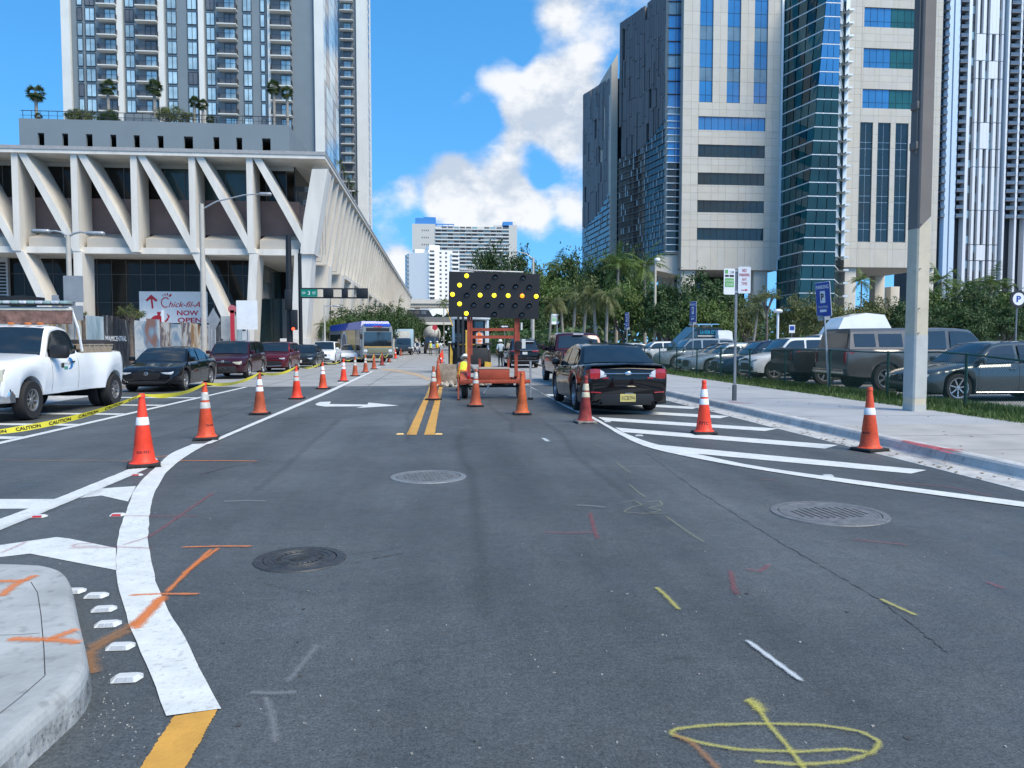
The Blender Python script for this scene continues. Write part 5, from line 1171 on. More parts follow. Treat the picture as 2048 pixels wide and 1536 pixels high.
c.lens('headlight', Mheady, [(.55, .72, 1.02), (.68, .70, 1.05), (.86, .72, 1.07), (.93, .78, 1.06)]); c.lens('grille', Mtrim, [(-.5, .66, 1.05), (0, .64, 1.08), (.5, .66, 1.05)], both=False); c.lens('grille_bar', Mchrome, [(-.5, .84, .90), (0, .84, .90), (.5, .84, .90)], both=False, out=.03); c.lens('bumper_upper', Mtrim, [(-.96, .62, .72), (0, .62, .70), (.96, .62, .72)], both=False, out=.05)
c.lens('bumper', Mchrome, [(-1.0, .40, .62), (-.5, .37, .63), (0, .37, .63), (.5, .37, .63), (1.0, .40, .62)], both=False, out=.11); c.lens('fog_lamp', Mtrim, [(.55, .46, .54), (.68, .44, .57), (.80, .46, .54)], out=.13)
for y in (-.35, 0, .35, .6, -.6): MB().xbox(Matrix.Translation((c.X(.385), y, 1.965)), (.10, .11, .05), .02).build('roof_marker_lamp', Mamber, c.root, 40)
xd = c.X(.46); yd = c.yw(xd)+.006
mb = MB(); mb.sheet([(xd+.10, yd, .98), (xd+.06, yd, .98), (xd-.02, yd, .98), (xd-.11, yd, 1.02), (xd-.14, yd, 1.10), (xd-.11, yd, 1.18), (xd-.02, yd, 1.23), (xd+.08, yd, 1.23), (xd+.08, yd, 1.19), (xd-.01, yd, 1.16), (xd-.04, yd, 1.10), (xd-.01, yd, 1.02)]); mb.build('door_logo', pm('logo_blue', (.02, .20, .52), .4, coords='obj'), c.root)
mb = MB(); put_text(mb, 'MIAMI-DADE', (xd+.28, yd, 1.08), (-1, 0, 0), (0, 0, 1), .05, .34); mb.build('door_lettering', pm('letter_grey', (.12, .15, .2), .5, coords='obj'), c.root)
MB().box(xd+.12, xd+.26, yd-.004, yd+.002, .98, 1.04).build('door_badge', pm('logo_green', (.05, .30, .22), .4, coords='obj'), c.root); MB().box(c.X(.40)-.05, c.X(.40)+.06, yd-.004, yd+.002, 1.02, 1.12).build('decal', pm('decal_dark', (.05, .05, .03), .5, coords='obj'), c.root)
# headache rack with a folded sign board, light bar, pallet load in the bed
rk = MB(); xr_ = c.X(.60)
for y in (-.93, .93): rk.tube([(xr_+.02, y, 1.36), (xr_+.16, y*.98, 1.9), (xr_+.22, y*.86, 2.34)], .03, 6)
rk.tube([(xr_+.22, -.8, 2.34), (xr_+.22, .8, 2.34)], .03, 6); rk.build('rack', P_white, c.root)
sgn = thing('folded_sign_board', 'brown weathered folding sign board mounted above the utility pickup cab', 'sign', (ram.root.location.x, ram.root.location.y, 0), facing(-90))
MB().xbox(Matrix.Translation((xr_+.32, 0, 2.13)) @ Matrix.Rotation(R(-8), 4, 'Y'), (.05, 1.72, .30)).build('board', pm('board_rust', (.16, .09, .075), .8, var=.5, scale=5, coords='obj', spots=.5), sgn)
MB().xbox(Matrix.Translation((xr_+.30, 0, 2.31)) , (.08, 1.74, .04)).build('top_rail', pm('cream_rail', (.55, .52, .42), .6, coords='obj'), sgn)
lb = thing('light_bar', 'long low light bar with clear lenses above the utility pickup cab', 'light bar', (ram.root.location.x, ram.root.location.y, 0), facing(-90))
MB().box(xr_+.12, xr_+.40, -.78, .80, 2.40, 2.43, .01).build('base', Mtrim, lb, 40)
for k in range(9): MB().box(xr_+.13, xr_+.39, -.77+k*.174, -.77+k*.174+.165, 2.43, 2.50, .02).build('lens', Mhead if k % 2 else pm('lens_green', (.25, .36, .34), .2, coords='obj', coat=1), lb, 40)
MB().xbox(Matrix.Translation((xr_-.2, -.55, 2.56)) @ Matrix.Rotation(R(4), 4, 'X'), (1.0, .7, .08)).build('black_pad', Mtrim, lb)
pl = thing('timber_pallet', 'weathered pallet with dark slabs on top lying in the pickup bed', 'pallet', (ram.root.location.x, ram.root.location.y, 0), facing(-90)); Mwd = pm('pallet_wood', (.34, .27, .19), .85, var=.25, scale=5, coords='obj')
for k in range(7): MB().box(-2.55+k*.27, -2.55+k*.27+.2, -.75, .80, 1.50, 1.525).build('plank', Mwd, pl)
for y in (-.7, 0, .72): MB().box(-2.56, -.70, y, y+.06, 1.40, 1.498).build('stringer', Mwd, pl)
for y in (-.7, 0, .72): MB().box(-2.5, -.8, y, y+.06, .9, 1.398).build('block', Mwd, pl)
MB().box(-2.5, -.72, -.70, .76, 1.53, 1.63, .02).build('slab_load', pm('slab_dark', (.05, .045, .045), .8, coords='obj'), pl)

# ---- right lane
RG = 'vehicles standing in the right lane'
tau = spec(SEDAN, L=5.15, W=1.94, H=1.54, wb=2.87, r=.36, sill=.22, roofw=.71, gh=(.25, .40, .655, .83), cp=.70, taper=.12, top=[(0, .62), (.02, .76), (.06, .83), (.2, .96), (.28, 1.0), (.8, 1.09), (.9, 1.115), (.97, 1.11), (.985, 1.08), (1, .98)], belt=[(0, .58), (.02, .68), (.08, .80), (.25, .94), (.5, .99), (.85, 1.05), (.97, 1.04), (1, .95)])
c = Car('parked_sedan', 'black sedan with yellow licence plate parked on the hatching seen from behind', 'car', tau, P_black, (4.0, 18.75, 0), facing(90), RG); taurus = c
c.lens('taillight', Mtail, [(.60, .80, .99), (.70, .78, 1.0), (.82, .79, .99), (.90, .82, .97)], -1, .022); c.lens('reverse_lamp', Mrev, [(.47, .83, .87), (.53, .82, .94), (.60, .81, .98)], -1, .020); c.lens('lamp_edge', Mtail, [(.42, .79, .815), (.55, .775, .805)], -1, .02)
c.lens('chrome_bar', Mchrome, [(-.52, .882, .905), (0, .882, .908), (.52, .882, .905)], -1, .034, both=False); MB().lathe([(.001, .0), (.05, .0), (.05, .018), (.04, .022), (.001, .022)], 20, Matrix.Translation((-c.L/2-.02, 0, .90)) @ Matrix.Rotation(R(-90), 4, 'Y') @ Matrix.Diagonal((.75, 1.5, 1, 1))).build('emblem', Mchrome, c.root, 40)
c.lens('boot_lip', P_black, [(-.80, 1.045, 1.075), (0, 1.085, 1.105), (.80, 1.045, 1.075)], -1, .035, both=False, back=.2); c.lens('bumper_crease', P_black, [(-.93, .585, .615), (0, .60, .635), (.93, .585, .615)], -1, .03, both=False); c.lens('reflector', Mtail, [(.58, .475, .50), (.80, .485, .51)], -1, .014); c.lens('valance', Mtrim, [(-.88, .24, .44), (-.5, .22, .46), (.5, .22, .46), (.88, .24, .44)], -1, .012, both=False)
c.plate(-1, .375, Mplatey, 'XCB394', .34); MB().lathe([(.05, 0), (.05, .12), (.04, .12), (.04, .0)], 14, Matrix.Translation((-c.L/2+.06, .6, .27)) @ Matrix.Rotation(R(-90), 4, 'Y'), cap=False).build('exhaust', Mtrim, c.root, 40); MB().lathe([(.05, 0), (.05, .12), (.04, .12), (.04, .0)], 14, Matrix.Translation((-c.L/2+.06, -.6, .27)) @ Matrix.Rotation(R(-90), 4, 'Y'), cap=False).build('exhaust', Mtrim, c.root, 40)
MB().xbox(Matrix.Translation((-.35, 0, 1.565)), (.16, .05, .035), .015).build('aerial', Mtrim, c.root, 40); MB().box(-c.L/2-.03, -c.L/2, -.12, .06, .468, .482).build('plate_lamp', Mchrome, c.root)
c = Car('parked_pickup', 'maroon pickup truck parked in front of the black sedan', 'truck', spec(PICK, L=5.9, H=1.95), P_wine, (5.25, 29.8, 0), facing(90), RG)
c.lens('taillight', Mtail, [(.78, .84, 1.18), (.90, .84, 1.20), (.965, .85, 1.18)], -1, .02); c.lens('bumper', Mchrome, [(-.95, .50, .68), (0, .50, .68), (.95, .50, .68)], -1, .07, both=False); c.plate(-1, .6, Mplate)
MB().box(c.X(.61)-.12, c.X(.61)-.06, -.20, .20, 1.87, 1.91).build('brake_lamp', Mrev, c.root); MB().cyl((c.X(.5), 0, 1.94), (c.X(.5)-.1, 0, 2.06), .018, n=6).build('aerial', Mtrim, c.root)
c.lens('tailgate', P_wine, [(-.72, .78, 1.20), (0, .78, 1.21), (.72, .78, 1.20)], -1, .016, both=False)
for sd in (1, -1): MB().xbox(Matrix.Translation((c.X(.27), sd*1.14, 1.42)), (.12, .28, .22), .05).build('tow_mirror', Mtrim, c.root, 40)
c = Car('parked_suv', 'black SUV with roof rails and white plate beyond the maroon pickup', 'car', spec(SUV, L=4.95, W=1.98, H=1.78, r=.38), P_black, (5.2, 49.6, 0), facing(90), RG)
c.lens('taillight', Mtail, [(.45, 1.0, 1.06), (.7, 1.0, 1.08), (.90, .98, 1.08)], -1, .02); c.lens('chrome_bar', Mchrome, [(-.85, 1.085, 1.11), (0, 1.09, 1.12), (.85, 1.085, 1.11)], -1, .03, both=False); c.lens('bumper_strip', Mchrome, [(-.8, .45, .475), (.8, .45, .475)], -1, .03, both=False); c.lens('step', Mchrome, [(-.7, .62, .64), (.7, .62, .64)], -1, .025, both=False); c.plate(-1, .92, Mplate)
for sd in (1, -1): MB().tube([(c.X(.38), sd*.66, 1.75), (c.X(.4), sd*.66, 1.84), (c.X(.8), sd*.66, 1.84), (c.X(.84), sd*.66, 1.74)], .02, 6).build('roof_rail', Mchrome, c.root)
MB().box(c.X(.93), c.X(.88), -.6, .6, 1.62, 1.68).build('spoiler', pm('spoiler_pale', (.5, .52, .55), .3, coords='obj'), c.root)
c = Car('parked_sedan', 'pale sedan with dark windows ahead beside the black SUV', 'car', spec(SEDAN), P_silver, (2.6, 66, 0), facing(90), RG); c.lens('taillight', Mtail, [(.55, .74, .9), (.84, .74, .9)], -1, .02)

# ---- the parking lot: noses or tails towards the fence
KG = 'vehicles in the parking lot behind the green fence'
ZL = .10
def lot(name, label, cat, sp, col, Y, nose, xtip):
    x = xtip+sp['L']/2; return Car(name, label, cat, sp, col, (x, Y, ZL), facing(180 if nose else 0), KG)
c = lot('parked_sedan', 'slate grey sedan with chrome spoked wheels behind the concrete pole', 'car', spec(SEDAN, L=4.95, W=1.83, H=1.49, wb=2.90, r=.35, spokes=7, rimr=.72, roofw=.72), P_slate, 18.6, True, 11.7)
c.lens('grille', Mtrim, [(-.45, .52, .62), (0, .48, .68), (.45, .52, .62)], both=False)
for k in range(4): c.lens('grille_bar', Mchrome, [(-.42, .52+k*.04, .535+k*.04), (0, .50+k*.045, .515+k*.045), (.42, .52+k*.04, .535+k*.04)], both=False, out=.022)
MB().lathe([(.06, 0), (.06, .02), (.045, .02), (.045, 0)], 18, Matrix.Translation((c.L/2+.02, 0, .60)) @ Matrix.Rotation(R(90), 4, 'Y'), cap=False).build('emblem', Mchrome, c.root, 40)
c.lens('headlight', Mhead, [(.50, .58, .68), (.64, .60, .75), (.78, .66, .82), (.82, .72, .84)]); 
for sd in (1, -1): MB().tube([(c.xf-.42, sd*.925, .24), (c.xr+.42, sd*.925, .24)], .012, 6).build('sill_trim', Mchrome, c.root)
GP = spec(PICK, L=5.85, W=2.03, H=1.90, wb=3.65, r=.41)
c = lot('parked_pickup', 'taupe grey pickup with camper shell backed up to the fence', 'truck', GP, P_grey, 22.6, False, 11.9); gpk = c
c.lens('taillight', Mtail, [(.82, .84, 1.17), (.93, .84, 1.19), (.985, .85, 1.18)], -1, .022); c.lens('bumper', Mchrome, [(-.95, .52, .68), (0, .52, .68), (.95, .52, .68)], -1, .09, both=False); c.plate(-1, .62, Mplate, '8', .3)
# camper shell
sh = MB(); x0, x1 = c.X(.985), c.X(.66); zt_ = 1.88
sh.prism([(x0, .97, 1.26), (x0, -.97, 1.26), (x0+.10, -.82, zt_-.10), (x0+.14, -.70, zt_), (x0+.14, .70, zt_), (x0+.10, .82, zt_-.10)], [(x1, .97, 1.26), (x1, -.97, 1.26), (x1, -.82, zt_-.06), (x1, -.70, zt_+.02), (x1, .70, zt_+.02), (x1, .82, zt_-.06)]); sh.build('camper_shell', P_grey, c.root, 35)
for (a, b_) in ((.955, .845), (.825, .70)):
    for sd in (1, -1):
        m = MB(); q = [(c.X(a), 1.34), (c.X(b_), 1.34), (c.X(b_), 1.72), (c.X(a), 1.72)]; m.sheet([(x, sd*(.97-.15*(z-1.26)/.52+.012), z) for x, z in q]); m.build('side_window', Mcgl, c.root)
m = MB(); m.sheet([(x0-.008+.10*(z-1.26)/.52, y, z) for y, z in ((-.80, 1.32), (.80, 1.32), (.70, 1.74), (-.70, 1.74))]); m.build('shell_rear_window', Mcgl, c.root)
c = lot('parked_pickup', 'black pickup with silver wheels backed in beside the white crossover', 'truck', spec(PICK, L=5.5, W=1.95, H=1.84, r=.42, wb=3.4), P_dgrey, 26.2, False, 12.0)
c.lens('taillight', Mtail, [(.78, .86, 1.18), (.95, .86, 1.19)], -1, .02); c.lens('bumper', Mtrim, [(-.92, .48, .70), (0, .48, .70), (.92, .48, .70)], -1, .10, both=False); c.lens('tailgate_lip', Mtrim, [(-.8, 1.16, 1.22), (.8, 1.16, 1.22)], -1, .03, both=False)
c = lot('parked_crossover', 'white crossover with split black grille facing the green fence', 'car', spec(SUV, L=4.25, W=1.80, H=1.66, wb=2.55, fo=.85), P_white, 29.7, True, 12.1)
c.lens('grille', Mtrim, [(-.5, .80, .84), (0, .79, .86), (.5, .80, .84)], both=False); c.lens('lower_grille', Mtrim, [(-.42, .40, .56), (-.34, .38, .66), (.34, .38, .66), (.42, .40, .56)], both=False); c.lens('fog_recess', Mtrim, [(.52, .38, .54), (.60, .36, .56), (.74, .40, .52)]); c.lens('headlight', Mhead, [(.5, .80, .84), (.66, .82, .90), (.80, .88, .95)]); c.lens('bumper', Mtrim, [(-.8, .26, .34), (0, .24, .33), (.8, .26, .34)], both=False, out=.02)
c = lot('parked_sedan', 'deep navy sedan with tall glasshouse facing the fence', 'car', spec(SEDAN, L=4.8, W=1.84, H=1.56, roofw=.74), P_navy, 32.7, True, 11.95); c.lens('headlight', Mhead, [(.5, .62, .68), (.78, .68, .78)]); c.lens('grille', Mtrim, [(-.4, .38, .64), (0, .36, .68), (.4, .38, .64)], both=False); c.lens('grille_rim', Mchrome, [(.40, .34, .66), (.44, .38, .64)], out=.02)
c = lot('parked_sedan', 'pale blue silver sedan nosing out beside the navy one', 'car', spec(SEDAN, L=4.75, W=1.82, H=1.46), P_bluesl, 35.6, True, 11.6); c.lens('headlight', Mhead, [(.48, .60, .68), (.76, .66, .76)]); c.lens('grille', Mtrim, [(-.42, .36, .62), (0, .34, .66), (.42, .36, .62)], both=False); c.lens('lip', P_white, [(-.8, .24, .29), (0, .23, .28), (.8, .24, .29)], both=False, out=.03)
c = lot('parked_sedan', 'white sedan with sloping roof third row from the sign pole', 'car', spec(SEDAN, L=4.85, W=1.85, H=1.46, gh=(.25, .42, .60, .93)), paint('paint_silver_white', (.55, .60, .61), .3, .2), 38.6, True, 12.2); c.lens('headlight', Mhead, [(.5, .62, .7), (.8, .68, .78)]); c.lens('grille', Mtrim, [(-.4, .4, .62), (.4, .4, .62)], both=False)
c = lot('parked_suv', 'dark SUV roof rising behind the black sedan', 'car', spec(SUV, L=4.7, H=1.70), paint('paint_silver_suv', (.30, .33, .34), .3, .4), 42.0, True, 12.0); c.lens('headlight', Mhead, [(.5, .74, .84), (.8, .8, .9)])
c = lot('parked_hatchback', 'white hatchback at the far end of the fence', 'car', spec(SUV, L=4.2, H=1.55), P_white, 52.0, True, 13); c = lot('parked_sedan', 'silver sedan deep in the lot beside the maroon pickup roof', 'car', spec(SEDAN), P_silver, 60, True, 12.6)
# further row, seen over the first
x = lambda px, Y: AX(px, Y)
c = Car('parked_sedan', 'silver sedan at the right edge behind the camper pickup', 'car', spec(SEDAN, H=1.6), P_silver, (AX(2075, 33), 33, ZL), facing(180), KG)
c = Car('parked_suv', 'white SUV standing behind the two pickups', 'car', spec(SUV, L=5.2, W=2.0, H=1.86), P_white, (AX(1655, 36), 36, ZL), facing(180), KG)
# dark work van with cyan lettering
vY = 46.0; vn = thing('work_van', 'black work van with cyan lettering and roof rack in the lot', 'van', (AX(1398, vY), vY, ZL), 0, KG)
vx0, vx1 = AX(1343, vY)-vn.location.x, AX(1431, vY)-vn.location.x
MB().prism([(vx0, -1, .35), (vx1, -1, .35), (vx1, -1, 2.35), (vx0+1.2, -1, 2.35), (vx0+.25, -1, 1.5), (vx0, -1, 1.2)], [(vx0, 1, .35), (vx1, 1, .35), (vx1-.1, .9, 2.45), (vx0+1.2, .9, 2.45), (vx0+.25, 1, 1.5), (vx0, 1, 1.2)]).build('body', paint('van_black', (.012, .014, .018), .3), vn, 30)
MB().sheet([(vx0+.32, -1.012, 1.5), (vx0+1.25, -1.012, 1.5), (vx0+1.25, -1.012, 2.15), (vx0+1.05, -1.012, 2.15)]).build('side_window', Mcgl, vn)
mb = MB(); put_text(mb, 'LA FOR CORP', (vx0+1.45, -1.012, 1.98), (1, 0, 0), (0, 0, 1), .22, 1.15, bold=.02); mb.build('van_lettering', pm('cyan_paint', (.02, .32, .50), .4, coords='obj'), vn)
MB().box(vx0+1.3, vx1-.02, -1.012, -1.004, 1.84, 1.90).build('white_band', Mplate, vn); MB().box(vx0+1.62, vx1-.45, -1.012, -1.005, 1.40, 1.58).build('decal_panel', pm('decal_grey', (.35, .36, .38), .4, coords='obj'), vn)
rr_ = MB(); rr_.box(vx0+1.3, vx1-.1, -.8, -.75, 2.56, 2.6); rr_.box(vx0+1.3, vx1-.1, .75, .8, 2.56, 2.6)
for q in (1.4, 2.2): rr_.box(vx0+q, vx0+q+.05, -.8, .8, 2.44, 2.60)
rr_.build('roof_rack', Mchrome, vn); add_wheels(vn, [(vx0+.7, -.85), (vx1-.5, -.85), (vx0+.7, .85), (vx1-.5, .85)], .36, .22, 6)
v2 = thing('cargo_van', 'plain white cargo van rear next to the lettered van', 'van', (AX(1446, vY-1), vY-.5, ZL), 0, KG); w2 = .48
MB().prism([(-w2, -1, .35), (w2+.06, -1, .35), (w2-.10, -.95, 2.12), (w2-.3, -.95, 2.2), (-w2, -.95, 2.2)], [(-w2, 1, .35), (w2+.06, 1, .35), (w2-.1, .95, 2.12), (w2-.3, .95, 2.2), (-w2, .95, 2.2)]).build('body', P_white, v2, 30); MB().box(-w2+.02, w2-.3, -1.0, -.975, 1.2, 1.95).build('door_panel', P_white, v2); MB().box(-.1, 0, -1.03, -1.0, 1.05, 1.12).build('door_handle', Mtrim, v2); add_wheels(v2, [(-.1, -.85), (-.1, .85)], .34, .2, 6)
# white fibreglass truck cap stored on a van roof behind the pickups
tY = 40.0; tcx = AX(1705, tY); tc_ = thing('high_roof_van', 'white raised van roof showing above the taupe pickup', 'van', (tcx, tY, ZL), 0, KG)
hx = (AX(1762, tY)-AX(1645, tY))/2
MB().prism([(-hx*1.05, -.95, .4), (hx*1.1, -.95, .4), (hx, -.9, 2.2), (hx*.8, -.75, 2.95), (hx*.2, -.7, 3.05), (-hx*.55, -.7, 2.8), (-hx*.75, -.9, 2.3), (-hx*1.0, -.95, 1.6)], [(-hx*1.05, .95, .4), (hx*1.1, .95, .4), (hx, .9, 2.2), (hx*.8, .75, 2.95), (hx*.2, .7, 3.05), (-hx*.55, .7, 2.8), (-hx*.75, .9, 2.3), (-hx*1.0, .95, 1.6)]).build('body', P_white, tc_, 30); add_wheels(tc_, [(-hx*.6, -.82), (hx*.6, -.82), (-hx*.6, .82), (hx*.6, .82)], .36, .22, 6)
MB().box(-hx*.5, hx*.8, -.97, -.955, 1.5, 2.0).build('side_window', Mcgl, tc_)

# ---- city bus, turning
bus = thing('city_bus', 'city bus with blue roof and golden wrap turning across the street', 'bus', (-4.9, 61.8, 0), R(-90+20))
Lb = 12.0; Pb = paint('bus_grey', (.20, .215, .22), .35); Pblue = paint('bus_blue', (.03, .08, .42), .35); Pgold = paint('bus_gold', (.46, .27, .07), .4)
def bus_sec(x, k=0.0): return [(x, y, z) for y, z in ((-1.28+k, .32+k), (-1.30+k, 1.2), (-1.28+k, 2.4), (-1.2+k, 2.85-k), (-1.0+k, 3.05-k), (0, 3.1-k), (1.0-k, 3.05-k), (1.2-k, 2.85-k), (1.28-k, 2.4), (1.30-k, 1.2), (1.28-k, .32+k))]
mb = MB()
def bus_skin(name, mat, x0, x1, z0, z1, out=.0):
    b = MB()
    for sd in (1, -1):
        b.grid([[(x0, sd*(1.30+out), z0), (x0, sd*(1.29+out), z1)], [(x1, sd*(1.30+out), z0), (x1, sd*(1.29+out), z1)]])
    return b.build(name, mat, bus)
secs = [bus_sec(-Lb, .0)]+[bus_sec(-Lb+.1+k*1.16) for k in range(11)]+[bus_sec(-.15), bus_sec(-.04, .05), bus_sec(0, .12)]
nb = len(secs[0]); 
for a, b_ in zip(secs[:-1], secs[1:]): mb.add(a+b_, [(i, (i+1) % nb, nb+(i+1) % nb, nb+i) for i in range(nb)])
mb.add(secs[0], [tuple(range(nb))]); mb.add(secs[-1], [tuple(range(nb))]); mb.build('body', Pb, bus, 35)
MB().prism([(-Lb, -1.27, 2.62), (-Lb, -1.15, 3.15), (-Lb, 1.15, 3.15), (-Lb, 1.27, 2.62)], [(-.35, -1.27, 2.62), (-.75, -1.1, 3.28), (-.75, 1.1, 3.28), (-.35, 1.27, 2.62)]).build('roof_fairing', Pblue, bus, 30)
bus_skin('wrap_panel', Pgold, -6.9, -2.0, .55, 2.6, .006); bus_skin('skirt', Pblue, -11.5, -2.6, .34, .62, .012); bus_skin('side_window', Mcgl, -11.4, -7.4, 1.25, 2.3, .008); bus_skin('door', Mcgl, -1.75, -.62, .45, 2.45, .012)
for sd in (1, -1):
    MB().lathe([(1.02, 0), (1.02, .02), (.84, .02), (.84, 0)], 32, Matrix.Translation((-5.9, sd*1.302, 1.5)) @ Matrix.Rotation(R(-90*sd), 4, 'X'), cap=False).build('clock_ring', pm('wrap_pale', (.55, .60, .64), .4, coords='obj'), bus)
    MB().lathe([(.84, .008), (.001, .008)], 32, Matrix.Translation((-5.9, sd*1.302, 1.5)) @ Matrix.Rotation(R(-90*sd), 4, 'X'), cap=False).build('clock_face', pm('wrap_dark', (.05, .08, .13), .4, coords='obj'), bus)
MB().sheet([(.014, y, z) for y, z in ((-1.12, 1.30), (1.12, 1.30), (1.10, 2.42), (-1.10, 2.42))]).build('windscreen', Mcgl, bus); MB().box(-.02, .03, -.02, .02, 1.3, 2.42).build('windscreen_bar', Mtrim, bus)
MB().box(-.05, .02, -.95, .95, 2.47, 2.75, .02).build('destination_sign', Mtrim, bus); MB().box(.0, .03, -.35, .35, 2.8, 2.9).build('roof_badge', Mtail, bus)
for sd in (1, -1):
    MB().xbox(Matrix.Translation((.0, sd*.98, .92)), (.06, .34, .2), .03).build('headlight', Mhead, bus, 40); MB().xbox(Matrix.Translation((.22, sd*1.38, 2.05)), (.15, .16, .42), .05).build('mirror', Mtrim, bus, 40)
MB().box(-.12, .07, -1.2, 1.2, .34, .62, .04).build('bumper', Mtrim, bus, 40); MB().xbox(Matrix.Translation((.035, 0, .98)), (.05, 1.7, .45), .03).build('lower_panel', paint('bus_olive', (.16, .17, .12), .35), bus, 40)
MB().xbox(Matrix.Translation((-.02, 0, 2.95)), (.10, 2.1, .24), .05).build('front_cap', Pblue, bus, 40); MB().box(-.02, .025, -1.1, 1.1, 1.18, 1.28).build('wrap_strip', Pgold, bus)
add_wheels(bus, [(-2.45, 1.12), (-2.45, -1.12), (-8.6, 1.12), (-8.6, -1.12)], .48, .28, 8, .6)

# ---- box truck, concrete mixer and a far car on the left lane
bt_ = thing('box_truck', 'blue cab box truck with pale cargo box behind the bus', 'truck', (AX(807, 100), 100, 0), R(-90), 'far traffic')
MB().box(-5.6, -.9, -1.2, 1.2, 1.0, 3.35, .06).build('cargo_box', paint('box_pale_blue', (.36, .50, .58), .4), bt_, 40); MB().box(-.88, -.86, -.8, .8, 2.2, 3.1).build('front_sign', Mplate, bt_)
MB().prism([(-.9, -1.0, .5), (.7, -1.0, .5), (.8, -1.0, 1.15), (.15, -1.0, 1.35), (-.1, -.95, 2.1), (-.9, -.95, 2.15)], [(-.9, 1.0, .5), (.7, 1.0, .5), (.8, 1.0, 1.15), (.15, 1.0, 1.35), (-.1, .95, 2.1), (-.9, .95, 2.15)]).build('cab', paint('cab_blue', (.03, .06, .10), .3), bt_, 30)
MB().prism([(.165, -.85, 1.40), (.165, .85, 1.40), (-.06, .8, 2.02), (-.06, -.8, 2.02)], [(.14, -.85, 1.40), (.14, .85, 1.40), (-.09, .8, 2.02), (-.09, -.8, 2.02)]).build('windscreen', Mcgl, bt_)
for sd in (1, -1): MB().box(.74, .83, sd*.8-.13, sd*.8+.13, .85, 1.02).build('headlight', Mhead, bt_)
MB().box(.7, .85, -1, 1, .45, .68, .03).build('bumper', Mtrim, bt_, 40); add_wheels(bt_, [(0, .9), (0, -.9), (-4.2, .9), (-4.2, -.9)], .42, .26, 8)
mxr = thing('concrete_mixer', 'concrete mixer truck with grimy white drum facing the workers', 'truck', (AX(864, 112), 112, 0), R(-90), 'far traffic')
MB().lathe([(.35, -3.2), (.8, -2.9), (1.25, -1.6), (1.3, -.6), (1.0, .5), (.55, 1.4), (.5, 1.5)], 24, Matrix.Translation((-2.6, 0, 2.55)) @ Matrix.Rotation(R(-102), 4, 'Y')).build('drum', pm('drum_white', (.46, .45, .41), .7, var=.35, scale=2.5, coords='obj', spots=.5), mxr, 40)
for k in range(4): MB().lathe([(1.31-.02*k, -1.5+k*.42), (1.33-.05*k, -1.42+k*.42)], 24, Matrix.Translation((-2.6, 0, 2.55)) @ Matrix.Rotation(R(-102), 4, 'Y'), cap=False).build('drum_band', Mtrim, mxr)
MB().box(-6.2, 1.6, -.5, .5, .75, 1.05).build('chassis', Munder, mxr); MB().prism([(.1, -1.1, .6), (1.9, -1.1, .6), (2.0, -1.0, 1.4), (1.1, -1.0, 1.6), (.9, -1.0, 2.35), (.1, -1, 2.4)], [(.1, 1.1, .6), (1.9, 1.1, .6), (2.0, 1.0, 1.4), (1.1, 1.0, 1.6), (.9, 1.0, 2.35), (.1, 1, 2.4)]).build('cab', paint('mixer_dark', (.03, .03, .032), .4), mxr, 30)
MB().box(1.93, 2.03, -.5, .5, .75, 1.35, .02).build('grille', Mchrome, mxr, 40); MB().prism([(1.12, -.9, 1.66), (1.12, .9, 1.66), (.95, .88, 2.3), (.95, -.88, 2.3)], [(1.08, -.9, 1.66), (1.08, .9, 1.66), (.9, .88, 2.3), (.9, -.88, 2.3)]).build('windscreen', Mcgl, mxr)
MB().cyl((.0, .9, 1), (.0, .9, 3.3), .09, n=10).build('exhaust_stack', Mchrome, mxr); add_wheels(mxr, [(1.2, 1.0), (1.2, -1.0), (-3.2, 1.0), (-3.2, -1.0), (-4.6, 1.0), (-4.6, -1.0)], .5, .3, 8)
c = Car('distant_car', 'white car following the box truck far down the street', 'car', spec(SUV), P_white, (AX(829, 118), 118, 0), facing(-90), 'far traffic'); c.lens('headlight', Mhead, [(.5, .76, .84), (.8, .8, .9)])
# ================================================================== traffic cones
Mor = {'bright': pm('cone_bright', (.80, .055, .022), .5, var=.14, scale=6, coords='obj', spots=.20), 'orange': pm('cone_orange', (.64, .075, .025), .55, var=.2, scale=6, coords='obj', spots=.45), 'faded': pm('cone_faded', (.42, .085, .035), .65, var=.25, scale=7, coords='obj', spots=.4), 'dirty': pm('cone_dirty', (.26, .035, .03), .7, var=.4, scale=9, coords='obj', spots=.7), 'brown': pm('cone_brown', (.40, .095, .03), .65, var=.3, scale=5, coords='obj', spots=.6, col2=(.62, .12, .03))}
Mcol = {'clean': pm('collar_white', (.72, .73, .73), .45, var=.08, scale=20, coords='obj', spots=.25), 'grimy': pm('collar_grimy', (.50, .50, .46), .6, var=.3, scale=16, coords='obj', spots=.7), 'yellowed': pm('collar_yellowed', (.50, .46, .33), .6, var=.3, scale=16, coords='obj', spots=.7)}
Mrub = pm('cone_base_rubber', (.022, .022, .023), .8, var=.3, scale=9, coords='obj'); Mrubd = pm('cone_base_dusty', (.20, .19, .17), .85, var=.4, scale=9, coords='obj')
def cr(z): return .135+(.028-.135)*(z-.05)/.86
_cone = {}
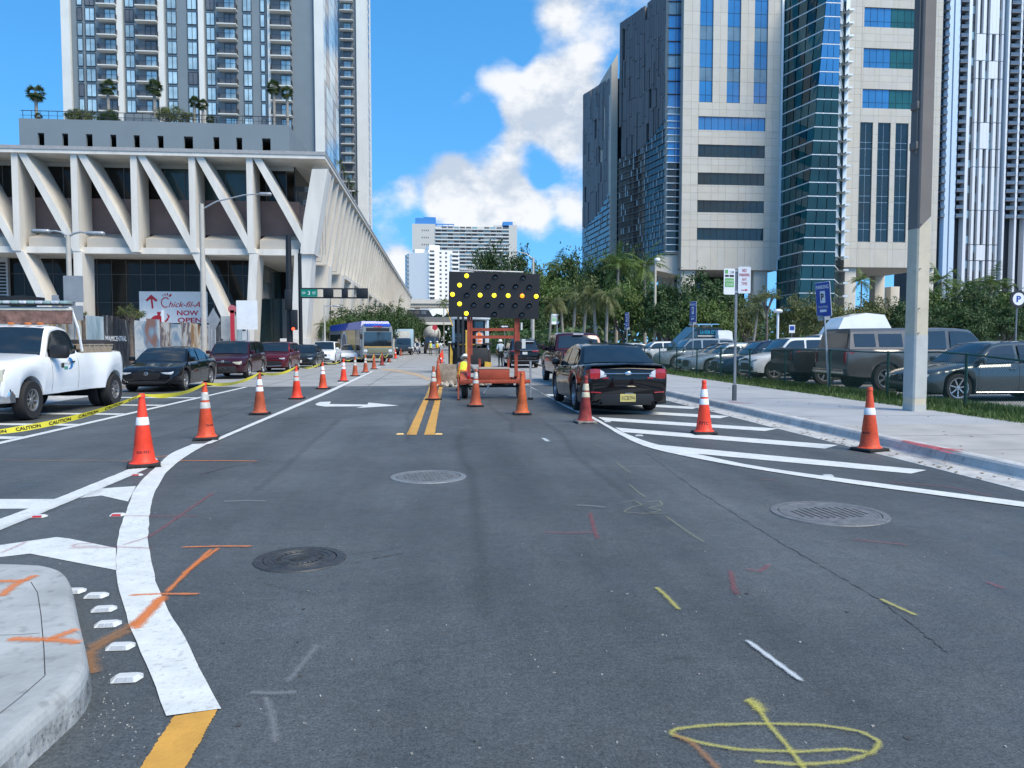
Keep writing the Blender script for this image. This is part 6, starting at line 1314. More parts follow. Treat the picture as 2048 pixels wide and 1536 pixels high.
def cone_meshes(col, bands, base):
    k = (col, bands, base)
    if k not in _cone:
        body = MB().lathe([(.175, .045), (.165, .055), (.150, .062), (cr(.09)+.004, .09), (cr(.3), .3), (cr(.3)+.002, .305), (cr(.6), .6), (cr(.86), .86), (cr(.86)+.008, .865), (cr(.9)+.010, .90), (cr(.91)+.004, .915), (.016, .915), (.012, .86)], 24).mesh('cone_body', Mor[col], 35)
        b = MB(); c = .19
        b.xbox(Matrix.Translation((0, 0, .026)), (c*2, c*2, .044), .03)
        for a in range(4): b.xbox(Matrix.Rotation(a*math.pi/2, 4, 'Z') @ Matrix.Translation((.165, .165, .006)), (.06, .06, .012))
        cols_ = [(MB().lathe([(cr(z0)+.001, z0), (cr(z0)+.0045, z0+.004), (cr(z1)+.0045, z1-.004), (cr(z1)+.001, z1)], 24, cap=False).mesh('reflective_collar', Mcol[m], 40)) for z0, z1, m in bands]
        _cone[k] = (body, b.mesh('cone_base', Mrubd if base == 'dusty' else Mrub, 40), cols_)
    return _cone[k]
B1 = lambda m: ((.50, .60, m), (.63, .76, m)); B0 = lambda m: ((.52, .62, m),)
CG = 'orange traffic cones'
cones = []
def cone(px, py, col, bands, label, base='rubber', rot=None, tilt=0, s=1.0):
    p = G(px, py); t = thing('traffic_cone', label, 'cone', (p.x, p.y, .004), random.uniform(-.5, .5) if rot is None else rot, CG)
    b, bs, cs = cone_meshes(col, bands, base); t.scale = (s, s, s); t.rotation_euler = (random.uniform(-.022, .022), random.uniform(-.022, .022), t.rotation_euler[2])
    link('cone_body', b, t); link('cone_base', bs, t)
    for c in cs: link('reflective_collar', c, t)
    cones.append(t); return t
ck1 = cone(288, 933, 'bright', B0('clean'), 'bright orange cone with one white band nearest the curved white line', rot=.35)
cone(413, 879, 'orange', B1('grimy'), 'scuffed orange cone with two grimy bands second in the taped row', rot=.2)
cone(520, 829, 'faded', B1('clean'), 'faded orange cone with two white bands third in the taped row', rot=-.05)
cone(594, 798, 'bright', B1('grimy'), 'bright orange cone fourth along the white line'); cone(646, 778, 'orange', B1('clean'), 'orange cone with black tip fifth along the white line')
cone(687, 763, 'bright', B1('clean'), 'bright orange cone sixth in the taped row where concrete begins'); cone(710, 752.5, 'faded', B1('grimy'), 'faded cone seventh in the taped row'); cone(731, 745, 'faded', B1('grimy'), 'dull orange cone eighth in the taped row'); cone(748, 738.5, 'faded', (), 'bandless reddish cone ninth in the taped row'); cone(764, 731, 'dirty', (), 'dark dirty bandless cone tenth in the taped row'); cone(778, 724, 'faded', B0('grimy'), 'small orange cone in front of the bus wheel'); cone(791, 717, 'bright', B0('clean'), 'bright small cone beside the bus bumper'); cone(802, 711.5, 'faded', (), 'last cone of the taped row beyond the bus')
cone(867, 800, 'faded', B1('grimy'), 'dull orange cone standing on the double yellow lines nearest the trailer'); cone(876, 773, 'faded', (), 'bandless cone second in the row on the yellow lines'); cone(877.5, 755, 'faded', B0('grimy'), 'third cone in the row on the yellow lines'); cone(879, 744, 'orange', B0('grimy'), 'fourth cone in the row beside the kneeling worker'); cone(881, 735, 'bright', B0('clean'), 'bright cone fifth in the row beside the excavated slab'); cone(883, 725.5, 'bright', (), 'bright bandless cone sixth in the row by the yellow machine'); cone(885, 717, 'orange', (), 'far cone last in the row by the yellow machine')
cone(951, 813, 'faded', ((.56, .64, 'grimy'), (.68, .84, 'grimy')), 'rust orange cone with grey bands left of centre before the trailer', rot=.02); cone(1044, 829, 'brown', (), 'bandless brown stained cone in front of the trailer wheel', rot=.0); cone(1170, 846, 'dirty', B1('yellowed'), 'battered dirty cone with yellowed bands and dusty base behind the black sedan', 'dusty', rot=.1)
ft = cone(1408, 868, 'bright', B1('clean'), 'clean bright cone lettered FTTC on the hatching', rot=-.1); cone(1739, 902, 'orange', B0('clean'), 'scuffed orange cone with one white band beside the right kerb', rot=.3)
def cone_text(t, s, z, h, w, ang=0.0):
    v, f, tw_, th = text_verts(s, bold=.02); mb = MB()
    face = math.atan2(-t.location.y, -t.location.x)-t.rotation_euler.z+ang       # lettering turned to the road ahead of it
    pts = []
    for p in v:
        u = (p[0]/tw_-.5)*w; zz = z+p[1]/th*h; r = cr(zz)+.0035; a = face+u/r; pts.append((r*math.cos(a), r*math.sin(a), zz))
    mb.add(pts, f); mb.build('lettering', Mink, t)
cone_text(ft, 'FTTC', .16, .055, .16); cone_text(ck1, '305-9331', .17, .035, .17); cone_text(cones[1], '786-4420', .22, .03, .13, .6); cone_text(cones[-1], '786-4420', .25, .03, .12, -.5)
for t in (cones[4], cones[3]): MB().lathe([(.030, .90), (.034, .93), (.028, .96), (.012, .965)], 12).build('black_tip', Mrub, t, 40)

# ---- caution tape tied from cone top to cone top
Mtape = pm('tape_yellow', (.66, .58, .04), .4, var=.08, scale=2); tops = [G(-80, 872, .72)]+[c.location+Vector((0, 0, .90)) for c in cones[:12]]
tp = thing('caution_tape', 'yellow caution tape strung along the row of cones', 'tape', tops[1].copy())
rows = [[], []]; path = []
for i, (a, b) in enumerate(zip(tops[:-1], tops[1:])):
    n = 26; sag = .05+.012*(b-a).length+(.25 if i > 7 else 0)
    for k in range(n):
        f = k/n; p = a.lerp(b, f); p.z -= sag*4*f*(1-f); path.append((p, (b-a).normalized(), f, i))
for (p, d, f, i) in path:
    tw_ = 1.0*math.sin(f*math.pi*2+i)*(.35 if i < 4 else .9); w = .029*(.45+.55*min(1, 4*f, 4*(1-f)))*(1 if i < 5 else .6); q = Vector((-d.y, d.x, 0))*math.sin(tw_)+Vector((0, 0, 1))*math.cos(tw_)
    rows[0].append(p+q*w); rows[1].append(p-q*w)
m = MB(tp.location); m.grid(rows); m.build('ribbon', Mtape, tp, 60)
tx = MB(tp.location); v, f, tw_, th = text_verts('CAUTION', bold=.03)
ds = np.cumsum([0]+[(b[0]-a[0]).length for a, b in zip(path[:-1], path[1:])]); cs_ = [np.interp] 
ctr = [(Vector(a)+Vector(b))/2 for a, b in zip(*rows)]; upv = [(Vector(a)-Vector(b)) for a, b in zip(*rows)]
s0 = .2
while s0 < 22:
    pts = []; 
    for p in v:
        u = s0+.34*p[0]/tw_; h = (p[1]/th-.5)*.62
        c_ = Vector([np.interp(u, ds, [q[k] for q in ctr]) for k in range(3)]); w_ = Vector([np.interp(u, ds, [q[k] for q in upv]) for k in range(3)])
        i = min(int(np.searchsorted(ds, u)), len(path)-1); d = path[i][1]; nrm = d.cross(w_).normalized(); nrm = nrm if nrm.y < 0 else -nrm
        pts.append(c_+w_*h+nrm*.003)
    tx.add(pts, f); s0 += .46
tx.build('tape_lettering', Mink, tp)
for t in cones[:3]: pass

# ================================================================== arrow board trailer
Mrust = pm('trailer_orange', (.34, .062, .030), .6, var=.22, scale=4, coords='obj', spots=.35); Mboard = pm('board_black', (.010, .011, .014), .6, var=.2, scale=2, coords='obj'); Moff = pm('lamp_off', (.03, .03, .03), .25, coords='obj', coat=1); Mhood = pm('lamp_hood', (.008, .008, .009), .6, coords='obj')
Mon = pm('lamp_lit', (1.0, .72, .02), .4, var=.04, coords='obj', emit=1.25); Mon2 = pm('lamp_lit_amber', (1.0, .28, .01), .4, coords='obj', emit=.9); Mgal = pm('galvanised', (.38, .39, .40), .45, .5, var=.15, scale=9, coords='obj')
Yr = 21.2; tl = thing('arrow_board_trailer', 'rust orange trailer carrying a black arrow board with lit yellow lamps', 'arrow board', (AX(989, Yr), Yr, 0))
ox, oy = tl.location.x, tl.location.y
def tx_(px): return AX(px, Yr)-ox
def tz_(py): return AZ(py, Yr, 990)
bl = [AT(898, 543, Yr), AT(1079.5, 548.5, Yr), AT(1077, 638.5, Yr), AT(897, 633, Yr)]
bl = [Vector((p.x-ox, p.y-oy, p.z)) for p in bl]
MB().prism([p+Vector((0, -.03, 0)) for p in bl], [p+Vector((0, .06, 0)) for p in bl]).build('board', Mboard, tl)
ba, bb_, bd = bl[0], bl[1], bl[3]; uu = (bb_-ba).normalized(); vv = (bd-ba).normalized()
MB().tube([ba+uu*.3+Vector((0, .12, .06)), ba+uu*2.05+Vector((0, .12, .05))], .025, 6).build('solar_rail', Mgal, tl)
lampz = lambda px, py: Vector((AT(px, py, Yr).x-ox, -.03, AT(px, py, Yr).z))
on = [(933, 552), (919, 570.5), (905, 589), (919, 608), (932.5, 627), (960, 590.5), (988, 591), (1016, 591.5), (1072, 593)]; half = [(1044, 592)]
off = [(933.5, 591), (990, 555), (1046, 556.5), (948, 573), (975.5, 573.5), (1003.5, 574), (1031, 574), (1058.5, 575), (947.5, 610.5), (975, 611), (1003, 611.5), (1030, 611.5), (1058, 612), (988.5, 629), (1043.5, 630)]
def lampm(mat):
    M = Matrix.Rotation(R(90), 4, 'X'); a = MB().lathe([(.058, -.01), (.060, .014), (.045, .024), (.001, .028)], 18, M).mesh('lamp', mat, 40)
    h = MB(); r0 = []; r1 = []
    for k in range(13):
        an = R(-20+k*220/12); r0.append((.070*math.cos(an), 0, .070*math.sin(an))); r1.append((.068*math.cos(an), -.10*(.35+.65*max(0, math.sin(an))), .068*math.sin(an)))
    h.grid([r0, r1]); h.grid([[(x*1.05, y, z*1.05) for x, y, z in r0], [(x*1.05, y, z*1.05) for x, y, z in r1]]); return a, h.mesh('lamp_hood', Mhood, 60)
for lst, mt in ((on, Mon), (half, Mon2), (off, Moff)):
    a, h = lampm(mt)
    for (px, py) in lst:
        o = link('lamp', a, tl, lampz(px, py)); 
        if mt is Moff: link('lamp_hood', h, o)
xa, xb = tx_(938), tx_(1033)
for x in (xa, xb): MB().box(x-.045, x+.045, .07, .17, .62, tz_(632)-.0).build('mast', Mrust, tl); MB().box(x+.055, x+.10, .08, .16, tz_(710), tz_(560)).build('inner_mast', Mrust, tl)
for z in (tz_(659), tz_(674)): MB().box(xa, xb, .09, .15, z-.04, z+.04).build('cross_bar', Mrust, tl)
zf = tz_(762)
MB().box(tx_(918), tx_(1058), -.35, -.25, zf-.05, zf+.05, .01).build('rear_beam', Mrust, tl, 40); MB().box(tx_(930), tx_(1045), 1.35, 1.45, zf-.05, zf+.05).build('front_beam', Mrust, tl)
for px in (940, 1035): MB().box(tx_(px)-.04, tx_(px)+.04, -.25, 1.35, zf-.05, zf+.05).build('side_beam', Mrust, tl)
MB().box(tx_(958), tx_(1018), -.05, .55, zf+.052, tz_(738), .01).build('battery_box', Mrust, tl, 40); MB().box(tx_(957), tx_(1019), -.06, .56, tz_(738)+.002, tz_(735)).build('box_lid', pm('lid_dusty', (.42, .36, .30), .8, coords='obj'), tl)
for px in (960, 1018): MB().box(tx_(px)-.03, tx_(px)+.03, .16, .22, zf, tz_(718)).build('upright', Mrust, tl)
for sd, px in ((-1, 930), (1, 1043)):
    add_wheels(tl, [(tx_(px), .45)], .33, .17, 5, .55); 
for o in [o for o in COL.objects if o.parent is tl and o.name.startswith('wheel')]: o.rotation_euler = (o.rotation_euler[0], 0, R(90) if o.location.x > 0 else R(-90))
for px in (930, 1043):
    fd = MB(); r0, r1 = [], []
    for k in range(9):
        an = R(10+k*20); r0.append((tx_(px)-.13, .45+.42*math.cos(an), .36+.40*math.sin(an))); r1.append((tx_(px)+.13, .45+.42*math.cos(an), .36+.40*math.sin(an)))
    fd.grid([r0, r1]); fd.grid([[(x, y, z-.02) for x, y, z in r0], [(x, y, z-.02) for x, y, z in r1]]); fd.build('mudguard', Mrust, tl, 50)
    MB().xbox(Matrix.Translation((tx_(px)+(.08 if px < 990 else -.03), -.36, zf+.16)), (.10, .05, .17), .03).build('taillight', Mtail, tl, 40)
MB().box(tx_(916)-.02, tx_(916)+.02, -.34, -.29, .03, tz_(748)).build('jack_leg', Mrust, tl); MB().box(tx_(916)-.05, tx_(916)+.05, -.37, -.26, .004, .03).build('jack_foot', Mtrim, tl)
MB().box(tx_(1058)-.02, tx_(1058)+.03, -.34, -.28, .06, tz_(722)).build('jack_leg', Mgal, tl); MB().box(tx_(1058)-.06, tx_(1058)+.07, -.38, -.24, .004, .06).build('jack_foot', Mtrim, tl)
MB().cyl((tx_(986), .45, .36), (tx_(1030), .45, .36), .06, n=10).build('axle', Mtrim, tl); MB().cyl((tx_(935), .45, .33), (tx_(1040), .45, .33), .03, n=8).build('axle_beam', Mtrim, tl); MB().xbox(Matrix.Translation((tx_(972), -.2, .30)) @ Matrix.Rotation(R(35), 4, 'Y'), (.05, .05, .30), .01).build('tow_jack', Mgal, tl)
MB().prism([(-.06, 1.4, zf-.04), (.06, 1.4, zf-.04), (.06, 1.4, zf+.04), (-.06, 1.4, zf+.04)], [(-.04, 3.0, zf-.1), (.04, 3.0, zf-.1), (.04, 3.0, zf-.03), (-.04, 3.0, zf-.03)]).build('tongue', Mrust, tl)
MB().box(xb-.02, xb+.13, -.02, .05, tz_(700), tz_(682)).build('control_box', Mtrim, tl); MB().box(xb+.15, xb+.25, -.02, .04, tz_(697), tz_(678)).build('control_card', Mplate, tl)
MB().box(xb+.12, xb+.17, .02, .06, tz_(660), tz_(645)).build('decal', Mplate, tl)

# ---- broken slab and hose heap beside the trailer
sl = thing('excavated_slab', 'lifted broken concrete slab leaning beside the kneeling worker', 'slab', G(905, 775)); 
o_ = sl.location
MB().xbox(Matrix.Translation((-.05, .9, .42)) @ Matrix.Rotation(R(-18), 4, 'X') @ Matrix.Rotation(R(4), 4, 'Y'), (.85, .16, .75), .03).build('slab', pm('broken_concrete', (.22, .18, .14), .9, var=.35, scale=6, coords='obj', bump=.5), sl, 40)
mt = tag(MB().build('spoil_heap', pm('spoil', (.36, .32, .26), .95, var=.35, scale=6, bump=.6)), kind='stuff')
sp_ = MB(); rnd = random.Random(2)
for k in range(260):
    a, r = rnd.uniform(0, 6.3), rnd.random()**.6; x, y = o_.x+.55+1.45*r*math.cos(a), o_.y+.9+.8*r*math.sin(a); s_ = rnd.uniform(.03, .16)*(1.1-r*.6)
    sp_.xbox(Matrix.Translation((x, y, s_*.35+.16*(1-r))) @ Matrix.Rotation(rnd.uniform(0, 6), 4, Vector((rnd.random(), rnd.random(), rnd.random()+.01)).normalized()), (s_*1.6, s_*1.2, s_), s_*.2)
bpy.data.objects.remove(mt); tag(sp_.build('spoil_heap', MATS['spoil'], None, 40), kind='stuff')

# ================================================================== backhoe loader behind the trailer
Yk = 40.0; bk = thing('backhoe_loader', 'yellow and black backhoe loader with white cab frame behind the arrow board', 'backhoe', (AX(938, Yk), Yk, 0)); kx = bk.location.x
My = pm('machine_yellow', (.58, .36, .05), .5, var=.15, scale=3, coords='obj', spots=.3); Mkb = pm('machine_black', (.02, .021, .024), .6, var=.25, coords='obj'); Mkw = pm('machine_white', (.55, .60, .63), .4, var=.08, coords='obj')
def kz(py): return AZ(py, Yk, 940)
def kp_(px): return AX(px, Yk)-kx
add_wheels(bk, [(kp_(906), .3), (kp_(972), .3)], .72, .46, 8, .5)
for o in [o for o in COL.objects if o.parent is bk and o.name.startswith('wheel')]: o.rotation_euler = (o.rotation_euler[0], 0, R(90) if o.location.x > 0 else R(-90))
for px in (906, 972): MB().box(kp_(px)-.28, kp_(px)+.28, -.55, 1.2, 1.45, 1.56, .03).build('wing', Mkb, bk, 40)
MB().prism([(kp_(899), -.75, .15), (kp_(904), -.75, .15), (kp_(905), -.75, 1.1), (kp_(900), -.75, 1.5)], [(kp_(899), -.45, .15), (kp_(904), -.45, .15), (kp_(905), -.45, 1.1), (kp_(900), -.45, 1.5)]).build('stabiliser', My, bk); MB().prism([(kp_(967), -.75, .12), (kp_(981), -.75, .12), (kp_(981), -.75, .55), (kp_(968), -.75, .6)], [(kp_(967), -.45, .12), (kp_(981), -.45, .12), (kp_(981), -.45, .55), (kp_(968), -.45, .6)]).build('stabiliser', My, bk)
MB().box(kp_(905), kp_(975), -.5, 2.8, .45, 1.3, .05).build('chassis', Mkb, bk, 40); MB().box(kp_(915), kp_(965), 2.4, 4.0, .7, 1.9, .1).build('engine_hood', My, bk, 40)
cabz0, cabz1 = 1.5, 2.75; x0, x1 = kp_(907), kp_(975)
for (x, y) in ((x0, -.35), (x1, -.35), (x0, 1.3), (x1, 1.3)): MB().box(x-.05, x+.05, y-.05, y+.05, cabz0-.3, cabz1).build('cab_pillar', Mkw, bk)
MB().box(x0-.12, x1+.12, -.45, 1.45, cabz1, cabz1+.12, .04).build('cab_roof', Mkw, bk, 40); MB().box(x0+.05, x1-.05, 1.28, 1.31, cabz0, cabz1).build('cab_window', Mcgl, bk); MB().box(x0+.05, x0+.55, -.36, -.33, cabz0+.1, cabz1).build('cab_window', Mcgl, bk)
MB().box(x0+.08, x1-.08, .6, 1.1, 1.2, 1.45, .03).build('seat', Mkb, bk, 40)
for k, x in enumerate((kp_(916), kp_(925))): MB().box(x-.06, x+.06, -1.0, -.8, .8, 3.35).build('boom_plate', Mkb, bk)
MB().box(kp_(917), kp_(924), -.98, -.82, 2.95, 3.6, .05).build('boom_head', My, bk, 40); MB().xbox(Matrix.Translation((kp_(955), -.9, 3.15)), (.7, .25, .22), .04).build('dipper', My, bk, 40); MB().tube([(kp_(893), -.8, 3.3), (kp_(902), -.85, 2.6), (kp_(905), -.9, 2.4)], .03, 6).build('hose', My, bk); MB().box(kp_(930), kp_(934), -.95, -.85, .6, 2.2).build('ram', My, bk)

# ================================================================== people
SK = pm('skin_tone', (.20, .11, .07), .6, coords='obj'); CL = {n: pm('cloth_'+n, c, .85, var=.15, scale=9, coords='obj') for n, c in dict(vest=(.62, .66, .05), orange=(.75, .16, .04), silver=(.55, .56, .55), olive=(.10, .09, .06), beige=(.30, .27, .21), jeans=(.03, .045, .08), white=(.62, .63, .66), black=(.02, .02, .022), sky=(.35, .45, .52), grey=(.20, .21, .22)).items()}
Mhat = pm('hard_hat', (.72, .73, .73), .35, coords='obj', coat=.4)
def person(label, loc, rotz, J, cols, hat=True, vest=None, group='people in the street'):
    """J: joints in the figure's own frame (y forward). One skinned body; clothing by region, vest and hat as children"""
    t = thing('person', label, 'person', loc, rotz, group)
    D = dict(pel=(0, 0, .95), spine=(0, .01, 1.15), chest=(0, .02, 1.36), neck=(0, .02, 1.50), skull=(0, .03, 1.58), crown=(0, .04, 1.70), nose=(0, .125, 1.62))
    for s, n in ((1, 'l'), (-1, 'r')):
        D.update({n+'sh': (s*.18, .0, 1.42), n+'el': (s*.25, -.02, 1.16), n+'wr': (s*.25, .08, .93), n+'ha': (s*.25, .11, .85), n+'hip': (s*.09, 0, .92), n+'kn': (s*.10, .02, .50), n+'an': (s*.11, -.02, .09), n+'to': (s*.12, .15, .04)})
    D.update(J)
    for n, s in (('l', 1), ('r', -1)):
        w, h = Vector(D[n+'wr']), Vector(D[n+'ha']); d = (h-w).normalized(); q = d.cross(Vector((0, 1, .01))).normalized()
        for k in range(4): D[n+'f%d' % k] = tuple(h+q*(k-1.5)*.020); D[n+'g%d' % k] = tuple(h+q*(k-1.5)*.021+d*(.055 if k in (0, 3) else .07)+Vector((0, .02, 0)))
        D[n+'t0'] = tuple(w.lerp(h, .4)+q*.03); D[n+'t1'] = tuple(w.lerp(h, .9)+q*.055+Vector((0, .02, 0)))
    E = [('pel', 'spine'), ('spine', 'chest'), ('chest', 'neck'), ('neck', 'skull'), ('skull', 'crown'), ('skull', 'nose')]
    for n in 'lr':
        E += [('chest', n+'sh'), (n+'sh', n+'el'), (n+'el', n+'wr'), (n+'wr', n+'ha'), ('pel', n+'hip'), (n+'hip', n+'kn'), (n+'kn', n+'an'), (n+'an', n+'to'), (n+'wr', n+'t0'), (n+'t0', n+'t1')]
        for k in range(4): E += [(n+'ha', n+'f%d' % k), (n+'f%d' % k, n+'g%d' % k)]
    rad = dict(pel=.14, spine=.13, chest=.15, neck=.06, skull=.085, crown=.075, nose=.018, sh=.075, el=.048, wr=.034, ha=.036, hip=.095, kn=.062, an=.045, to=.04)
    names = list(D); idx = {n: i for i, n in enumerate(names)}
    me = bpy.data.meshes.new('b'); me.from_pydata([D[n] for n in names], [(idx[a], idx[b]) for a, b in E], [])
    o = bpy.data.objects.new('b', me); COL.objects.link(o); md = o.modifiers.new('s', 'SKIN'); me.skin_vertices.new() if not me.skin_vertices else None
    for n in names:
        r = rad.get(n) or rad.get(n[1:]) or .0095; sv = me.skin_vertices[0].data[idx[n]]; sv.radius = (r, r*.85 if n in ('pel', 'spine', 'chest') else r); sv.use_root = n == 'pel'
    o.modifiers.new('u', 'SUBSURF').levels = 1
    dg = bpy.context.evaluated_depsgraph_get(); m2 = bpy.data.meshes.new_from_object(o.evaluated_get(dg)); bpy.data.objects.remove(o)
    mats = [cols['top'], cols['legs'], cols.get('skin', SK), cols.get('shoe', CL['black'])]; m2.materials.clear()
    for m in mats: m2.materials.append(m)
    segs = [(Vector(D[a]), Vector(D[b]), a, b) for a, b in E]
    for p in m2.polygons:
        c = p.center; best = None
        for a, b, na, nb in segs:
            ab = b-a; f = max(0, min(1, (c-a).dot(ab)/max(1e-9, ab.length_squared))); d = (c-(a+ab*f)).length
            if best is None or d < best[0]: best = (d, na, nb, f)
        _, na, nb, f = best; p.use_smooth = True
        if nb[1:] in ('to',): k = 3
        elif nb[1:] in ('hip', 'kn', 'an') or (na == 'pel' and nb == 'spine' and f < .35): k = 1
        elif nb in ('skull', 'crown', 'nose') or nb[1:] in ('ha', 't0', 't1') or nb[1:2] in ('f', 'g') or (nb[1:] == 'wr' and cols.get('bare')): k = 2
        else: k = 0
        p.material_index = k
    link('body', m2, t)
    if vest:
        def ringv(c, up, rx, ry):
            c, up = Vector(c), Vector(up).normalized(); ax = Vector((1, 0, 0)); ay = up.cross(ax); return [c+ax*rx*math.cos(a)+ay*ry*math.sin(a) for a in np.linspace(0, 2*math.pi, 17)]
        pe, spn, ch, nk = (Vector(D[q]) for q in ('pel', 'spine', 'chest', 'neck'))
        cs = [(pe, spn-pe, .185, .155), (spn, ch-spn, .185, .155), (ch, nk-ch, .205, .17), (ch.lerp(nk, .55), nk-ch, .16, .14), (ch.lerp(nk, .82), nk-ch, .10, .10)]
        b = MB(); b.grid([ringv(*q) for q in cs]); b.build('vest', vest[0], t, 60)
        for f0, f1, mt_ in ((.12, .30, 1), (.9, 1.05, 1)):
            b = MB(); A = ringv(pe.lerp(spn, f0), spn-pe, .19, .16); B = ringv(pe.lerp(spn, f1), spn-pe, .19, .16); b.grid([A, B]); b.build('reflective_band', vest[mt_], t, 60)
        for sx in (-.09, .09):
            b = MB(); q = [ringv(*c) for c in cs[:4]]
            k = 4 if sx > 0 else 4
            for kk in (2, 6, 10, 14): 
                if (q[0][kk].x-pe.x)*sx > 0: b.grid([[r_[kk]+(r_[kk]-c[0])*.03 for r_, c in zip(q, cs)], [r_[kk+1]+(r_[kk+1]-c[0])*.03 for r_, c in zip(q, cs)]])
            b.build('reflective_strip', vest[1], t, 60)
    cr_, sk_ = Vector(D['crown']), Vector(D['skull']); up = (cr_-sk_).normalized(); Mh = Matrix.Translation(sk_.lerp(cr_, .55)) @ up.to_track_quat('Z', 'Y').to_matrix().to_4x4()
    if hat: MB().lathe([(.165, -.005), (.16, .01), (.122, .02), (.118, .06), (.095, .115), (.05, .142), (.001, .15)], 20, Mh).build('hard_hat', Mhat, t, 40)
    else: MB().lathe([(.10, -.07), (.105, -.02), (.10, .05), (.07, .10), (.001, .118)], 16, Mh @ Matrix.Translation((0, -.02, 0))).build('hair', CL['black'], t, 50)
    return t
kn = dict(pel=(0, -.18, .42), spine=(0, -.08, .62), chest=(0, .06, .80), neck=(0, .14, .93), skull=(0, .18, 1.0), crown=(0, .24, 1.10), nose=(0, .28, 1.0), lsh=(.18, .05, .86), rsh=(-.18, .05, .86), lel=(.30, .22, .66), rel=(-.27, .26, .64), lwr=(.30, .42, .48), rwr=(-.20, .46, .46), lha=(.30, .49, .44), rha=(-.18, .53, .42), lhip=(.10, -.16, .40), rhip=(-.10, -.16, .40), lkn=(.17, .22, .42), rkn=(-.16, .18, .08), lan=(.17, .12, .09), ran=(-.15, -.22, .07), lto=(.18, .28, .04), rto=(-.15, -.30, .05))
pw = G(927, 782); person('kneeling worker in white hard hat and yellow orange vest beside the trailer', (pw.x, pw.y, .0), R(-18), kn, dict(top=CL['grey'], legs=CL['olive']), True, (CL['vest'], CL['orange']))
sit = dict(pel=(0, -.05, .52), spine=(0, -.04, .74), chest=(0, 0, .96), neck=(0, .02, 1.10), skull=(0, .03, 1.18), crown=(0, .04, 1.30), nose=(0, .12, 1.22), lsh=(.18, 0, 1.03), rsh=(-.18, 0, 1.03), lel=(.26, .14, .82), rel=(-.26, .14, .82), lwr=(.22, .36, .80), rwr=(-.22, .36, .80), lha=(.21, .44, .80), rha=(-.21, .44, .80), lhip=(.1, -.02, .50), rhip=(-.1, -.02, .50), lkn=(.14, .38, .50), rkn=(-.14, .38, .50), lan=(.14, .42, .09), ran=(-.14, .42, .09), lto=(.14, .56, .04), rto=(-.14, .56, .04))
person('machine operator in orange vest seated on the backhoe behind the arrow board', (AX(958, 39.4), 39.55, .98), 0, sit, dict(top=CL['grey'], legs=CL['beige']), False, (CL['orange'], CL['silver']))
stand = dict(); wk = dict(lkn=(.10, .10, .51), lan=(.11, .06, .10), lto=(.11, .22, .05), ran=(-.10, -.10, .10), rto=(-.10, .06, .04))
p_ = G(860, 711); person('worker in yellow vest and dark trousers left of the pair by the mixer', (AX(861, 95), 95, 0), R(180), wk, dict(top=CL['beige'], legs=CL['olive']), True, (CL['vest'], CL['silver']))
person('worker in lime vest and pale trousers right of the pair by the mixer', (AX(874.5, 94), 94, 0), R(170), dict(rel=(-.30, .0, 1.2), rwr=(-.22, .12, 1.05), rha=(-.18, .16, 1.0)), dict(top=CL['white'], legs=CL['grey']), True, (CL['vest'], CL['orange']))
walk = dict(lkn=(.08, .22, .53), lan=(.08, .34, .12), lto=(.08, .50, .08), rkn=(-.08, -.05, .50), ran=(-.08, -.42, .20), rto=(-.08, -.30, .08), lel=(.24, -.16, 1.18), lwr=(.22, -.20, .95), lha=(.22, -.18, .87), rel=(-.24, .10, 1.18), rwr=(-.2, .28, 1.1), rha=(-.18, .34, 1.1))
person('pedestrian in white shirt and jeans striding across the far street', (AX(830, 97), 97, 0), R(-80), walk, dict(top=CL['white'], legs=CL['jeans'], bare=1), False)
person('person in pale blue shirt standing behind the black SUV', (AX(1001, 49), 49, 0), R(20), dict(lel=(.3, .1, 1.2), lwr=(.34, .3, 1.1), lha=(.35, .37, 1.08)), dict(top=CL['sky'], legs=CL['black'], bare=1), True)
# ================================================================== poles, signs, fence
Mpole = pm('pole_concrete', (.50, .45, .35), .85, var=.10, scale=1.5, bump=.3, bscale=30, spots=.12); Mpoled = pm('pole_upper_dark', (.15, .137, .128), .8, var=.12, scale=2, bump=.2); Mpoleg = pm('pole_grey_patch', (.43, .44, .42), .85, var=.08); Msteel = pm('steel_pole', (.22, .235, .25), .5, .4, var=.15, scale=6)
pp = G(1828, 836); pp.z = .15; po = thing('utility_pole', 'thick square concrete utility pole with dark upper half on the right pavement', 'pole', pp, R(8))
def pole_sec(z): w = .165-.002*z; return w
def psolid(name, mat, z0, z1, o=0.0, skew=0.0):
    b = MB(); c = .03
    def rg(z, sk):
        w = pole_sec(z)+o; r = []
        for sx, sy in ((-1, -1), (1, -1), (1, 1), (-1, 1)):
            for (dx, dy) in (((c, 0), (0, c)) if sx*sy < 0 else ((0, c), (c, 0))): r.append(Vector((sx*(w-dx), sy*(w-dy), z+sk*(sx*.5+.5))))
        return r
    b.prism(rg(z0, skew), rg(z1, 0)); return b.build(name, mat, po, 20)
zsp = AZ(445, pp.y, 1835)-.15
psolid('pole_shaft', Mpole, 0, zsp); psolid('dark_shaft', Mpoled, zsp-.14, 13, .004, .26)
for (z0, z1) in ((AZ(795, pp.y, 1830)-.15, AZ(670, pp.y, 1830)-.15), (.0, .14)): psolid('paint_patch', Mpoleg, z0, z1, .0035)
for z in (1.6, 2.1, 2.9, 3.8): MB().cyl((-.1, -pole_sec(z)-.0, z), (-.1, -pole_sec(z)-.03, z), .012, n=6).build('bolt', Msteel, po)
for z in (5.3, 6.1): MB().box(-pole_sec(z)-.06, -pole_sec(z)+.05, -.1, .1, z, z+.16, .02).build('bracket', Mpoled, po, 40)
MB().tube([(-.17, -.06, 5.2), (-.17, -.06, 13)], .02, 6).build('conduit', Mpoled, po)

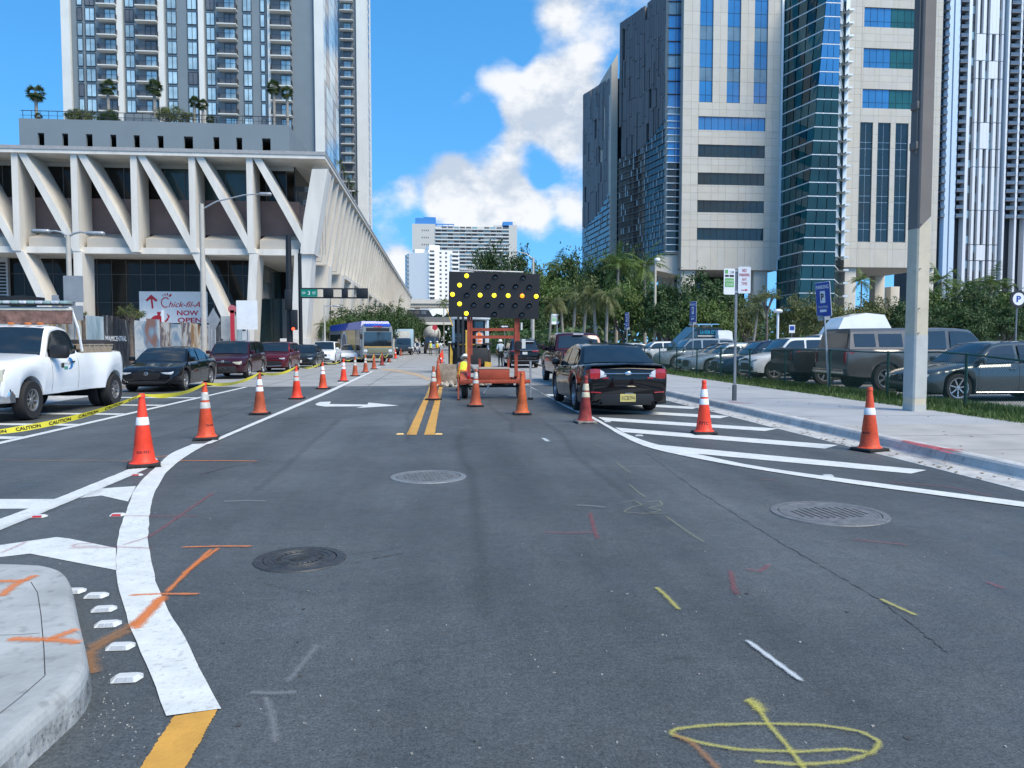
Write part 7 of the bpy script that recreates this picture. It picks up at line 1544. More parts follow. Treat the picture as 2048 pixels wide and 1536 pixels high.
def rrect(w, h, r, n=4):
    p = []
    for (cx, cz, a0) in ((w-r, h-r, 0), (r, h-r, 90), (r, r, 180), (w-r, r, 270)):
        for k in range(n+1): a = R(a0+90*k/n); p.append((cx+r*math.cos(a), cz+r*math.sin(a)))
    return p
def plate_(root, name, M, w, h, mat, th=.006, r=.03):
    p = rrect(w, h, r); b = MB(); b.prism([M @ Vector((x, 0, z)) for x, z in p], [M @ Vector((x, th, z)) for x, z in p]); return b.build(name, mat, root)
def plate_text(root, items, M, name='lettering'):
    """items: (text, x, z, height, width, material) on the front (-y) of a plate"""
    by = {}
    for (t_, x, z, h, w, m) in items: by.setdefault(m.name, []).append((t_, x, z, h, w, m))
    for k, lst in by.items():
        b = MB()
        for (t_, x, z, h, w, m) in lst:
            if t_ == '#': b.sheet([M @ Vector(q) for q in ((x, -.003, z), (x+w, -.003, z), (x+w, -.003, z+h), (x, -.003, z+h))])
            elif t_ == '>': b.sheet([M @ Vector((x+q[0]*w, -.004, z+q[1]*h)) for q in ((0, .35), (.62, .35), (.62, 0), (1, .5), (.62, 1), (.62, .65), (0, .65))])
            else: put_text(b, t_, M @ Vector((x, -.004, z)), (M.to_3x3() @ Vector((1, 0, 0))), (M.to_3x3() @ Vector((0, 0, 1))), h, w, **({'bold': .02} if t_ in ('PARKING', 'NO', 'FTTC') else {'bold': .04} if t_ == 'P' else {}))
        b.build(name, lst[0][5], root)
Msw = pm('sign_white', (.70, .72, .74), .45, var=.05); Msg = pm('sign_green', (.12, .36, .10), .45, var=.06); Msr = pm('sign_red', (.45, .03, .05), .45, var=.06); Msb = pm('sign_blue', (.015, .06, .30), .45, var=.08); Msk = pm('sign_black', (.02, .02, .022), .5); Msgr = pm('sign_street_green', (.0, .17, .12), .45, var=.05); Mback = pm('sign_back', (.30, .31, .32), .5, .4, var=.1)
def parking_plates(root, M, w=.30, h=.62, full=True):
    plate_(root, 'zone_plate', M @ Matrix.Rotation(R(10), 4, 'Z') @ Matrix.Translation((-.36, -.03, 0)), w, h, Msw)
    m = M @ Matrix.Rotation(R(10), 4, 'Z') @ Matrix.Translation((-.36, -.03, 0))
    plate_text(root, [('#', .03, .50, .09, .08, Msg), ('2 HR', .15, .50, .07, .12, Msk), ('#', .03, .42, .05, .10, Msk), ('#', .15, .42, .05, .12, Msk), ('#', .03, .18, .21, .24, Msg), ('PAY BY PHONE', .045, .30, .05, .21, Msw), ('ZONE', .06, .21, .06, .18, Msw)], m)
    if full:
        m = M @ Matrix.Rotation(R(-7), 4, 'Z') @ Matrix.Translation((.03, -.03, .03)); plate_(root, 'no_parking_plate', m, w, h+.02, Msw)
        plate_text(root, [('NO', .10, .51, .08, .10, Msr), ('PARKING', .03, .41, .07, .24, Msr), ('ANY', .09, .30, .07, .12, Msr), ('TIME', .08, .20, .07, .14, Msr), ('>', .08, .05, .06, .16, Msr)], m)
def sign_post(px, py, Y, top_py, label, full, name='parking_sign_post', z0=.15):
    x = AX(px, Y); t = thing(name, label, 'sign post', (x, Y, z0)); zt = AZ(top_py, Y, px)-z0
    b = MB(); b.prism([(-.03, 0, 0), (-.03, -.025, 0), (-.012, -.03, 0), (.012, -.03, 0), (.03, -.025, 0), (.03, 0, 0), (0, .01, 0)], [(-.03, 0, zt), (-.03, -.025, zt), (-.012, -.03, zt), (.012, -.03, zt), (.03, -.025, zt), (.03, 0, zt), (0, .01, zt)]); b.build('post', Msteel, t)
    MB().box(-.042, .042, -.045, .04, 0, .38).build('post_sleeve', pm('sleeve_dark', (.10, .11, .12), .5, .4), t)
    for z in (zt-.55, zt-.05): MB().box(-.10, .10, -.05, -.02, z-.02, z+.02).build('bracket', Mgal, t)
    parking_plates(t, Matrix.Translation((0, -.03, zt-.62)), full=full); return t
ps = G(1470, 801, .15); sign_post(1470, 801, ps.y, 538, 'tall sign post with green zone and no parking plates on the right pavement', True)
sign_post(1114, 690, 46, 628, 'green and white zone sign post beyond the maroon pickup', False)
# blue PARKING boards on galvanised pipes by the fence
def pay_sign(px, Y, top, bot, label, tilt, yaw, wpx, z0=.15):
    x = AX(px, Y); t = thing('pay_parking_sign', label, 'sign', (x, Y, z0), 0, 'blue parking lot signs'); t.rotation_euler = (0, R(tilt), 0); zt, zb = AZ(top, Y, px)-z0, AZ(bot, Y, px)-z0; h = zt-zb; w = h*.62
    MB().cyl((0, .03, -.1), (0, .03, zt-.02), .028, n=10).build('pipe', Mgal, t, 40)
    M = Matrix.Rotation(R(yaw), 4, 'Z') @ Matrix.Translation((-w/2, -.03, zb)); plate_(t, 'rim', M @ Matrix.Translation((0, .008, 0)), w, h, Msw, .008, .04); plate_(t, 'board', M @ Matrix.Translation((.018, -.002, .018)), w-.036, h-.036, Msb, .006, .03)
    M2 = M @ Matrix.Translation((0, -.003, 0))
    plate_text(t, [('PARKING', w*.08, h*.80, h*.11, w*.84, Msw), ('#', w*.32, h*.40, h*.34, w*.34, Msw), ('PAY BY PHONE', w*.18, h*.25, h*.07, w*.62, Msw), ('#', w*.25, h*.14, h*.07, w*.45, Msw)], M2)
    plate_text(t, [('P', w*.38, h*.47, h*.2, w*.2, Msk)], M2 @ Matrix.Translation((0, -.002, 0)), 'letter'); MB().box(-w*.28, w*.28, .05, .10, zb-.10, zb+.05).build('bracket', Mback, t); return t
pay_sign(1661, 21.6, 563, 633, 'tilted blue parking sign above the camper pickup', -5, -78, 0); pay_sign(1386, 37.5, 603, 645, 'blue parking sign edge on in front of the lettered van', 0, -80, 0); pay_sign(1254, 47, 625, 656, 'small blue parking sign left of the lamp pole', 0, -80, 0)
# round sign and white discs in the lot
b = AT(2036, 598, 30); t = thing('round_parking_sign', 'round black and white parking sign on a post at the right edge', 'sign', (b.x, 30, .1)); MB().cyl((0, .05, 0), (0, .05, b.z-.1), .03, n=8).build('post', Msteel, t); Mr = Matrix.Translation((0, 0, b.z-.1)) @ Matrix.Rotation(R(90), 4, 'X')
MB().lathe([(.36, -.03), (.36, .03), (.001, .032)], 28, Mr).build('rim_disc', Msk, t, 40); MB().lathe([(.26, .03), (.26, .04), (.001, .041)], 28, Mr).build('face_disc', Msw, t, 40); mb = MB(); put_text(mb, 'P', (-.10, -.045, b.z-.1-.13), (1, 0, 0), (0, 0, 1), .26, .2, bold=.04); mb.build('letter', Msb, t)
b = AT(1556, 622, 44); t = thing('pedestal_lamp', 'white mushroom lamp on a white pole in the lot', 'lamp', (b.x, 44, .1)); MB().cyl((0, 0, 0), (0, 0, b.z-.2), .07, n=12).build('pole', Msw, t, 40); MB().lathe([(.05, -.12), (.22, -.10), (.27, -.02), (.24, .06), (.12, .11), (.001, .12)], 20, Matrix.Translation((0, 0, b.z-.1))).build('shade', Msw, t, 50)
b = AT(1584, 657, 42); t = thing('small_lot_sign', 'small blue and white notice on a short post by the white SUV', 'sign', (b.x, 42, .1)); MB().cyl((0, .02, 0), (0, .02, b.z-.1), .025, n=8).build('post', Msteel, t); MB().box(-.17, .17, -.01, .01, b.z-.35, b.z+.1).build('board', Msw, t); MB().box(-.13, .13, -.015, -.011, b.z-.2, b.z+.04).build('print', Msb, t)
# lamp poles
b = AT(1311, 524, 75); t = thing('lot_lamp_pole', 'slender concrete lamp pole rising behind the trees in the lot', 'lamp post', (b.x, 75, .1)); MB().cyl((0, 0, 0), (0, 0, b.z), .17, .10, 12).build('pole', Mpole, t, 40); MB().lathe([(.06, -.1), (.28, -.05), (.3, .08), (.2, .22), (.001, .27)], 16, Matrix.Translation((.15, -.1, b.z+.05))).build('lamp_head', Msw, t, 50)
def street_lamp(px, Y, ztop_py, label, arm, r=.12, z0=.15, mat=None):
    x = AX(px, Y); zt = AZ(ztop_py, Y, px)-z0; t = thing('street_lamp', label, 'lamp post', (x, Y, z0), 0, 'street lamps'); MB().cyl((0, 0, 0), (0, 0, zt), r, r*.72, 12).build('pole', mat or pm('lamp_concrete', (.42, .40, .36), .85, var=.1), t, 40)
    for a in arm:
        pts = [Vector((0, 0, zt+a[0][1]))]+[Vector((AX(px+q[0], Y)-x, 0, AZ(q[1], Y, px+q[0])-z0)) for q in a[1:]]
        MB().tube(pts, .04, 8, .6).build('arm', Mgal, t, 60); e = pts[-1]; d = 1 if e.x > 0 else -1
        MB().xbox(Matrix.Translation(e+Vector((d*.2, 0, 0))), (.55, .22, .13), .06).build('lamp_head', Mgal, t, 50)
    return t
street_lamp(409, 36, 408, 'tall concrete street lamp with one long arm in front of the station', [[(0, -.25), (30, 403), (60, 396), (85, 390), (118, 388)]], .14)
street_lamp(143, 26, 470, 'twin armed street lamp with sign backs beside the utility pickup', [[(0, -.05), (-12, 465), (-25, 462), (-40, 463)], [(0, -.05), (12, 467), (25, 464), (42, 467)]], .10)
street_lamp(1066, 62, 515, 'curved arm street lamp over the trees on the right', [[(0, -.1), (-15, 507), (-35, 503), (-62, 502)]], .13)
street_lamp(650, 58, 610, 'thin white lamp post in front of the station leg', [[(0, -.1), (10, 611), (18, 612)]], .07)
def back_sign(px, py, Y, wpx, hpx, label, shape='rect', mat=None, post=True, z0=.12):
    c = AT(px, py, Y); t = thing('sign_back', label, 'sign', (c.x, Y, z0)); k = Y/FPX; w, h = wpx*k, hpx*k; z = c.z-z0
    if post: MB().cyl((0, .03, 0), (0, .03, z+h*.5), .03, n=8).build('post', Msteel, t)
    M = Matrix.Translation((-w/2, -.012, z-h/2))
    if shape == 'rect': plate_(t, 'plate', M, w, h, mat or Mback, .006, .03)
    elif shape == 'diamond': MB().prism([(0, -.012, z+h/2), (w/2, -.012, z), (0, -.012, z-h/2), (-w/2, -.012, z)], [(0, -.004, z+h/2), (w/2, -.004, z), (0, -.004, z-h/2), (-w/2, -.004, z)]).build('plate', mat or Mback, t)
    return t
back_sign(147, 578, 25.6, 36, 50, 'large grey sign back on the twin lamp post'); back_sign(147, 626, 25.5, 36, 28, 'smaller grey sign back low on the twin lamp post', post=False); back_sign(111, 608, 25, 13, 34, 'narrow grey sign back left of the twin lamp post'); back_sign(427, 640, 38, 26, 46, 'diamond sign back beside the tall concrete lamp', 'diamond'); back_sign(458, 655, 39.5, 30, 44, 'square grey sign back next to the red striped post', mat=pm('sign_back_pale', (.40, .41, .40), .6)); back_sign(494, 630, 41, 40, 56, 'blank white board on the fence by the station leg', mat=Msw)
b = AT(465, 655, 39); t = thing('striped_post', 'red and white striped marker post by the mural fence', 'post', (b.x, 39, .12)); zz = AZ(621, 39, 465)
for k in range(5): MB().box(-.10, .10, -.02, .02, .2+k*(zz-.3)/5, .2+(k+1)*(zz-.3)/5-.005).build('red_band' if k % 2 else 'white_band', Msr if k != 2 else Msr if 1 else Msw, t)
MB().lathe([(.2, -.02), (.2, .02), (.001, .02)], 20, Matrix.Translation((0, 0, zz-.05)) @ Matrix.Rotation(R(90), 4, 'X')).build('disc', pm('disc_pink', (.45, .12, .14), .5), t); MB().box(-.03, .03, .02, .05, 0, zz).build('post', Msteel, t)
# traffic signal on a black mast with the street name
Ym = 58.0; mx_ = AX(580, Ym); mt_ = thing('signal_mast', 'black signal mast with green NW 3 ST street sign on its arm', 'traffic signal', (mx_, Ym, .12)); Mblk = pm('mast_black', (.014, .015, .018), .45, .2, coords='obj')
zz = AZ(470, Ym, 580)-.12; MB().cyl((0, 0, 0), (0, 0, zz), .24, .20, 14).build('mast', Mblk, mt_, 40); MB().cyl((AX(602, Ym)-mx_, 0, 0), (AX(602, Ym)-mx_, 0, AZ(510, Ym, 602)), .15, .13, 12).build('second_mast', Mblk, mt_, 40)
for pyr in (577.5, 595.5): z = AZ(pyr, Ym, 670)-.12; MB().box(AX(602, Ym)-mx_, AX(737, Ym)-mx_, -.06, .06, z-.05, z+.05).build('arm_rail', Mblk, mt_)
z0_, z1_ = AZ(594, Ym, 670)-.12, AZ(579, Ym, 670)-.12
for (a, c_) in ((648, 668), (685, 697), (714, 737)): MB().box(AX(a, Ym)-mx_, AX(c_, Ym)-mx_, -.12, .12, z0_, z1_, .03).build('signal_head', Mblk, mt_, 40)
xg0, xg1 = AX(604, Ym)-mx_, AX(637, Ym)-mx_; M = Matrix.Translation((xg0, -.14, z0_)); plate_(mt_, 'street_sign', M, xg1-xg0, z1_-z0_, Msgr, .03, .04); w_, h_ = xg1-xg0, z1_-z0_
plate_text(mt_, [('NW', w_*.08, h_*.33, h_*.34, w_*.2, Msw), ('3', w_*.42, h_*.25, h_*.5, w_*.14, Msw), ('ST', w_*.70, h_*.33, h_*.34, w_*.2, Msw)], M)
for (pyr, d) in ((600, 0), (640, .4)): MB().box(-.24+d, .24+d, -.5, -.2, AZ(pyr+20, Ym, 580)-.12, AZ(pyr-20, Ym, 580)-.12, .05).build('signal_head', Mblk, mt_, 40)
MB().lathe([(.12, 0), (.10, .04), (.001, .05)], 14, Matrix.Translation((AX(590, Ym)-mx_, -.55, AZ(658, Ym, 590)-.12)) @ Matrix.Rotation(R(90), 4, 'X')).build('red_signal', pm('signal_red_lit', (1, .08, .03), .4, coords='obj', emit=1.2), mt_)
b = AT(867, 657, 100); t = thing('stop_sign', 'small red stop sign above the concrete mixer', 'sign', (b.x, 104, .1)); MB().lathe([(.38, -.02), (.38, .02), (.001, .02)], 8, Matrix.Translation((.15, -.05, AZ(655, 104, 867)-.1)) @ Matrix.Rotation(R(90), 4, 'X') @ Matrix.Rotation(R(22.5), 4, 'Z')).build('plate', Msr, t); MB().cyl((.15, 0, 0), (.15, 0, AZ(655, 104, 867)), .04, n=8).build('post', Msteel, t)
b = AT(1009, 653, 70); t = thing('one_way_sign', 'black one way sign with white arrow behind the trailer', 'sign', (b.x, 70, .1)); M = Matrix.Translation((-.42, -.05, b.z-.25)); plate_(t, 'plate', M, .84, .30, Msk); MB().sheet([(.30, -.056, b.z-.15), (-.1, -.056, b.z-.15), (-.1, -.056, b.z-.20), (-.34, -.056, b.z-.10), (-.1, -.056, b.z-.0), (-.1, -.056, b.z-.05), (.30, -.056, b.z-.05)]).build('arrow', Msw, t); MB().cyl((0, 0, 0), (0, 0, b.z), .03, n=8).build('post', Msteel, t)

# ---- green chain-link fence
Mfg = pm('fence_green', (.012, .055, .045), .45, .1, var=.2, scale=5); XF = 11.35
fe = thing('chain_link_fence', 'green chain link fence on the grass verge in front of the lot', 'fence', (XF, 12, .13)); fo_ = fe.location
def ftop(y): return 1.20+.02*math.sin(y*.9)-.16*max(0, min(1, (16.5-y)/3))
y = 6.9
while y < 64:
    MB(fo_).cyl((XF, y, .05), (XF, y, .13+ftop(y)), .032, n=8).build('fence_post', Mfg, fe, 40); MB(fo_).lathe([(.04, 0), (.036, .03), (.001, .04)], 8, Matrix.Translation((XF, y, .125+ftop(y)))).build('post_cap', Mfg, fe); y += 2.93
b = MB(fo_); b.tube([(XF, q, .13+ftop(q)) for q in np.arange(6.9, 64, .97)], .021, 6); b.build('top_rail', Mfg, fe, 60)
def wires(y0, y1, dp, r, name):
    b = MB(fo_); zlo, zhi = .16, 1.33; h = zhi-zlo; q = y0-h
    def seg(a, c, off):
        a, c = Vector(a), Vector(c); d = (c-a).normalized(); s1 = Vector((1, 0, 0))*r; s2 = d.cross(s1).normalized()*r
        vs = [a+s1, a-s1*.5+s2*.87, a-s1*.5-s2*.87, c+s1, c-s1*.5+s2*.87, c-s1*.5-s2*.87]; b.add(vs, [(0, 1, 4, 3), (1, 2, 5, 4), (2, 0, 3, 5)])
    while q < y1:
        for sgn in (1, -1):
            a0, a1 = q, q+h; za, zb = (zlo, zhi) if sgn > 0 else (zhi, zlo)
            c0, c1 = max(a0, y0), min(a1, y1)
            if c1 > c0: seg((XF+.004*sgn, c0, za+(zb-za)*(c0-a0)/h), (XF+.004*sgn, c1, za+(zb-za)*(c1-a0)/h), sgn)
        q += dp
    return tag(b.build(name, Mfg, fe), kind='stuff')
wires(6.9, 34, .072, .0030, 'wire_mesh'); wires(34, 64, .11, .0042, 'wire_mesh')
panel('privacy_screen', pm('screen_green', (.02, .11, .10), .8), fe, XF+.03, XF+.04, 46, 64, .2, 1.3)

# ================================================================== vegetation
def leaf_mat(name, c1, c2, trans=.25):
    m = bpy.data.materials.new(name); m.use_nodes = True; t = m.node_tree; b = t.nodes['Principled BSDF']; out = t.nodes['Material Output']
    g = t.nodes.new('ShaderNodeNewGeometry'); n = t.nodes.new('ShaderNodeTexNoise'); n.inputs['Scale'].default_value = .9; n.inputs['Detail'].default_value = 4; t.links.new(g.outputs['Position'], n.inputs['Vector'])
    ad = t.nodes.new('ShaderNodeMath'); ad.operation = 'MULTIPLY_ADD'; ad.inputs[1].default_value = .45; t.links.new(g.outputs['Random Per Island'], ad.inputs[0]); 
    m2 = t.nodes.new('ShaderNodeMapRange'); m2.inputs[1].default_value = .35; m2.inputs[2].default_value = .65; m2.inputs[4].default_value = .55; t.links.new(n.outputs[0], m2.inputs[0]); t.links.new(m2.outputs[0], ad.inputs[2])
    mx = t.nodes.new('ShaderNodeMix'); mx.data_type = 'RGBA'; t.links.new(ad.outputs[0], mx.inputs[0]); mx.inputs[6].default_value = (*c1, 1); mx.inputs[7].default_value = (*c2, 1)
    t.links.new(mx.outputs[2], b.inputs['Base Color']); b.inputs['Roughness'].default_value = .55
    tr = t.nodes.new('ShaderNodeBsdfTranslucent'); t.links.new(mx.outputs[2], tr.inputs['Color']); ms = t.nodes.new('ShaderNodeMixShader'); ms.inputs[0].default_value = trans; t.links.new(b.outputs[0], ms.inputs[1]); t.links.new(tr.outputs[0], ms.inputs[2]); t.links.new(ms.outputs[0], out.inputs['Surface']); return m
LM = {'deep': leaf_mat('leaf_deep', (.022, .052, .016), (.062, .125, .030)), 'mid': leaf_mat('leaf_mid', (.045, .085, .016), (.13, .20, .038)), 'olive': leaf_mat('leaf_olive', (.060, .078, .022), (.16, .18, .05)), 'dry': leaf_mat('leaf_dry', (.065, .078, .022), (.125, .15, .04)), 'palm': leaf_mat('leaf_palm', (.030, .055, .016), (.10, .135, .04)), 'grass': leaf_mat('leaf_grass', (.035, .075, .015), (.10, .17, .035))}
Mbark = pm('bark', (.12, .10, .085), .9, var=.3, scale=4, coords='obj', bump=.5); Mbarkp = pm('palm_bark', (.26, .235, .20), .9, var=.25, scale=6, coords='obj', bump=.4)
def crown_mesh(seed, n_clump, per, leaf, mat, flat=.8):
    """unit crown: leaves gathered in clumps spread through an uneven ellipsoid of radius one"""
    rnd = np.random.RandomState(seed); b = MB(); V, F = [], []
    lob = rnd.normal(size=(9, 3)); lob /= np.linalg.norm(lob, axis=1)[:, None]; la = rnd.uniform(-.22, .32, 9)
    for _ in range(n_clump):
        d = rnd.normal(size=3); d /= np.linalg.norm(d)
        if d[2] < -.35: d[2] *= -.5
        rr = 1+sum(a*max(0, d @ l)**3 for l, a in zip(lob, la)); r = rr*rnd.uniform(.35, 1.0)**.6
        c = d*r*np.array((1, 1, flat)); cs = rnd.uniform(.12, .24)
        for _ in range(per):
            p = c+rnd.normal(size=3)*cs*np.array((1, 1, .65))*.62
            nrm = d*.6+np.array((0, 0, .8))+rnd.normal(size=3)*.65; nrm /= np.linalg.norm(nrm); u = np.cross(nrm, rnd.normal(size=3)); u /= np.linalg.norm(u); w = np.cross(nrm, u); s = leaf*rnd.uniform(.6, 1.3)
            k = len(V); V += [p-u*s, p-w*s*.45+nrm*s*.1, p+u*s, p+w*s*.45+nrm*s*.1]; F.append((k, k+1, k+2, k+3))
    me = bpy.data.meshes.new('crown'); me.from_pydata([tuple(v) for v in V], [], F); me.materials.append(mat); me.update(); return me
CR = {'deep': [crown_mesh(s, 130, 62, .050, LM['deep']) for s in (1, 2, 3)], 'mid': [crown_mesh(s, 120, 60, .055, LM['mid']) for s in (4, 5)], 'olive': [crown_mesh(s, 110, 50, .05, LM['olive']) for s in (6, 7)], 'thin': [crown_mesh(8, 60, 40, .055, LM['olive'])]}
TG = 'broadleaf trees along the street and lot'
def tree(px, Y, top, rpx, kind, label, seed=0, base=.1, cat='tree', name='broadleaf_tree', flat=1.0, squat=None):
    x = AX(px, Y); r = rpx*Y/FPX; zt = AZ(top, Y, px); rz = (squat if squat else (zt-base-.5)/2.0) if cat == 'tree' and kind != 'thin' else r*.8*flat
    t = thing(name, label, cat, (x, Y, base), 0, TG); cz = zt-rz*1.0-base; rnd = random.Random(seed+int(px)); th = max(.3, cz-rz*.55)
    b = MB(); b.tube([(0, 0, -.05), (.05*r, .03, th*.5), (0, 0, th)], [.06*r+.08, .045*r+.06, .035*r+.05], 8)
    for k in range(6):
        a = k*1.05+rnd.random(); b.tube([(0, 0, th*.85), (math.cos(a)*r*.3, math.sin(a)*r*.3, th+rz*.25), (math.cos(a)*r*.62, math.sin(a)*r*.62, cz+rz*rnd.uniform(-.1, .5))], [.03*r+.04, .022*r+.02, .012*r], 6)
    b.build('trunk', Mbark, t, 60); m = CR[kind][rnd.randrange(len(CR[kind]))]; link('crown', m, t, (0, 0, cz), (0, 0, rnd.uniform(0, 6)), (r, r, rz/.8)); return t
def frond_crown(seed, n, droop, ln, mat, lw=.03, segs=9, pairs=26):
    rnd = random.Random(seed); V, F = [], []
    for k in range(n):
        a = k*2.39996+rnd.uniform(-.2, .2); el = R(rnd.uniform(-35, 75)) if droop < 1.5 else R(rnd.uniform(-50, 65)); L_ = ln*rnd.uniform(.8, 1.1); p = Vector((0, 0, 0)); d = Vector((math.cos(a)*math.cos(el), math.sin(a)*math.cos(el), math.sin(el))); path = []
        for s in range(segs+1): path.append(p.copy()); p += d*L_/segs; d.z -= droop*.10*(1+s*.12); d.normalize()
        for j in range(pairs):
            f = .12+.88*j/pairs*(segs)/segs; u = f*segs; i = min(int(u), segs-1); c = path[i].lerp(path[i+1], u-i); dd = (path[i+1]-path[i]).normalized(); sd = dd.cross(Vector((0, 0, 1))); sd = sd.normalized() if sd.length > .01 else Vector((1, 0, 0)); ll = L_*.30*math.sin(math.pi*min(1, f*.8+.18))
            for sg in (1, -1):
                e = c+sd*sg*ll*.85+dd*ll*.45-Vector((0, 0, ll*rnd.uniform(.15, .6)*droop)); w = dd*lw*ln*.5; k0 = len(V); V += [c-w, c+w, e+w*.3]; F.append((k0, k0+1, k0+2))
    me = bpy.data.meshes.new('fronds'); me.from_pydata([tuple(v) for v in V], [], F); me.materials.append(mat); me.update(); return me
FR = {'coco': [frond_crown(s, 17, 1.5, 2.6, LM['palm']) for s in (1, 2)], 'dry': [frond_crown(s, 17, 1.9, 2.4, LM['dry']) for s in (3, 4)], 'royal': [frond_crown(5, 18, 1.1, 3.0, LM['mid'])]}
def fan_crown(seed, n, mat):
    rnd = random.Random(seed); V, F = [], []
    for k in range(n):
        a = k*2.39996; el = R(rnd.uniform(-55, 80)); d = Vector((math.cos(a)*math.cos(el), math.sin(a)*math.cos(el), math.sin(el))); c = d*.42; sd = d.cross(Vector((0, 0, 1))).normalized(); up = sd.cross(d)
        for j in range(11):
            an = R(-75+15*j); e = c+(d*math.cos(an)+sd*math.sin(an))*.55*(1-.0*abs(an))-Vector((0, 0, .10+.1*abs(math.sin(an)))); w = (sd*math.cos(an)-d*math.sin(an))*.05; k0 = len(V); V += [c-w*.3, c+w*.3, c.lerp(e, .6)+w, e, c.lerp(e, .6)-w]; F.append((k0, k0+1, k0+2, k0+3, k0+4))
        k0 = len(V); V += [Vector((0, 0, 0))+sd*.015, Vector((0, 0, 0))-sd*.015, c-sd*.01, c+sd*.01]; F.append((k0, k0+1, k0+2, k0+3))
    me = bpy.data.meshes.new('fan_fronds'); me.from_pydata([tuple(v) for v in V], [], F); me.materials.append(mat); me.update(); return me
FAN = [fan_crown(s, 34, LM['palm']) for s in (1, 2)]
def palm(px, Y, top, rpx, kind, label, base=.1, lean=0.0, group='palms in the lot and street', rtr=None):
    x = AX(px, Y); zt = AZ(top, Y, px); r = rpx*Y/FPX; t = thing('palm_tree', label, 'palm', (x, Y, base), 0, group); rnd = random.Random(int(px*3+Y)); cz = zt-base-r*.55; rt = rtr or max(.10, r*.07)
    MB().tube([(0, 0, -.05), (lean*.3, .05, cz*.4), (lean*.8, .0, cz*.8), (lean, 0, cz)], [rt*1.3, rt, rt*.9, rt*.85], 10).build('trunk', Mbarkp, t, 60)
    m = (FAN if kind == 'fan' else FR[kind]); m = m[rnd.randrange(len(m))]; k = r/(1.0 if kind == 'fan' else 2.3); link('crown', m, t, (lean, 0, cz), (0, 0, rnd.uniform(0, 6)), (k, k, k)); return t
# right-hand side, back to front
for k, (px, Y, top, r, kd, lab) in enumerate(((985, 150, 492, 52, 'deep', 'tall dark tree behind the arrow board against the far slab'), (1040, 138, 500, 40, 'deep', 'dark leafy tree right of the far apartment slab'), (1085, 120, 528, 46, 'mid', 'lighter green tree beside the curved street lamp'), (1150, 118, 505, 50, 'deep', 'dark tree left of the grey courthouse wing'), (1205, 112, 496, 50, 'deep', 'broad dark tree under the grey courthouse wing'), (1262, 108, 500, 52, 'deep', 'dense dark tree below the curved glass lattice'),
        (1110, 92, 545, 52, 'mid', 'bright green tree right of the arrow board'), (1170, 90, 556, 50, 'olive', 'olive toned tree behind the dry palms'), (1245, 84, 556, 56, 'mid', 'leafy tree behind the slender lamp pole'), (1318, 82, 560, 58, 'deep', 'rounded dark tree left of the courthouse column'), (1385, 80, 552, 62, 'deep', 'large rounded tree in front of the courthouse undercroft'), (1445, 78, 562, 50, 'deep', 'dense tree behind the lettered van'), (1335, 74, 600, 52, 'deep', 'low dark tree behind the parked sedans'), (1415, 72, 598, 50, 'mid', 'low green tree above the white cargo van'),
        (1490, 74, 588, 34, 'olive', 'small yellowish tree beside the zone sign post'), (1590, 76, 588, 38, 'olive', 'small olive tree at the foot of the teal glass bay'), (1640, 70, 580, 46, 'olive', 'grey green feathery tree left of the tilted blue sign'), (1740, 74, 590, 54, 'olive', 'bushy tree between the courthouse columns and concrete pole'), (1800, 72, 600, 40, 'deep', 'dark bush behind the concrete pole'), (1890, 76, 575, 54, 'mid', 'green tree right of the concrete pole'), (1955, 74, 570, 52, 'deep', 'dark green tree below the striped tower'), (2020, 72, 576, 52, 'mid', 'green tree near the round parking sign'), (2080, 70, 570, 55, 'deep', 'tree at the right picture edge'),
        (1860, 66, 608, 46, 'deep', 'low hedge like tree above the taupe pickup cab'), (1935, 64, 612, 50, 'deep', 'low dark tree behind the slate sedan'), (2010, 63, 612, 50, 'deep', 'low dark tree by the right edge cars'))):
    tree(px, Y, top, r, kd, lab, k)
tree(1532, 58, 575, 30, 'thin', 'thin leaved sapling in front of the courthouse column', 3)
for k, (px, Y, top, r, kd, lab, ln) in enumerate(((1098, 64, 590, 34, 'dry', 'dry fronded palm just right of the arrow board', .2), (1128, 66, 580, 38, 'dry', 'yellowed palm second from the arrow board', -.3), (1165, 62, 572, 44, 'dry', 'yellowed palm behind the maroon pickup', .3), (1192, 60, 566, 44, 'dry', 'brown fronded palm with pale trunk above the black sedan', -.2), (1212, 59, 570, 44, 'dry', 'palm with pale straight trunk left of the lamp pole', .1), (1145, 74, 560, 44, 'coco', 'green palm behind the dry palms', .3), (1232, 96, 508, 42, 'royal', 'tall green palm under the grey wing', .2), (1290, 100, 505, 44, 'royal', 'green palm crown left of the stone soffit', -.2),
        (1110, 130, 520, 38, 'royal', 'palm top right of the curved street lamp', .1), (1870, 90, 540, 40, 'royal', 'palm arching beside the concrete pole', .5), (1925, 95, 555, 38, 'royal', 'palm below the striped tower', 0), (1975, 92, 548, 44, 'royal', 'palm crown right of the striped tower foot', .3), (2010, 90, 560, 40, 'coco', 'palm near the round parking sign', -.2), (1720, 100, 548, 26, 'royal', 'palm seen between the courthouse columns', 0), (1505, 62, 600, 34, 'coco', 'young palm with pale trunk left of the sapling', .4), (1062, 80, 560, 30, 'coco', 'palm behind the right end of the arrow board', .1))):
    palm(px, Y, top, r, kd, lab, lean=ln)
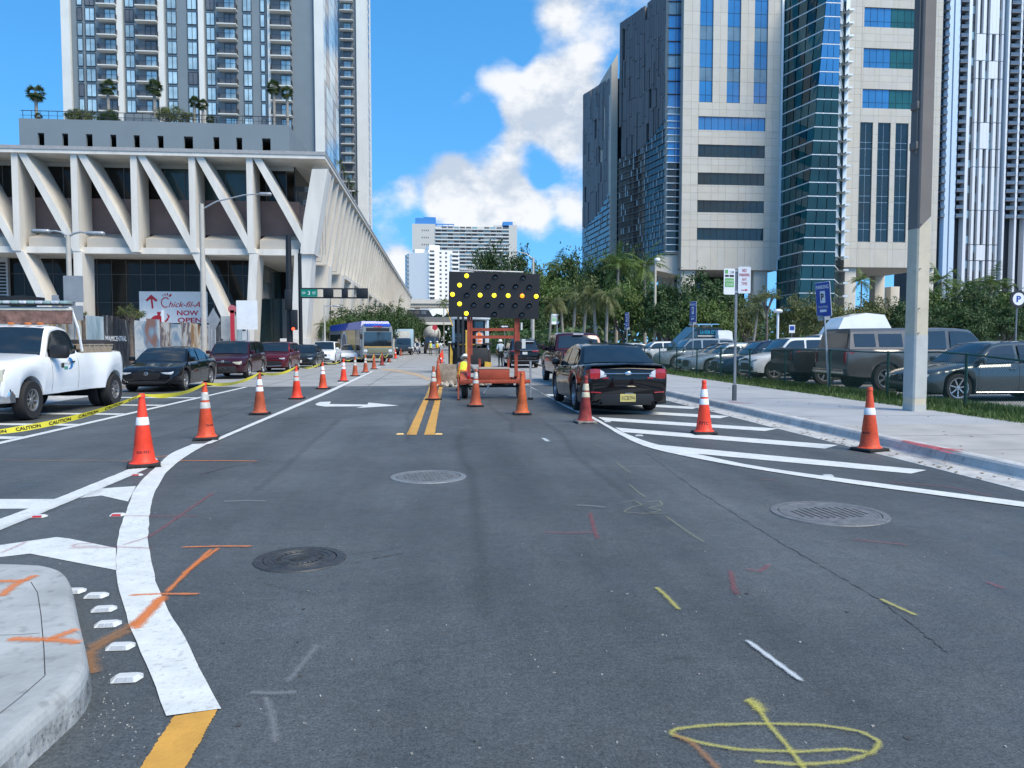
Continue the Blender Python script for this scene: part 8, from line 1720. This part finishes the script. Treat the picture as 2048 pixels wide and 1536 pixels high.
# left-hand side, in front of the station
for k, (px, Y, top, r, kd, lab) in enumerate(((700, 84, 618, 44, 'deep', 'dark street tree behind the bus roof'), (742, 96, 612, 42, 'deep', 'street tree above the bus windscreen'), (780, 110, 612, 36, 'deep', 'street tree left of the box truck'), (805, 125, 618, 28, 'deep', 'street tree behind the box truck'), (820, 150, 628, 22, 'deep', 'small street tree near the guideway'), (838, 165, 632, 20, 'deep', 'street tree beyond the walking pedestrian'), (668, 80, 632, 26, 'mid', 'small tree at the thin lamp post'))): tree(px, Y, top, r, kd, lab, k+40)
tree(48, 24, 612, 16, 'thin', 'sparse sapling behind the utility pickup cab', 1); tree(262, 30.5, 610, 24, 'thin', 'sparse sapling above the mural fence by the banner', 2); tree(168, 26.5, 622, 9, 'thin', 'tiny shrub top beside the twin lamp post', 4)
palm(646, 66, 640, 20, 'coco', 'low palm at the foot of the station leg'); palm(797, 210, 596, 12, 'royal', 'dark palm top against the guideway parapet'); palm(888, 220, 596, 14, 'royal', 'palm top at the left edge of the arrow board')
for k, (px, Y, top, r, kd, lab) in enumerate(((930, 120, 640, 26, 'deep', 'dark tree under the arrow board left post'), (985, 115, 632, 34, 'deep', 'dark tree under the arrow board centre'), (1030, 105, 628, 30, 'mid', 'tree between the arrow board posts'), (1062, 84, 610, 34, 'deep', 'shadowy tree behind the black SUV'))): tree(px, Y, top, r, kd, lab, k+60)
# roof garden of the parking podium
zr_ = pz-.9
for (px, top, r, lab, Y) in ((88, 172, 21, 'fan palm standing alone at the roof garden corner', 108), (230, 162, 19, 'fan palm in front of the first balcony stack', 112), (321, 163, 20, 'fan palm in front of the second balcony stack', 112), (399, 195, 14, 'shorter fan palm left of a close pair', 112), (416, 201, 13, 'shorter fan palm right of a close pair', 112), (556, 164, 17, 'left fan palm of the pair at the podium end', 112), (582, 176, 15, 'right fan palm of the pair at the podium end', 112), (430, 232, 11, 'low fan palm by the podium railing', 110), (92, 228, 9, 'low fan palm under the lone palm', 107)):
    palm(px, Y, top, r, 'fan', lab, base=zr_, group='fan palms in the roof garden', rtr=.22)
for (px, top, r, kd, lab) in ((180, 217, 24, 'olive', 'rounded grey green shrub in the roof garden'), (160, 222, 14, 'deep', 'small dark shrub at the roof garden edge'), (232, 219, 18, 'deep', 'dark shrub between the roof garden palms'), (350, 212, 26, 'olive', 'big rounded shrub right of the plant room'), (385, 224, 12, 'olive', 'little shrub by the pair of short palms')): tree(px, 110, top, r, kd, lab, 9, base=zr_, cat='shrub', name='shrub', flat=1.1)
for k in range(7): palm(684+k*5.6, 190+k*13, 318+k*12, 9, 'coco', ('first', 'second', 'third', 'fourth', 'fifth', 'sixth', 'seventh')[k]+' small palm peeping over the long station roofline', base=zr-.5, group='palms along the station roof')

# ---- grass verge
rnd = np.random.RandomState(4); n = 52000
yy = 5+np.concatenate((rnd.rand(34000)**1.4*22, rnd.rand(n-34000)*60)); xx = 10.18+rnd.rand(n)*2.3; edge = rnd.rand(n); xx = np.where(edge < .05, 10.10+rnd.rand(n)*.1, xx)
h = rnd.uniform(.05, .15, n)*(1+.6*(np.abs(xx-11.35) < .25)); a = rnd.rand(n)*6.28; ln = rnd.uniform(.02, .09, n); w = rnd.uniform(.004, .010, n)*(1+yy/25)
z0 = .12; V = np.empty((n*3, 3)); ca, sa = np.cos(a), np.sin(a)
V[0::3] = np.stack((xx-sa*w, yy+ca*w, np.full(n, z0)), 1); V[1::3] = np.stack((xx+sa*w, yy-ca*w, np.full(n, z0)), 1); V[2::3] = np.stack((xx+ca*ln, yy+sa*ln, z0+h), 1)
me = bpy.data.meshes.new('grass'); me.from_pydata(V.tolist(), [], np.arange(n*3).reshape(n, 3).tolist()); me.materials.append(LM['grass']); tag(link('grass', me), kind='stuff')

# ---- masses of far foliage that close the view at ground level
def foliage_mass(name, x0, x1, y0, y1, hmin, hmax, n, leaf, mat, seed):
    r = np.random.RandomState(seed); x = r.uniform(x0, x1, n); y = r.uniform(y0, y1, n); top = hmin+(hmax-hmin)*(.5+.25*np.sin(x*.21+seed)+.25*np.sin(x*.083+seed*2.1)); z = top*r.uniform(0, 1, n)**.7+.05
    nr = r.normal(size=(n, 3))*.7+np.array((0, -.6, .6)); nr /= np.linalg.norm(nr, axis=1)[:, None]; u = np.cross(nr, r.normal(size=(n, 3))); u /= np.linalg.norm(u, axis=1)[:, None]; w = np.cross(nr, u); s_ = leaf*r.uniform(.6, 1.3, n)[:, None]; p = np.stack((x, y, z), 1)
    V = np.empty((n*4, 3)); V[0::4] = p-u*s_; V[1::4] = p-w*s_*.5; V[2::4] = p+u*s_; V[3::4] = p+w*s_*.5
    me = bpy.data.meshes.new(name); me.from_pydata(V.tolist(), [], np.arange(n*4).reshape(n, 4).tolist()); me.materials.append(mat); return tag(link(name, me), kind='stuff')
foliage_mass('hedge_foliage', 13, 118, 100, 106, 4.0, 7.0, 9000, .42, LM['deep'], 3)
foliage_mass('far_foliage', 4, 150, 170, 182, 7, 12, 9000, .8, LM['deep'], 5)
foliage_mass('far_foliage', -30, 60, 300, 316, 7, 13, 5000, 1.3, LM['deep'], 7)
foliage_mass('hedge_foliage', 6.6, 13, 66, 120, 1.5, 4.2, 5000, .3, LM['deep'], 9)
